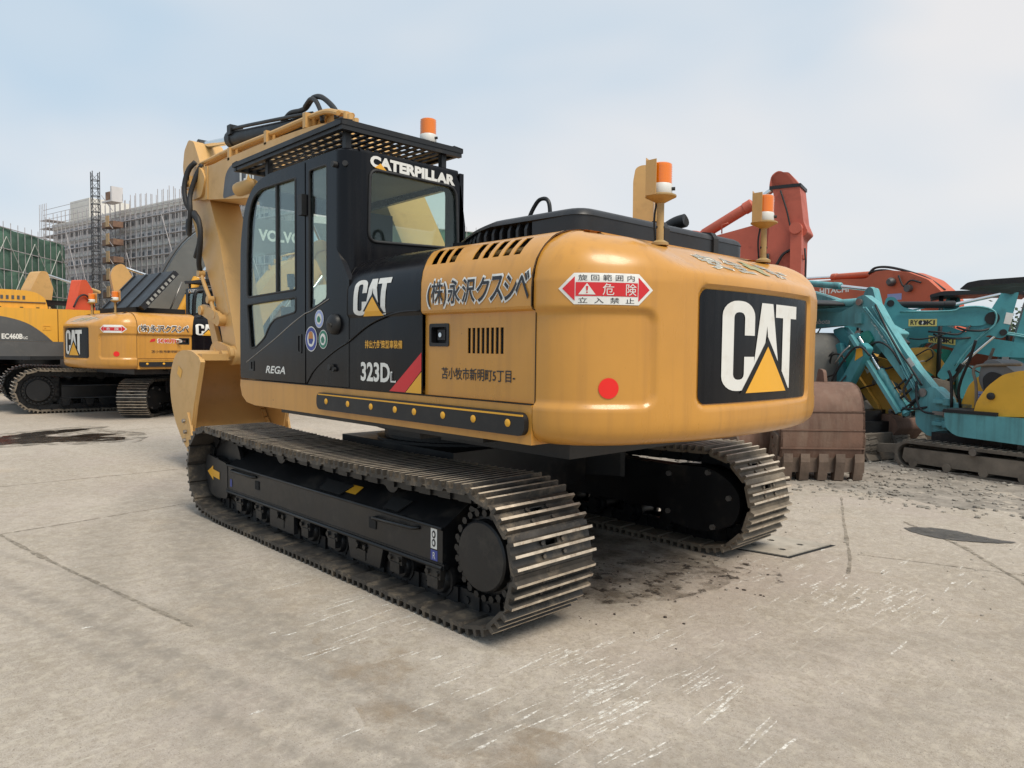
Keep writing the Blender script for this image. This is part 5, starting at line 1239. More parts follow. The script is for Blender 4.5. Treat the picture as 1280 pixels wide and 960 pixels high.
YX1 = empty('crawler_excavator', (22.4, -3.6, 0), R(-100)); tag(YX1, 'yellow excavator whose curled stick tip rises before the scaffolded block', 'excavator'); plain_base(YX1, YELB, cab=True, hz=2.2)
b = B(); prism(b, round_poly([(-.3, 1.6), (-.2, 3.3), (-.3, 3.85), (-.18, 4.15), (.05, 4.25), (.2, 4.1), (.42, 3.7), (.3, 1.6)], .12), 'Y', -.3, .3); obj('boom', b, YELB, YX1, 40)
cylinder(YX1, (1.3, 0, 3.75), (.9, 0, 3.9), (.1, 0, 4.15), .09, .05, YELB)
YX2 = empty('crawler_excavator', (25.4, -.6, 0), R(-70)); tag(YX2, 'yellow excavator with cream stick head showing above the amber hood', 'excavator'); plain_base(YX2, VYEL, cab=False, hz=3.15, x0=-2.5, x1=2.2)
b = B(); prism(b, round_poly([(.9, 2.6), (1.6, 2.6), (1.75, 3.5), (1.55, 4.1), (1.3, 4.1), (.95, 3.4)], .1), 'Y', -.3, .3); obj('stick', b, YELB, YX2, 40)
cylinder(YX2, (3.6, .0, 3.55), (2.8, 0, 3.75), (1.55, 0, 4.05), .07, .04, YELB)

# ================================================================== buildings beyond the yard
CONC = mat('hazed_concrete', (.64, .61, .60), .9, var=.12, vscale=.25, dirt=(.38, .35, .35), damt=.6, dscale=.5)  # lightened so the colour itself carries the distance haze
SCAF = mat('hazed_scaffold', (.44, .41, .41), .6, var=.2)  # tube grey paled, haze painted into it as well
WIN = mat('hazed_opening', (.18, .175, .18), .6, var=.3)  # openings raised from dark, haze mixed into the colour
PAL = mat('pale_render', (.66, .63, .58), .85, var=.08, vscale=.3)
AB = empty('apartment_block', (105.5, -48.8, 0), R(9.75)); tag(AB, 'grey unfinished concrete block wrapped in scaffolding with hoist shaft', 'building')
LEN, NS, SH = 79., 8, 3.35
b = B(); box(b, -8, LEN, -14, 0, 0, NS*SH); obj('wall', b, CONC, AB)
b = B(); box(b, -8.2, LEN+.3, -14.2, .25, NS*SH, NS*SH+.9); obj('parapet', b, PAL, AB)
wme = None
for f in range(NS):
    b = B(); box(b, -8, LEN, .0, .35, f*SH+SH-.35, f*SH+SH+.25); obj('floor_band', b, PAL, AB)
    for i in range(26):
        x = 1.5+i*3.0
        if wme is None:
            b = B(); box(b, -.95, .95, -.3, .06, -.75, .75); o = obj('window', b, WIN, AB); wme = o.data
        else: o = bpy.data.objects.new('window', wme); COL.objects.link(o); o.parent = AB
        o.location = (x+random.uniform(-.15, .15), 0, f*SH+1.65)
b = B(); box(b, LEN-16, LEN-7, -9, -.5, NS*SH, NS*SH+5.2); obj('roof_stair_core', b, PAL, AB)
b = B()
for i in range(45):
    x = -8+i*2.0; top = NS*SH+2.2+random.uniform(0, .9)
    for y in (1.3, .5): beam(b, (x, y, 0), (x, y, top), .10, .10)
for k in range(15):
    z = 1.8*(k+1)
    for y in (1.3, .5): beam(b, (-8, y, z), (LEN+1.5, y, z), .08, .08)
    if k % 2: box(b, -8, LEN+1.5, .45, 1.35, z-.12, z-.02)
for i in range(14):
    x = -8+i*6.5; beam(b, (x, 1.45, 1+6*(i % 3)), (x+6, 1.45, 13+6*(i % 3)), .12, .12)
for k in range(5): beam(b, (LEN-18, .5, NS*SH+1.1*k), (LEN+4, .5, NS*SH+1.1*k), .08, .08); beam(b, (LEN+4-k*.9, 1.3, 5), (LEN+4-k*.9, 1.3, NS*SH+5.5), .09, .09)
for k in range(16): box(b, LEN, LEN+4, -6, 1.3, 1.8*k+1.7, 1.8*k+1.8)
o = obj('scaffold', b, SCAF, AB); o['kind'] = 'stuff'
# hoist shaft and lattice mast
RUST = mat('rusty_panel', (.22, .13, .09), .8, var=.25, vscale=.6, dirt=(.45, .30, .16), damt=.7, dscale=.8)
b = B()
b.free()
for k in range(8):
    b = B(); box(b, 44.5, 49, 1.5, 3.4, k*SH+.4, k*SH+1.5); obj('hoist_panel', b, RUST, AB)
for k in range(8):
    b = B(); box(b, 46, 47.2, 3.4, 3.55, k*SH+.5, k*SH+2.6); obj('hoist_door', b, mat('tan_door', (.5, .33, .17), .7), AB)
b = B(); box(b, 44.5, 48.5, 1.5, 3.6, NS*SH+1.8, NS*SH+2.1); box(b, 44.5, 45, 1.5, 3.6, NS*SH+2.1, NS*SH+4.6); box(b, 44.5, 48.5, 1.5, 1.6, NS*SH+2.1, NS*SH+3.4); obj('hoist_cage', b, CONC, AB)
b = B(); box(b, 46, 47.6, 1.7, 3.3, NS*SH+2.1, NS*SH+3.8); obj('hoist_load', b, RUST, AB)
for k in range(9):
    b = B(); beam(b, (44.6, 3.4, k*SH), (48.9, 3.4, k*SH+SH), .12, .12); obj('hoist_brace', b, SCAF, AB)
MS = empty('hoist_mast', (148.5, -34.9, 0)); tag(MS, 'tall thin lattice mast standing before the scaffolded block', 'mast')
b = B()
for x in (-.6, .6):
    for y in (-.6, .6): beam(b, (x, y, 0), (x, y, 33.5), .13, .13)
for k in range(23):
    z = 1.45*k
    for a, c in (((-.6, -.6), (.6, -.6)), ((.6, -.6), (.6, .6)), ((.6, .6), (-.6, .6)), ((-.6, .6), (-.6, -.6))):
        beam(b, (*a, z), (*c, z), .12, .12); beam(b, (*a, z), (*c, z+1.45), .06, .06)
obj('lattice', b, mat('mast_steel', (.06, .06, .065), .6), MS)
NETM = mat('hazed_net', (.10, .19, .14), .9, var=.25, vscale=.12, dirt=(.12, .25, .18), damt=.5, dscale=.35, bump=.2, bscale=2)  # green muted, the haze of distance is in the colour
def net_block(loc, rz, L, H, D, label):
    r = empty('netted_building', loc, rz); tag(r, label, 'building')
    b = B(); box(b, 0, L, -D, 0, 0, H); obj('wall', b, CONC, r)
    nf = int(H/3)
    for k in range(nf):
        b = B(); n = 40; row = []
        for j in range(4):
            row.append([b.verts.new((L*i/n, .9+.25*math.sin(i*1.1+k)+.18*math.sin(math.pi*j/3), k*H/nf+H/nf*j/3)) for i in range(n+1)])
        for j in range(3):
            for i in range(n): b.faces.new([row[j][i], row[j][i+1], row[j+1][i+1], row[j+1][i]])
        obj('safety_net', b, NETM, r, 60)
    b = B()
    for k in range(nf+1): beam(b, (0, 1.3, k*H/nf), (L, 1.3, k*H/nf), .14, .14)
    for i in range(int(L/2.2)): beam(b, (i*2.2, 1.3, 0), (i*2.2, 1.3, H+1.0), .08, .08)
    o = obj('scaffold', b, SCAF, r); o['kind'] = 'stuff'
    b = B()
    for i in range(int(L/9)+1):
        beam(b, (i*9-4, 1.5, H*.5), (i*9+3.5, 1.5, H*.93), .09, .09); beam(b, (i*9+3.5, 1.5, H*.93), (i*9+10, 1.5, H*.5), .09, .09)
    o = obj('diagonal_brace', b, mat('pale_tube', (.5, .52, .48), .6), r); o['kind'] = 'stuff'
net_block((157.5, -31.0, 0), math.atan2(46, -62.4)+0, 60, 20.3, 12, 'low building wrapped in green safety netting with crossed pale braces')
net_block((112, -112, 0), R(75), 34, 26.2, 12, 'far green netted building peeking between cab and engine cover')
# side profiles of the parked machines, metres in each machine's own frame
M1 = dict(root=(-2.245, -7.040), h=-14.0
    , boom=[(0.72, 1.05), (0.84, 0.73), (0.98, 0.77), (1.15, 1.13), (1.44, 1.48), (1.70, 1.77), (1.89, 1.92), (2.14, 1.96), (2.77, 1.92), (3.02, 1.92), (3.03, 2.17), (2.78, 2.18), (2.20, 2.17), (1.98, 2.26), (1.94, 2.38), (1.82, 2.41), (1.62, 2.26), (1.46, 2.00), (1.23, 1.67), (0.98, 1.34)]
    , boomcyl=[(1.89, 1.80), (1.43, 1.21), (1.05, 0.65)]
    , stickcyl=[(1.87, 2.31), (3.03, 2.28)]
    , pipes=[(1.64, 2.21), (1.48, 1.97), (1.22, 1.56), (0.97, 1.13), (0.85, 0.95)]
    , pipes2=[(1.77, 2.21), (1.56, 1.97), (1.37, 1.73), (1.09, 1.24), (0.94, 1.00)]
    , bracket=[(0.97, 1.00), (0.72, 1.10), (0.52, 0.92), (0.50, 0.43), (0.77, 0.40), (0.95, 0.55)]
    , text=[(2.74, 1.97), (2.39, 2.06)]
    , num=[(1.64, 2.15), (1.33, 1.74)]
    , cowl=[(0.36, 0.77), (0.32, 0.93), (0.25, 1.13), (0.14, 1.25), (0.03, 1.30), (-0.07, 1.26), (-0.11, 0.78)]
    , seat=[(0.06, 1.21), (0.03, 1.41), (-0.06, 1.49), (-0.17, 1.46), (-0.30, 1.37), (-0.44, 1.28), (-0.45, 0.98), (-0.06, 0.96)]
    , cover=[(-0.06, 0.77), (-0.10, 0.96), (-0.22, 1.15), (-0.39, 1.30), (-0.61, 1.36), (-0.86, 1.29), (-0.92, 0.82)]
    , sticker=[(0.13, 1.05), (0.00, 0.85)]
)
M2 = dict(root=(-0.246, -8.937), h=-164.0
    , boom=[(-0.25, 1.15), (-0.15, 1.82), (-0.07, 2.17), (-0.01, 2.46), (0.11, 2.47), (0.23, 2.30), (0.49, 2.22), (0.93, 2.23), (1.36, 2.30), (1.45, 2.20), (1.45, 2.05), (1.32, 1.98), (0.94, 1.99), (0.49, 1.98), (0.21, 1.93), (0.10, 1.56), (-0.00, 1.16)]
    , stick=[(1.64, 2.67), (1.76, 2.64), (1.80, 2.49), (1.73, 2.14), (1.67, 1.83), (1.59, 1.78), (1.44, 1.85), (1.29, 1.73), (1.13, 1.47), (0.99, 1.19), (0.86, 1.11), (0.75, 1.18), (0.90, 1.47), (1.08, 1.83), (1.28, 2.08), (1.45, 2.23), (1.56, 2.45)]
    , cyl=[(0.06, 2.34), (0.98, 2.32), (1.69, 2.30)]
    , cyl2=[(1.46, 1.83), (1.07, 1.38), (0.87, 0.93)]
    , label=[(0.33, 2.10), (0.73, 1.98)]
    , label2=[(1.64, 2.12), (1.74, 1.97)]
)
M3 = dict(root=(0.059, -10.208), h=-164.0
    , boom=[(-0.26, 0.97), (-0.14, 1.41), (0.04, 1.78), (0.22, 2.02), (0.47, 2.14), (0.84, 2.02), (1.20, 1.89), (1.55, 1.80), (2.17, 1.69), (2.18, 1.48), (1.56, 1.50), (1.15, 1.58), (0.85, 1.66), (0.61, 1.74), (0.42, 1.71), (0.28, 1.49), (0.19, 1.13), (0.13, 0.91)]
    , pipe=[(0.16, 2.11), (0.53, 2.19), (1.20, 1.99), (2.17, 1.79)]
    , label=[(0.55, 1.85), (0.96, 1.70)]
    , ku=[(0.99, 1.71), (1.14, 1.58)]
)
M4 = dict(root=(0.041, -11.670), h=-164.0
    , boom=[(-0.49, 0.93), (-0.29, 1.38), (-0.02, 1.60), (0.38, 1.64), (0.78, 1.52), (1.17, 1.36), (1.18, 1.06), (0.79, 1.12), (0.40, 1.17), (0.13, 1.10), (-0.06, 0.78)]
)
Y1 = dict(root=(-0.406, -7.806), h=-20.0
    , stick=[(0.21, 1.40), (0.00, 1.48), (-0.17, 1.37), (-0.32, 1.17), (-0.55, 0.85), (-0.67, 0.62), (-0.57, 0.52), (-0.35, 0.62), (-0.15, 0.85), (0.05, 1.12)]
    , stick2=[(0.29, 1.27), (0.20, 1.35), (-0.31, 0.77), (-0.40, 0.60), (-0.29, 0.66)]
    , dark=[(-0.49, 1.80), (-0.66, 1.70), (0.21, 0.73), (0.37, 0.85)]
    , bucket=[(-0.19, 0.27), (-0.20, 0.48), (-0.35, 0.62), (-0.57, 0.66), (-0.71, 0.60), (-0.78, 0.46), (-0.53, 0.13), (-0.26, 0.04)]
)
Y2 = dict(root=(-0.558, -10.130), h=-164.0
    , boom=[(-0.41, 1.56), (-0.27, 1.64), (0.01, 1.65), (0.13, 1.54), (0.30, 1.27), (0.41, 1.02), (0.24, 0.96), (0.07, 1.18), (-0.13, 1.31), (-0.38, 1.35)]
)
T1 = dict(root=(-0.355, -7.319), h=-20.0
    , a=[(0.29, 0.91), (0.05, 1.19), (-0.17, 1.55), (-0.24, 1.70), (-0.36, 1.61), (-0.27, 1.41), (-0.07, 1.07), (0.09, 0.85)]
    , b=[(0.38, 1.28), (0.12, 1.58), (-0.01, 1.82), (-0.18, 1.88), (-0.27, 1.74), (-0.08, 1.55), (0.20, 1.18)]
    , c=[(0.50, 1.90), (0.32, 1.94), (0.16, 1.79), (0.24, 1.55), (0.40, 1.60)]
)
W1 = dict(root=(1.173, -8.900), h=-20.0
    , boom=[(-2.07, 1.81), (-1.63, 2.04), (-1.47, 2.18), (-1.00, 2.38), (-0.66, 2.49), (-0.23, 2.62), (0.36, 2.75), (0.86, 2.45), (-0.24, 2.28), (-1.01, 2.11)]
    , cyl=[(0.36, 2.83), (-0.87, 2.66), (-1.43, 2.56)]
    , ear=[(-1.29, 2.21), (-1.37, 2.52), (-1.43, 2.60), (-1.53, 2.58), (-1.58, 2.43), (-1.65, 2.19)]
    , text=[(-0.28, 2.39), (-0.66, 2.48)]
)
H1 = dict(root=(1.152, -13.687), h=-20.0
    , boom=[(-1.34, 2.66), (-1.17, 2.85), (-0.87, 3.11), (-0.39, 3.31), (0.11, 3.40), (0.44, 3.40), (0.69, 3.26), (1.42, 3.30), (2.51, 3.32), (3.50, 3.34), (3.49, 2.91), (2.49, 2.81), (1.39, 2.68), (0.28, 2.59), (-0.71, 2.51), (-1.35, 2.38)]
    , cyl=[(0.42, 3.36), (1.90, 3.37), (3.36, 3.45)]
    , text=[(2.04, 3.03), (1.16, 3.12)]
    , plate=[(0.08, 2.85), (-0.24, 2.74)]
    , hose=[(0.74, 3.33), (0.57, 3.45), (0.21, 3.43), (-0.30, 3.28), (-0.78, 3.08), (-1.15, 2.82)]
    , hose2=[(0.70, 3.37), (0.31, 3.37), (-0.30, 3.19), (-0.69, 3.02), (-1.07, 2.76)]
)
R1 = dict(root=(0.629, -7.014), h=14.0
    , stick=[(0.17, 4.22), (0.08, 4.29), (-0.09, 4.27), (-0.25, 4.06), (-0.32, 3.51), (-0.39, 3.35), (-0.30, 3.26), (-0.30, 2.71), (-0.31, 1.79), (-0.10, 1.79), (0.21, 2.92), (0.18, 3.42), (0.11, 3.85)]
    , boom=[(1.46, 2.86), (1.27, 3.37), (0.81, 3.46), (0.37, 3.55), (0.13, 3.52), (0.10, 3.29), (0.24, 3.08), (0.54, 2.75), (0.72, 2.31), (1.10, 2.05)]
    , cyl=[(1.30, 3.47), (0.46, 3.92), (0.15, 4.14)]
    , cyl2=[(-0.24, 3.39), (-0.29, 1.79)]
    , band=[(0.17, 4.07), (-0.26, 4.06)]
)
YC = dict(root=(3.568, -7.555), h=30.0
    , col=[(0.27, 3.19), (0.30, 4.70), (0.26, 4.94), (0.16, 4.99), (-0.07, 4.99), (-0.15, 3.18)]
)
# ================================================================== right: dirt strip and rubble
GRV = mat('dirt_gravel', (.30, .265, .225), .95, var=.28, vscale=3, dirt=(.17, .145, .12), damt=.7, dscale=7, dthr=.5, bump=.9, bscale=22)
def dirt_h(x, y):
    e = min(1, max(0, (-3.95+.25*noise.noise((x*1.3, 0, 0))-y)/.9))
    return -.012+e*(.022+.03*noise.noise((x*1.9, y*1.9, 0))+.03*abs(noise.noise((x*5, y*5, 4)))+.014*noise.noise((x*13, y*13, 7)))
bm = B(); nx, ny = 150, 90; V = []
for i in range(nx+1):
    V.append([bm.verts.new((-6.5+11*i/nx, -3.6-7.5*(j/ny)**1.3, dirt_h(-6.5+11*i/nx, -3.6-7.5*(j/ny)**1.3))) for j in range(ny+1)])
for i in range(nx):
    for j in range(ny): bm.faces.new([V[i][j], V[i+1][j], V[i+1][j+1], V[i][j+1]])
o = obj('dirt_strip', bm, GRV, None, 60); o['kind'] = 'structure'
STN = mat('stones', (.30, .27, .23), .9, var=.35, vscale=.8, bump=.3, bscale=40)
def scatter(n, fn, name, label, smin, smax, m_=STN):
    bm = B()
    for _ in range(n):
        x, y, z = fn(); s = random.uniform(smin, smax)*(.5+random.random())
        r = bmesh.ops.create_icosphere(bm, subdivisions=1, radius=s)
        a = random.uniform(.6, 1.5), random.uniform(.6, 1.3), random.uniform(.35, .8); q = Matrix.Rotation(random.random()*6, 3, 'Z')
        for v in r['verts']:
            c = v.co; c = Vector((c.x*a[0], c.y*a[1], c.z*a[2]))*random.uniform(.85, 1.15); v.co = q @ c + Vector((x, y, z+s*.2))
    o = obj(name, bm, m_); o['kind'] = 'stuff'; o['label'] = label; o['category'] = 'stones'; return o
def p1():
    while True:
        x, y = random.uniform(-5.5, 2.5), random.uniform(-7.6, -3.9)
        if random.random() < .35+.65*abs(noise.noise((x*.9, y*.9, 2)))*2: return x, y, max(0, dirt_h(x, y))
scatter(2600, p1, 'gravel', 'loose gravel and crumbs scattered over the dirt strip', .008, .03)
def p2():
    x, y = random.uniform(-5.5, 1.0), random.gauss(-2.2, 1.6); return x, y, 0
scatter(260, p2, 'concrete_crumbs', 'fine crumbs lying on the bare concrete', .004, .011)
def p3():
    x, y = random.gauss(-1.95, .35), random.gauss(-.1, .55); return x, y, 0
scatter(90, p3, 'rust_flakes', 'dark rust and mud flakes dropped behind the tracks', .004, .012, mat('dark_flake', (.05, .038, .03), .8))
RUB2 = mat('broken_concrete', (.16, .145, .13), .95, var=.4, vscale=1.5, bump=.4, bscale=30)
for i in range(26):
    b = B(); r = bmesh.ops.create_icosphere(b, subdivisions=2, radius=random.uniform(.10, .22))
    for v in r['verts']: v.co = Vector((v.co.x*1.3, v.co.y, v.co.z*.75))*(1+.35*noise.noise(v.co*7+Vector((i*3.1, 0, 0))))
    o = obj('rubble_block', b, RUB2, None, 40); t = i/26
    o.location = (.15-1.0*random.random(), -7.5-.9*random.random()-.3*t, .08+.62*(i % 4)/4+random.uniform(-.04, .06)); o.rotation_euler = (random.random()*6, random.random()*6, random.random()*6)
    tag(o, 'dark broken concrete lump in the heap behind the rusty bucket', 'rubble', 'rubble heap behind the rusty bucket')

# ================================================================== rusty digging bucket standing on its teeth
RST = mat('rusty_steel', (.155, .085, .058), .75, var=.25, vscale=2.2, dirt=(.22, .15, .11), damt=.7, dscale=4, dthr=.52, bump=.25, bscale=35, streak=True)
RST2 = mat('muddy_steel', (.15, .105, .078), .8, var=.3, vscale=4, dirt=(.10, .075, .05), damt=.6, dscale=6, bump=.3, bscale=30)
RB = empty('excavator_bucket', (-.87, -4.86, 0), R(46.5)); tag(RB, 'rusty brown excavator bucket standing on its teeth behind the counterweight', 'bucket')
# local x = along the width (to the right as seen), local y = towards the viewer
prof = [tuple(v.xy) for v in catmull([(.22, .16, 0), (.27, .45, 0), (.26, .78, 0), (.18, 1.02, 0), (.02, 1.15, 0), (-.25, 1.17, 0), (-.5, 1.05, 0), (-.68, .85, 0)], 5)]
inn = []
for i, (y, z) in enumerate(prof):
    a = Vector(prof[max(0, i-1)]); c = Vector(prof[min(len(prof)-1, i+1)]); d = (c-a).normalized(); inn.append((y-d.y*.03*(1), z+d.x*.03*(1)))
if inn[0][0] > prof[0][0]: inn = [(2*a[0]-c[0], 2*a[1]-c[1]) for a, c in zip(prof, inn)]
b = B(); prism(b, prof+inn[::-1], 'X', -.5, .5)
for s in (-1, 1): prism(b, prof+[(-.45, .55), (-.1, .18)], 'X', s*.5, s*.475)
BK = obj('shell', b, RST, RB, 35)
for k, z in enumerate((.40, .62, .84)):
    b = B()
    y = {.40: .265, .62: .27, .84: .25}[z]; box(b, -.5, .5, y-.02, y+.012, z-.008, z+.008); obj('wear_strip', b, RST, RB)
b = B(); box(b, -.52, .52, .17, .245, .11, .30); bevel(b, .02, 1); obj('cutting_edge', b, RST2, RB)
for i in range(5):
    x = -.42+i*.21+random.uniform(-.012, .012); b = B()
    prism(b, [(.30, .34), (.31, .24), (.27, .02), (.22, 0), (.18, .02), (.16, .20)], 'X', x-.055, x+.055); bevel(b, .015, 1); obj('tooth', b, RST2, RB)
for s in (-1, 1):
    b = B(); prism(b, round_poly([(-.05, .25), (.20, .22), (.24, .55), (.05, .60)], .03), 'X', s*.503, s*.535); obj('side_cutter', b, RST2, RB)
    for q_ in ((.08, .33), (.14, .42), (.10, .52)):
        b = B(); cyl(b, (s*.53, q_[0], q_[1]), (s*.55, q_[0], q_[1]), .02, n=8); obj('cutter_bolt', b, RST, RB)
b = B(); prism(b, round_poly([(-.1, 1.15), (-.15, 1.32), (-.3, 1.34), (-.38, 1.1)], .04), 'X', -.2, -.16); prism(b, round_poly([(-.1, 1.15), (-.15, 1.32), (-.3, 1.34), (-.38, 1.1)], .04), 'X', .16, .2); obj('ear', b, RST, RB)
# a second bucket leaning behind it
RB2 = empty('excavator_bucket', (-.15, -4.75, 0), R(60)); tag(RB2, 'dark rust red bucket side with bolts, half hidden by the far track', 'bucket')
b = B(); prism(b, round_poly([(-.5, .05), (.25, .02), (.38, .4), (.30, .75), (0, .88), (-.45, .8)], .08), 'X', -.45, .45); bevel(b, .02, 1); obj('shell', b, RST, RB2, 35)
b = B(); prism(b, round_poly([(.2, .05), (.36, .1), (.42, .45), (.3, .6), (.18, .4)], .04), 'X', .45, .48); obj('side_cutter', b, RST2, RB2)

# ================================================================== teal mini excavators
TEAL = mat('teal_paint', (.12, .36, .385), .45, var=.12, vscale=2.5, dirt=(.06, .12, .115), damt=.55, dscale=3.5, dthr=.53, bump=.05, streak=True)
TEAD = mat('deep_teal', (.06, .27, .30), .45, var=.15, vscale=2, dirt=(.03, .08, .08), damt=.5, dscale=3)
TEAG = mat('green_teal', (.03, .27, .21), .45, var=.15, vscale=2, dirt=(.03, .08, .07), damt=.5, dscale=3)
KYEL = mat('cowl_yellow', (.78, .42, .04), .45, var=.08, dirt=(.4, .22, .06), damt=.4, dscale=3)
OLDY = mat('old_yellow', (.46, .26, .045), .5, var=.15, dirt=(.2, .12, .05), damt=.6, dscale=4)
GRYS = mat('seat_grey', (.17, .17, .17), .8, var=.12); MUDT = mat('muddy_rubber', (.15, .125, .10), .9, var=.3, vscale=4, dirt=(.22, .19, .15), damt=.6, dscale=5, bump=.3)
MUDF = mat('muddy_frame', (.19, .155, .12), .85, var=.3, vscale=3, dirt=(.22, .18, .14), damt=.7, dscale=4, bump=.2)
def belt(root, y0, y1, xf, xr, h):
    """rubber track: belt with lugs > carrier frame and rollers"""
    r = h/2; out = []
    base = [tuple(p) for p in rrect(xr, xf, .0, h, r*.98, 12)]
    P, pt = resample([(p[0], p[1]) for p in base], 120)
    bm = B(); inner = []
    for i, (c, d) in enumerate(P):
        n = Vector((d.y, -d.x)); out.append(c+n*(.0 if i % 3 else -.0)); inner.append(c-n*.038)
    cx = (xf+xr)/2
    if (inner[0]-Vector((cx, r))).length > (out[0]-Vector((cx, r))).length: inner = [2*o-i for o, i in zip(out, inner)]
    m_ = len(out); A = [[bm.verts.new((p.x, y, p.y)) for p in lst] for lst in (out, inner) for y in (y0, y1)]
    for i in range(m_):
        j = (i+1) % m_
        bm.faces.new([A[0][i], A[0][j], A[1][j], A[1][i]]); bm.faces.new([A[2][i], A[3][i], A[3][j], A[2][j]])
        bm.faces.new([A[0][i], A[2][i], A[2][j], A[0][j]]); bm.faces.new([A[1][i], A[1][j], A[3][j], A[3][i]])
    bt = obj('rubber_track', bm, MUDT, root, 40)
    bm = B()
    for i in range(0, m_, 3):
        c = out[i]; d = P[i][1]; n = (out[i]-inner[i]).normalized()
        for a, b_ in ((y0, (y0+y1)/2+.02), ((y0+y1)/2-.02, y1)):
            p = c+n*.004; beam(bm, (p.x, a, p.y), (p.x+d.x*.02, b_, p.y+d.y*.02), .035, .022, (n.x, 0, n.y))
    obj('track_lugs', bm, MUDT, bt)
    ym = (y0+y1)/2; bm = B(); prism(bm, [(xr+.22, .09), (xf-.15, .085), (xf-.10, .14), (xf-.12, h-.10), (xr+.3, h-.09), (xr+.2, .2)], 'Y', y0+.02, y1-.02); bevel(bm, .015, 1); obj('carrier_frame', bm, MUDF, bt)
    for i in range(4):
        x = xr+.35+i*(xf-xr-.6)/3; bm = B(); cyl(bm, (x, y0+.01, .085), (x, y1-.01, .085), .055, n=12); obj('roller', bm, MUDF, bt, 40)
    bm = B(); cyl(bm, (xr+r, y0+.01, r), (xr+r, y1-.01, r), r-.05, n=16); obj('drive_wheel', bm, MUDF, bt, 40)
    bm = B(); cyl(bm, ((xf+xr)/2-.05, y0+.01, h-.055), ((xf+xr)/2-.05, y1+.012, h-.055), .045, n=12); obj('top_roller', bm, STL, bt, 40)
def profile(root, name, pts, m_, y0, y1, rnd=.03, bev=.012, parent=None):
    b = B(); prism(b, round_poly(pts, rnd, 3) if rnd else pts, 'Y', y0, y1)
    if bev: bevel(b, bev, 1, 40)
    return obj(name, b, m_, parent or root, 35)
def canopy(root, x0, x1, y0, y1, z, posts):
    b = B(); pts = round_poly([(x1, z-.05), (x1-.10, z+.035), (x1-.25, z+.055), (x0+.2, z+.055), (x0, z), (x0, z-.05), (x0+.15, z-.02), (x1-.4, z-.01), (x1-.15, z-.03)], .03)
    prism(b, pts, 'Y', y0, y1); bevel(b, .02, 2, 40); c = obj('canopy_roof', b, BLKM, root, 40)
    for px_, py_ in posts:
        b = B(); tube(b, [(px_, py_, .8), (px_, py_, z)], .035, 8); obj('canopy_post', b, BLKM, c)
def mini_base(root, m_, cov, L=1.9, W=1.5, full=True, deck=True):
    for s in (1, -1): belt(root, *sorted((s*(W/2-.32), s*W/2)), L/2, -L/2, .40)
    b = B(); box(b, -.5, .5, -.5, .5, .2, .55); lathe(b, (0, 0, .45), (0, 0, 1), [(0, .4), (.12, .4)], 20); obj('car_body', b, FRM, root)
    b = B(); prism(b, rrect(-1.0, .45, -W/2+.05, W/2-.05, .3, 5) if deck else rrect(-.4, .3, -.3, .3, .2, 5), 'Z', .52, .78 if deck else .70); bevel(b, .03, 2); obj('deck', b, m_, root, 40)
    if full:
        b = B(); prism(b, round_poly([(-1.0, .78), (-1.02, 1.25), (-.7, 1.35), (-.35, 1.25), (-.3, .78)], .1), 'Y', -W/2+.1, W/2-.1); bevel(b, .04, 2); obj('engine_cover', b, cov, root, 40)
        b = B(); box(b, -.30, .1, -.22, .22, .78, 1.1); box(b, -.34, -.24, -.2, .2, 1.1, 1.5); bevel(b, .03, 2); obj('seat', b, GRYS, root)
def label_plate(parent, a, b_, ly, txt, tilt=0.):
    """small yellow name plate on a boom side facing the yard; ly = side plane"""
    (x0, z1), (x1, z0) = a, b_
    sgn = 1 if ly > 0 else -1
    x_l, x_r = x0, x1
    w = abs(x1-x0); fl = 1 if x1 > x0 else -1
    fn = lambda x, y: (x_l+fl*x, ly, z0+y+tilt*x)
    n = (0, sgn, 0)
    decal('name_plate', poly2d([(0, 0), (w, 0), (w, z1-z0), (0, z1-z0)]), mat('pale_yellow_vinyl', (.62, .52, .16), .5, var=.08), parent, fn, .003, None, n)
    decal('name_lettering', fit(text2d(txt, 1, .02), w*.06, w*.94, (z1-z0)*.15, (z1-z0)*.85), BLKV, parent, fn, .005, None, n)
    return fn
# ---- M1: the one in front
m1 = empty('mini_excavator', (*M1['root'], 0), R(M1['h'])); tag(m1, 'teal mini excavator with yellow cowls, grey seat and muddy rubber tracks', 'mini excavator')
for s in (1, -1): belt(m1, *sorted((s*.36, s*.68)), .88, -1.05, .38)
b = B(); box(b, -.5, .55, -.4, .4, .16, .5); lathe(b, (-.2, 0, .38), (0, 0, 1), [(0, .42), (.12, .42)], 24); obj('car_body', b, FRM, m1)
b = B(); prism(b, round_poly([(1.24, .02), (1.36, .05), (1.42, .22), (1.38, .40), (1.32, .40), (1.35, .22), (1.28, .08)], .02), 'Y', -.68, .68); BL1 = obj('dozer_blade', b, MUDF, m1, 40)
for s in (.42, -.42):
    b = B(); beam(b, (.3, s, .28), (1.32, s, .20), .10, .12); obj('blade_arm', b, MUDF, BL1)
b = B(); prism(b, round_poly([(.27, .79), (.25, .60), (.12, .50), (-1.2, .46), (-1.2, .79)], [.02, .05, .08, .05, .02], 4), 'Y', -.62, .62); bevel(b, .03, 3); obj('side_skirt', b, TEAL, m1, 40)
b = B(); box(b, -.36, .28, -.60, .63, .792, .835); bevel(b, .01, 1); obj('step_mat', b, RUB, m1)
profile(m1, 'front_cowl', M1['cowl'], KYEL, -.35, .12, .05, .03)
profile(m1, 'engine_cover', M1['cover'], KYEL, -.55, .58, .06, .04)
b = B(); lathe(b, (-.27, .575, 1.03), (0, 1, 0), [(0, .045), (.03, .045), (.04, .03)], 14); obj('cover_latch', b, RUB, m1, 40)
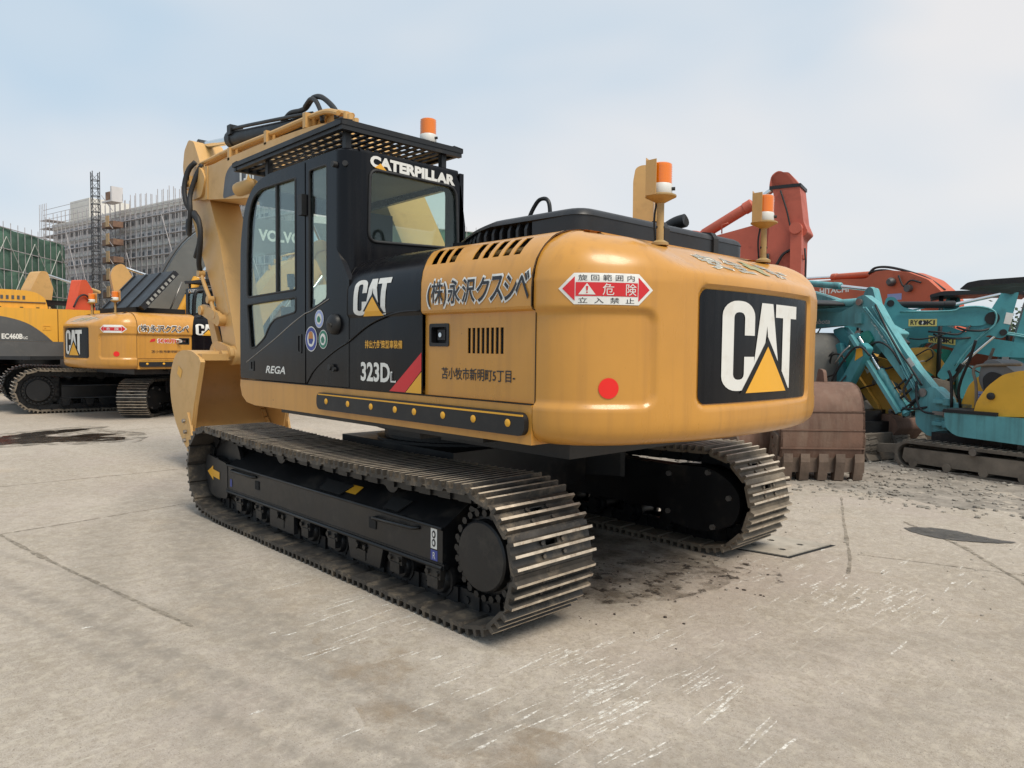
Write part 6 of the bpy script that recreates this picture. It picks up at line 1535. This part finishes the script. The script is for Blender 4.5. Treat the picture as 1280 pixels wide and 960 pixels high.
profile(m1, 'seat', M1['seat'], GRYS, -.26, .26, .06, .04)
profile(m1, 'seat_shell', [(x-.03, z-.16) for x, z in M1['seat'][1:6]]+[(-.40, .9), (-.05, .9)], RUB, -.24, .28, .05, .03)
decal('instruction_sticker', poly2d([(.13, .86), (.01, .86), (.01, 1.06), (.13, 1.06)]), LBL, m1, lambda x, y: (x, .12, y), .003, None, (0, 1, 0))
decal('instruction_text', poly2d(*[[(.12, .88+k*.032), (.025+.03*(k % 2), .88+k*.032), (.025+.03*(k % 2), .895+k*.032), (.12, .895+k*.032)] for k in range(5)]), BLUV, m1, lambda x, y: (x, .12, y), .005, None, (0, 1, 0))
for p in ([(.05, .30, .83), (.06, .30, 1.15), (.10, .30, 1.33), (.02, .28, 1.40), (-.45, .28, 1.42)], [(.40, .22, .83), (.42, .22, 1.2), (.46, .22, 1.32)], [(.34, .12, .83), (.36, .14, 1.1), (.22, .16, 1.5), (.15, .18, 1.72)], [(.10, .05, 1.3), (.02, .0, 1.62)]):
    b = B(); tube(b, p, .019, 8, 4); obj('control_lever', b, BLKM if p[0][0] > .3 else MUDF, m1)
canopy(m1, -1.2, .16, -.55, .60, 2.40, [(-1.05, .5), (-1.05, -.45)])
b = B(); prism(b, round_poly(M1['bracket'], .06, 3), 'Y', -.11, .11); bevel(b, .02, 1)
for z in (.62, .80): cyl(b, (.45, 0, z-.05), (.45, 0, z+.05), .12, n=16)
box(b, .2, .5, -.12, .12, .52, .60); box(b, .2, .5, -.12, .12, .80, .88); obj('swing_bracket', b, TEAL, m1, 40)
b1 = profile(m1, 'boom', M1['boom'], TEAL, -.085, .085, .03, .01)
for px_, pz_, pr_ in ((.86, 1.0, .06), (1.88, 2.30, .05), (1.88, 1.83, .045), (1.05, .68, .05)):
    b = B(); cyl(b, (px_, -.13, pz_), (px_, .13, pz_), pr_, n=14); obj('boom_pin', b, STL, b1, 40)
c_ = [Vector((x, .02, z)) for x, z in M1['boomcyl']]
cylinder(m1, (1.10, .13, .74), (1.50, .13, 1.30), (1.87, .13, 1.80), .05, .026, TEAL)
b = B(); beam(b, (1.13, .205, .70), (1.93, .205, 1.80), .05, .10, (0, 1, 0)); bevel(b, .008, 1); obj('cylinder_guard', b, TEAL, m1)
for zz_ in (.60, .74, .90):
    b = B(); cyl(b, (.50, .12, zz_-.05), (.50, .12, zz_+.04), .07, n=14); box(b, .50, .68, .06, .18, zz_-.03, zz_+.02); obj('bracket_knuckle', b, STL if zz_ == .74 else TEAL, m1, 40)
cylinder(m1, (1.92, .0, 2.31), (2.9, .0, 2.29), (3.5, .0, 2.27), .062, .03, TEAL)
b = B()
for k, pk in enumerate(('pipes', 'pipes2')):
    for dd in (0, .035): tube(b, [(x+dd, .10+.02*k, z+.01) for x, z in M1[pk]], .014, 6, 4)
obj('boom_pipes', b, TEAL, b1)
b = B()
tube(b, [(1.55, .10, 1.42), (1.65, .16, 1.62), (1.50, .17, 1.70), (1.32, .16, 1.60), (1.18, .13, 1.38)], .016, 6, 5); tube(b, [(.95, .12, 1.15), (.90, .18, .90), (.80, .20, .75), (.62, .16, .72)], .016, 6, 5); tube(b, [(1.02, .10, 1.25), (1.10, .17, 1.02), (1.0, .17, .86), (.90, .13, .95)], .016, 6, 5); tube(b, [(1.62, .11, 2.25), (1.48, .14, 2.02), (1.30, .14, 1.70), (1.05, .13, 1.36), (.86, .14, 1.10)], .014, 6, 5)
obj('hydraulic_hose', b, RUB, b1)
b = B(); box(b, 1.82, 1.93, .08, .14, 1.98, 2.14); bevel(b, .015, 2); obj('boom_lamp', b, TEAL, b1)
fnm = lambda x, y: (-x, .085, y)
decal('maker_lettering', fit(text2d('Kubota', 1, .01, italic=.15), -2.74, -2.39, 1.99, 2.065), WHT, b1, fnm, .004, None, (0, 1, 0))
dv = Vector((-.62, -.79)).normalized()
nums = fit(text2d('2193-', 1, .01), 0, .42, -.045, .055)
decal('fleet_number', nums, WHT, b1, lambda x, y: (1.66-.60*x+.80*y*.0+y*.75, .085, 1.98-.80*x+y*.60), .004, None, (0, 1, 0))
decal('boom_sticker', poly2d([(1.18, 1.42), (1.10, 1.31), (1.00, 1.38), (1.08, 1.49)]), WHT, b1, lambda x, y: (x, .085, y), .004, None, (0, 1, 0))
b2 = profile(m1, 'stick', [(2.95, 2.25), (3.1, 2.35), (3.6, 2.30), (3.55, 2.2), (3.25, 1.6), (3.0, .7), (2.9, .7), (2.98, 1.7)], TEAL, -.075, .075)
profile(m1, 'bucket', [(2.85, .75), (3.05, .75), (3.2, .5), (3.1, .15), (2.8, .03), (2.75, .3)], MUDF, -.25, .25, .05)
# ---- M2: name plate on a level boom, black cylinder
m2 = empty('mini_excavator', (*M2['root'], 0), R(M2['h'])); tag(m2, 'teal mini excavator with level boom, black cylinder and folded stick', 'mini excavator')
mini_base(m2, TEAD, TEAD)
bo = profile(m2, 'boom', M2['boom'], TEAD, -.09, .09, .05)
profile(m2, 'stick', M2['stick'], TEAD, -.07, .07, .05)
cylinder(m2, (.08, 0, 2.34), (.98, 0, 2.325), (1.69, 0, 2.50), .055, .026, BLKM)
cylinder(m2, (.80, -.02, .82), (1.10, -.02, 1.40), (1.60, -.02, 1.92), .05, .025, BLKM)
b = B()
for x, z, r_ in ((1.70, 2.52, .055), (1.62, 1.88, .05), (1.47, 2.10, .10), (.06, 2.36, .055)): lathe(b, (x, -.1, z), (0, 1, 0), [(0, r_*.5), (0, r_), (.2, r_), (.2, r_*.5)], 14)
obj('pin', b, BLKM, m2, 40)
label_plate(bo, M2['label'][0], M2['label'][1], .09, 'RYCOKI')
# plates face the yard: mirrored plane needs the other side for a machine facing right
b = B(); tube(b, [(.2, .12, 2.22), (.9, .12, 2.22), (1.05, .12, 2.27), (1.3, .12, 2.28), (1.5, .12, 2.20), (1.5, .12, 2.0), (1.35, .12, 1.85), (1.15, .12, 1.6), (1.0, .12, 1.35)], .014, 6, 4); tube(b, [(.2, -.12, 2.22), (.9, -.12, 2.22), (1.05, -.12, 2.27), (1.3, -.12, 2.28), (1.5, -.12, 2.20), (1.5, -.12, 2.0), (1.35, -.12, 1.85), (1.15, -.12, 1.6), (1.0, -.12, 1.35)], .014, 6, 4); obj('boom_pipes', b, TEAL, bo)
profile(m2, 'bucket', [(.70, 1.15), (.95, 1.1), (1.05, .8), (.9, .5), (.6, .45), (.6, .8)], MUDF, -.22, .22, .05)
# ---- M3: arched boom
m3 = empty('mini_excavator', (*M3['root'], 0), R(M3['h'])); tag(m3, 'teal mini excavator with arched boom and tilted name plate, black canopy', 'mini excavator')
mini_base(m3, TEAD, TEAD, L=2.0)
bo3 = profile(m3, 'boom', M3['boom'], TEAD, -.10, .10, .08)
b = B()
for dd in (0, .05): tube(b, [(x, -.06+dd, z+dd*.6) for x, z in M3['pipe']], .018, 6, 4)
obj('boom_pipes', b, TEAL, bo3)
canopy(m3, .55, 1.95, -.5, .6, 2.55, [(.72, .45), (1.75, .45), (.72, -.4)])
profile(m3, 'stick', [(2.1, 1.8), (2.3, 1.75), (2.45, 1.2), (2.35, .6), (2.2, .6), (2.2, 1.3)], TEAD, -.08, .08)
profile(m3, 'bucket', [(2.15, .65), (2.5, .6), (2.6, .3), (2.4, .02), (2.1, .1)], MUDF, -.25, .25, .05)
m4 = empty('mini_excavator', (*M4['root'], 0), R(M4['h'])); tag(m4, 'green teal mini excavator with low curved boom, rearmost of the teal ones', 'mini excavator')
mini_base(m4, TEAG, TEAG, full=False); profile(m4, 'boom', M4['boom'], TEAG, -.1, .1, .08)
canopy(m4, -.9, .5, -.5, .6, 2.15, [(-.7, .45), (.3, .45), (-.7, -.4), (.3, -.4)])
# ---- name plates sit on the side that faces the yard (local -y for machines heading that way)
for par, a, c_, tl in ((bo, M2['label'][0], M2['label'][1], 0.), (bo3, M3['label'][0], M3['label'][1], -.13)):
    (x0, z1), (x1, z0) = a, c_
    hgt = .115; zc = (z0+z1)/2
    fn = lambda x, y, x0=x0, zc=zc, tl=tl: (x0+x, -.1, zc-hgt/2+y+tl*(x-.2)-.0)
    ly = -.092 if par is bo else -.102
    fn2 = lambda x, y, fn=fn, ly=ly: (fn(x, y)[0], ly, fn(x, y)[2])
    decal('name_plate', poly2d([(0, 0), (x1-x0, 0), (x1-x0, hgt), (0, hgt)]), mat('pale_yellow_vinyl', (.62, .52, .16), .5, var=.08), par, fn2, .003, None, (0, -1, 0))
    w = x1-x0
    for tx, f0, f1 in (('RY', .07, .34), ('KI', .64, .93)): decal('name_lettering', fit(text2d(tx, 1, .03), w*f0, w*f1, hgt*.18, hgt*.85), BLKV, par, fn2, .005, None, (0, -1, 0))
    for cxx in (.43, .56): decal('name_emblem', poly2d([(w*cxx+.033*math.cos(i*.5236), hgt*.5+.04*math.sin(i*.5236)) for i in range(12)]), BLKV, par, fn2, .005, None, (0, -1, 0))
    decal('name_emblem', poly2d([(w*.46, hgt*.40), (w*.50, hgt*.25), (w*.54, hgt*.55), (w*.50, hgt*.70)]), WHT, par, fn2, .007, None, (0, -1, 0))
decal('maker_lettering', fit(text2d('Ku', 1, .02), .99, 1.13, 1.585, 1.70), WHT, bo3, lambda x, y: (x, -.102, y), .003, None, (0, -1, 0))
decal('stick_label', poly2d([(1.62, 2.02), (1.71, 2.0), (1.745, 2.17), (1.65, 2.19)]), WHT, m2, lambda x, y: (x, -.07, y), .004, None, (0, -1, 0))
# ---- yellow minis between
y1 = empty('mini_excavator', (*Y1['root'], 0), R(Y1['h'])); tag(y1, 'old yellow mini excavator with stick slanting down to a rusty bucket', 'mini excavator')
mini_base(y1, FRM, OLDY, L=1.3, W=1.0, full=False, deck=False)
st = profile(y1, 'stick', Y1['stick'], OLDY, -.09, .09, .04); profile(y1, 'linkage', Y1['stick2'], OLDY, .10, .16, .01); profile(y1, 'cylinder_guard', Y1['dark'], RUB, -.06, .06, .02)
profile(y1, 'bucket', Y1['bucket'], RST, -.28, .28, .05); profile(y1, 'boom', [(.2, 1.38), (.05, 1.55), (-.8, 1.35), (-1.2, .7), (-1.0, .6), (-.6, 1.1)], OLDY, -.1, .1, .05)
decal('stick_sticker', poly2d([(.04, 1.36), (-.06, 1.22), (-.14, 1.28), (-.04, 1.42)]), WHT, st, lambda x, y: (x, .09, y), .004, None, (0, 1, 0))
b = B(); 
for x, z in ((-.50, .68), (-.20, 1.10), (-.55, .60)): cyl(b, (x, -.11, z), (x, .11, z), .04, n=12)
obj('pin', b, STL, st, 40)
y2 = empty('mini_excavator', (*Y2['root'], 0), R(Y2['h'])); tag(y2, 'dusty yellow mini excavator whose short boom bends down between teal booms', 'mini excavator')
mini_base(y2, OLDY, OLDY, L=1.5, W=1.2, full=False); profile(y2, 'boom', Y2['boom'], OLDY, -.12, .12, .05); profile(y2, 'boom_foot', [(-.42, 1.5), (-.25, 1.5), (-.1, .75), (-.4, .75)], OLDY, -.12, .12, .03)
b = B(); tube(b, [(-.2, -.14, 1.5), (0, -.16, 1.62), (.06, -.16, 1.5), (-.05, -.14, 1.4)], .012, 6, 5); obj('hydraulic_hose', b, RUB, y2)
# ---- teal arms at the left of the row
t1 = empty('mini_excavator', (*T1['root'], 0), R(T1['h'])); tag(t1, 'weathered teal mini excavator with folded arm just behind the rusty bucket', 'mini excavator')
mini_base(t1, FRM, TEAD, L=1.3, W=1.0, full=False, deck=False)
a1 = profile(t1, 'stick', T1['a'], TEAD, .0, .14, .03); profile(t1, 'boom', T1['b'], TEAG, -.22, -.08, .03); profile(t1, 'boom_end', T1['c'], TEAD, -.25, -.12, .03)
profile(t1, 'boom_foot', [(.3, .75), (.5, .75), (.45, 1.6), (.25, 1.7), (.15, 1.2)], TEAD, -.22, .0, .03)
decal('stick_badge', poly2d([(-.16, 1.42), (-.30, 1.50), (-.28, 1.62), (-.18, 1.60)]), YELV, a1, lambda x, y: (x, .14, y), .004, None, (0, 1, 0))
b = B(); tube(b, [(.25, .2, 1.0), (.10, .22, 1.25), (-.05, .22, 1.45), (-.18, .2, 1.6), (-.32, .2, 1.62), (-.45, .18, 1.5)], .016, 6, 5); tube(b, [(.35, .1, 1.3), (.25, .15, 1.5), (.08, .15, 1.5), (.0, .15, 1.4)], .014, 6, 5); tube(b, [(.5, .05, .95), (.3, .2, 1.15), (.15, .2, 1.22), (.1, .18, 1.4)], .014, 6, 5); obj('hydraulic_hose', b, RUB, t1)
# ---- two more teal machines packed in behind, same make
for k_, (ox, oy, hh, lb) in enumerate(((-1.55, -1.9, -158, 'teal mini excavator whose elbow plate shows beyond the folded stick, end of row'), (1.2, -1.6, -170, 'teal mini excavator squeezed between the lettered boom and the orange boom'))):
    c2 = copy_tree(m2); c2.location = (M2['root'][0]+ox, M2['root'][1]+oy, 0); c2.rotation_euler.z = R(hh); c2['label'] = lb
    c3 = None
# ---- grey covered machine filling the gap beside the counterweight
g1 = empty('mini_excavator', (.85, -8.0, 0), R(-30)); tag(g1, 'dull grey mini excavator body half hidden by the yellow counterweight', 'mini excavator')
GRD1 = mat('dull_grey', (.10, .10, .095), .6, var=.25, vscale=2, dirt=(.2, .18, .15), damt=.5, dscale=4)
mini_base(g1, VGRY, GRD1, L=2.0)
b = B(); prism(b, round_poly([(-1.1, .8), (-1.1, 1.6), (-.9, 1.85), (-.2, 1.85), (.1, 1.6), (.15, .8)], .12), 'Y', -.55, .6); bevel(b, .04, 2); obj('rear_housing', b, GRD1, g1, 40)
profile(g1, 'boom', [(.3, .8), (.55, .8), (.9, 1.9), (.75, 2.2), (.1, 2.35), (.05, 2.2), (.6, 2.0)], TEAD, -.12, .12, .05)
b = B(); box(b, -.6, .2, .605, .62, 1.62, 1.74); obj('hazard_board', b, WHT, g1)
for i in range(4):
    b = B(); prism(b, [(-.58+i*.2, 1.63), (-.50+i*.2, 1.63), (-.42+i*.2, 1.73), (-.50+i*.2, 1.73)], 'Y', .62, .624); obj('hazard_stripe', b, REDV, g1)
canopy(g1, -1.1, .5, -.55, .6, 2.3, [(-.95, .5), (.3, .5), (-.95, -.45), (.3, -.45)])
# ---- pale teal machine with lettered boom, behind
w1 = empty('mini_excavator', (*W1['root'], 0), R(W1['h'])); tag(w1, 'pale teal mini excavator with black characters on its straight boom', 'mini excavator')
mini_base(w1, TEAL, TEAL, L=2.0, full=False)
wb = profile(w1, 'boom', W1['boom'], TEAL, -.1, .1, .03); profile(w1, 'cylinder_ear', W1['ear'], TEAL, -.07, .07, .04)
profile(w1, 'boom_foot', [(-2.1, 1.85), (-1.7, 2.05), (-.6, .75), (-1.0, .7)], TEAL, -.1, .1, .05)
cylinder(w1, (.4, 0, 2.84), (-.85, 0, 2.66), (-1.45, 0, 2.56), .055, .03, TEAL)
decal('fleet_lettering', fit(text2d('ワシモト', 1, .02), .10, .66, 2.39, 2.50), BLKV, wb, lambda x, y: (-x, .1, y-.18*(x-.1)+.02), .004, None, (0, 1, 0))
profile(w1, 'stick', [(.3, 2.8), (.75, 2.75), (.9, 2.4), (1.0, 1.2), (.9, .5), (.75, .5), (.75, 1.3), (.6, 2.3)], TEAL, -.08, .08); profile(w1, 'bucket', [(.7, .55), (1.0, .5), (1.15, .3), (1.0, .02), (.7, .05)], MUDF, -.3, .3, .05)
# ---- orange excavator boom behind the teal row
h1 = empty('crawler_excavator', (*H1['root'], 0), R(H1['h'])); tag(h1, 'orange excavator with white lettered boom lowered behind the teal machines', 'excavator')
HOB = mat('boom_orange', (.50, .105, .045), .5, var=.12, vscale=1.5, dirt=(.22, .05, .03), damt=.5, dscale=3)
hb = profile(h1, 'boom', H1['boom'], HOB, -.25, .25, .05)
cylinder(h1, (.45, 0, 3.36), (1.90, 0, 3.40), (3.3, 0, 3.46), .08, .04, HOB)
b = B()
for k in ('hose', 'hose2'): tube(b, [(x, .1, z+.05) for x, z in H1[k]], .03, 6, 4)
tube(b, [(-.2, .30, 3.25), (-.35, .32, 3.0), (-.5, .3, 3.12), (-.75, .3, 3.05)], .02, 6, 4); obj('hydraulic_hose', b, RUB, hb)
decal('maker_lettering', fit(text2d('HITACHI', 1, .03), -2.04, -1.16, 2.98, 3.12), WHT, hb, lambda x, y: (-x, .25, y), .004, None, (0, 1, 0))
decal('boom_plate', poly2d([(.10, 2.72), (-.26, 2.72), (-.26, 2.86), (.10, 2.86)]), LBL, hb, lambda x, y: (x, .25, y), .004, None, (0, 1, 0))
b = B(); lathe(b, (-.02, .25, 3.12), (0, 1, 0), [(0, .09), (.08, .1), (.14, .06)], 12); obj('boom_lamp', b, VGRY, hb, 40); b = B(); lathe(b, (-.45, .25, 2.95), (0, 1, 0), [(0, .08), (.1, .08)], 12); obj('boom_boss', b, VGRY, hb, 40)

for s in (1, -1):
    b = B(); prism(b, rrect(-4.6, -.4, 0, .85, .42, 8), 'Y', s*.9, s*1.5); obj('track', b, FRM, h1, 40)
b = B(); box(b, -4.9, -.6, -1.3, 1.3, .8, 1.9); bevel(b, .1, 2); obj('engine_housing', b, HOB, h1, 40)
profile(h1, 'boom_foot', [(-1.3, 2.6), (-.7, 2.55), (-1.2, 1.2), (-1.9, 1.2)], HOB, -.25, .25, .05)
profile(h1, 'stick', [(3.4, 3.3), (3.7, 3.4), (4.0, 3.2), (3.9, 1.6), (3.7, .5), (3.5, .5), (3.6, 1.7)], HOB, -.2, .2, .05); profile(h1, 'bucket', [(3.4, .6), (3.8, .6), (4.1, .4), (3.9, .02), (3.3, .02)], RST, -.5, .5, .06)
# ---- red excavator with upright stick behind the counterweight
RED = mat('faded_red', (.50, .11, .065), .55, var=.12, vscale=1.2, dirt=(.22, .05, .035), damt=.5, dscale=3, bump=.03)
r1 = empty('crawler_excavator', (*R1['root'], 0), R(R1['h'])); tag(r1, 'faded red excavator, stick upright above the yellow counterweight', 'excavator')
rs = profile(r1, 'stick', R1['stick'][:8]+[(-.31, .6), (-.10, .6)]+R1['stick'][10:], RED, -.24, .24, .03, .012)
profile(r1, 'boom', R1['boom']+[(1.75, 1.6), (2.1, 1.6)], RED, -.30, .10, .05)
cylinder(r1, (1.30, -.05, 3.47), (.50, -.05, 3.90), (.10, -.05, 4.16), .085, .045, RED)
b = B(); beam(b, (-.24, .27, 3.42), (-.27, .27, .7), .16, .16); lathe(b, (-.235, .18, 3.40), (0, 1, 0), [(0, .09), (.2, .09)], 14); lathe(b, (-.26, .17, 2.95), (0, 0, 1), [(0, .11), (.06, .11)], 14); obj('bucket_cylinder', b, RED, rs, 40)
b = B()
for z in (4.06,): box(b, -.27, .19, -.25, .25, z-.025, z+.025)
obj('stick_band', b, BLKM, rs)
b = B(); tube(b, [(.02, .26, 4.0), (-.08, .28, 3.7), (-.14, .27, 3.45), (-.20, .3, 3.28)], .014, 6, 4); tube(b, [(.18, .26, 3.05), (.15, .3, 2.86), (.05, .3, 2.86), (-.05, .3, 3.02), (-.18, .28, 3.10)], .022, 6, 5); tube(b, [(-.36, .28, 3.1), (-.38, .28, 2.9), (-.38, .28, 1.2)], .016, 6); obj('hydraulic_hose', b, RUB, rs)
for dz, dy in ((0, .17), (0, -.17)):
    b = B(); prism(b, round_poly([(.20, 4.05), (.17, 4.25), (.06, 4.32), (-.06, 4.25), (-.20, 4.05)], .06), 'Y', dy-.07, dy+.07); obj('stick_ear', b, RED, rs, 40)
for s in (1, -1):
    b = B(); prism(b, rrect(.8, 5.0, 0, .85, .42, 8), 'Y', s*.9, s*1.5); obj('track', b, FRM, r1, 40)
b = B(); box(b, 1.4, 5.2, -1.3, 1.3, .8, 1.9); bevel(b, .1, 2); obj('engine_housing', b, RED, r1, 40)
profile(r1, 'bucket', [(-.5, .7), (.1, .7), (.3, .4), (.1, .02), (-.5, .05), (-.6, .4)], RST, -.5, .5, .06)
b = B(); tube(b, [(.95, .1, 3.44), (.95, .1, 3.58), (.85, .1, 3.60)], .012, 6); tube(b, [(1.9, 0, 3.2), (1.6, 0, 3.5), (1.35, 0, 3.5), (1.25, 0, 3.4)], .02, 6, 4); obj('boom_guard', b, RED, r1)
# ---- yellow stick head behind the engine cover
yc = empty('crawler_excavator', (*YC['root'], 0), R(YC['h'])); tag(yc, 'yellow excavator, only its upright stick showing over the engine cover', 'excavator')
ycs = profile(yc, 'stick', [(.27, .9)]+YC['col'][1:5]+[(-.13, .9)], YELB, -.22, .22, .05)
b = B(); tube(b, [(-.15, .15, .9), (-.15, .15, 4.8)], .045, 8); obj('stick_pipe', b, YELB, ycs)
b = B(); tube(b, [(-.16, .26, 1.0), (-.18, .26, 4.4), (-.1, .2, 4.6)], .02, 6, 3); obj('hydraulic_hose', b, RUB, ycs)
plain_base(yc, YELB, cab=False, hz=1.7, L=4.0)
# ---- more hoses, stickers and pipes hanging in the row
rh_ = random.Random(3)
for root_, n_, bx in ((m2, 9, (-.2, 1.2, .9, 2.0)), (y1, 8, (-.9, .2, .6, 1.6)), (m3, 7, (-.1, 1.2, 1.0, 1.9)), (t1, 7, (-.4, .5, .8, 1.7)), (m1, 5, (.75, 1.1, .7, 1.3)), (w1, 5, (-1.8, -.4, 1.8, 2.3))):
    for _ in range(n_):
        x, z = rh_.uniform(bx[0], bx[1]), rh_.uniform(bx[2], bx[3]); side = -1 if root_ in (m2, m3) else 1
        y_ = side*rh_.uniform(.12, .2); b = B(); L_ = rh_.uniform(.25, .6); a_ = rh_.uniform(-1.2, .3)
        P_ = [(x, y_*.6, z), (x+L_*.3*math.cos(a_), y_, z+L_*.3*math.sin(a_)-.03), (x+L_*.7*math.cos(a_), y_*1.1, z+L_*.7*math.sin(a_)-.08*rh_.random()), (x+L_*math.cos(a_), y_*.5, z+L_*math.sin(a_)+.04)]
        tube(b, P_, rh_.uniform(.011, .019), 6, 5); obj('hydraulic_hose', b, RUB if rh_.random() < .7 else STL, root_)
# ================================================================== trees far behind the right-hand row
LEAF = mat('leaf', (.10, .14, .085), .8, var=.4, vscale=.8); BRK = mat('bark', (.12, .09, .07), .9)
def tree(x, y, h, w, label):
    r = empty('broadleaf_tree', (x, y, 0)); tag(r, label, 'tree', 'far trees beyond the machines')
    b = B(); tube(b, [(0, 0, 0), (.1, 0, h*.3), (0, .1, h*.55)], [.25, .2, .12], 8); obj('trunk', b, BRK, r)
    b = B(); blobs = [(random.gauss(0, w*.35), random.gauss(0, w*.35), h*(.40+.38*random.random())) for _ in range(16)]
    for _ in range(4200):
        c = random.choice(blobs); p = Vector(c)+Vector((random.gauss(0, 1), random.gauss(0, 1), random.gauss(0, .8)))*w*.17
        a = Vector((random.gauss(0, 1), random.gauss(0, 1), random.gauss(0, 1))).normalized()*random.uniform(.08, .18); c2 = a.orthogonal().normalized()*random.uniform(.06, .13)
        b.faces.new([b.verts.new(p+a), b.verts.new(p+c2), b.verts.new(p-a), b.verts.new(p-c2)])
    obj('crown', b, LEAF, r)
for (x, y, h, w) in ((-1.0, -48, 3.6, 6), (-6, -50, 3.8, 6.5), (-12, -47, 3.6, 7), (5, -52, 3.7, 6), (-19, -46, 3.8, 7), (11, -54, 3.6, 7)):
    tree(x, y, h, w, 'low round green tree on the skyline beyond the teal machines')
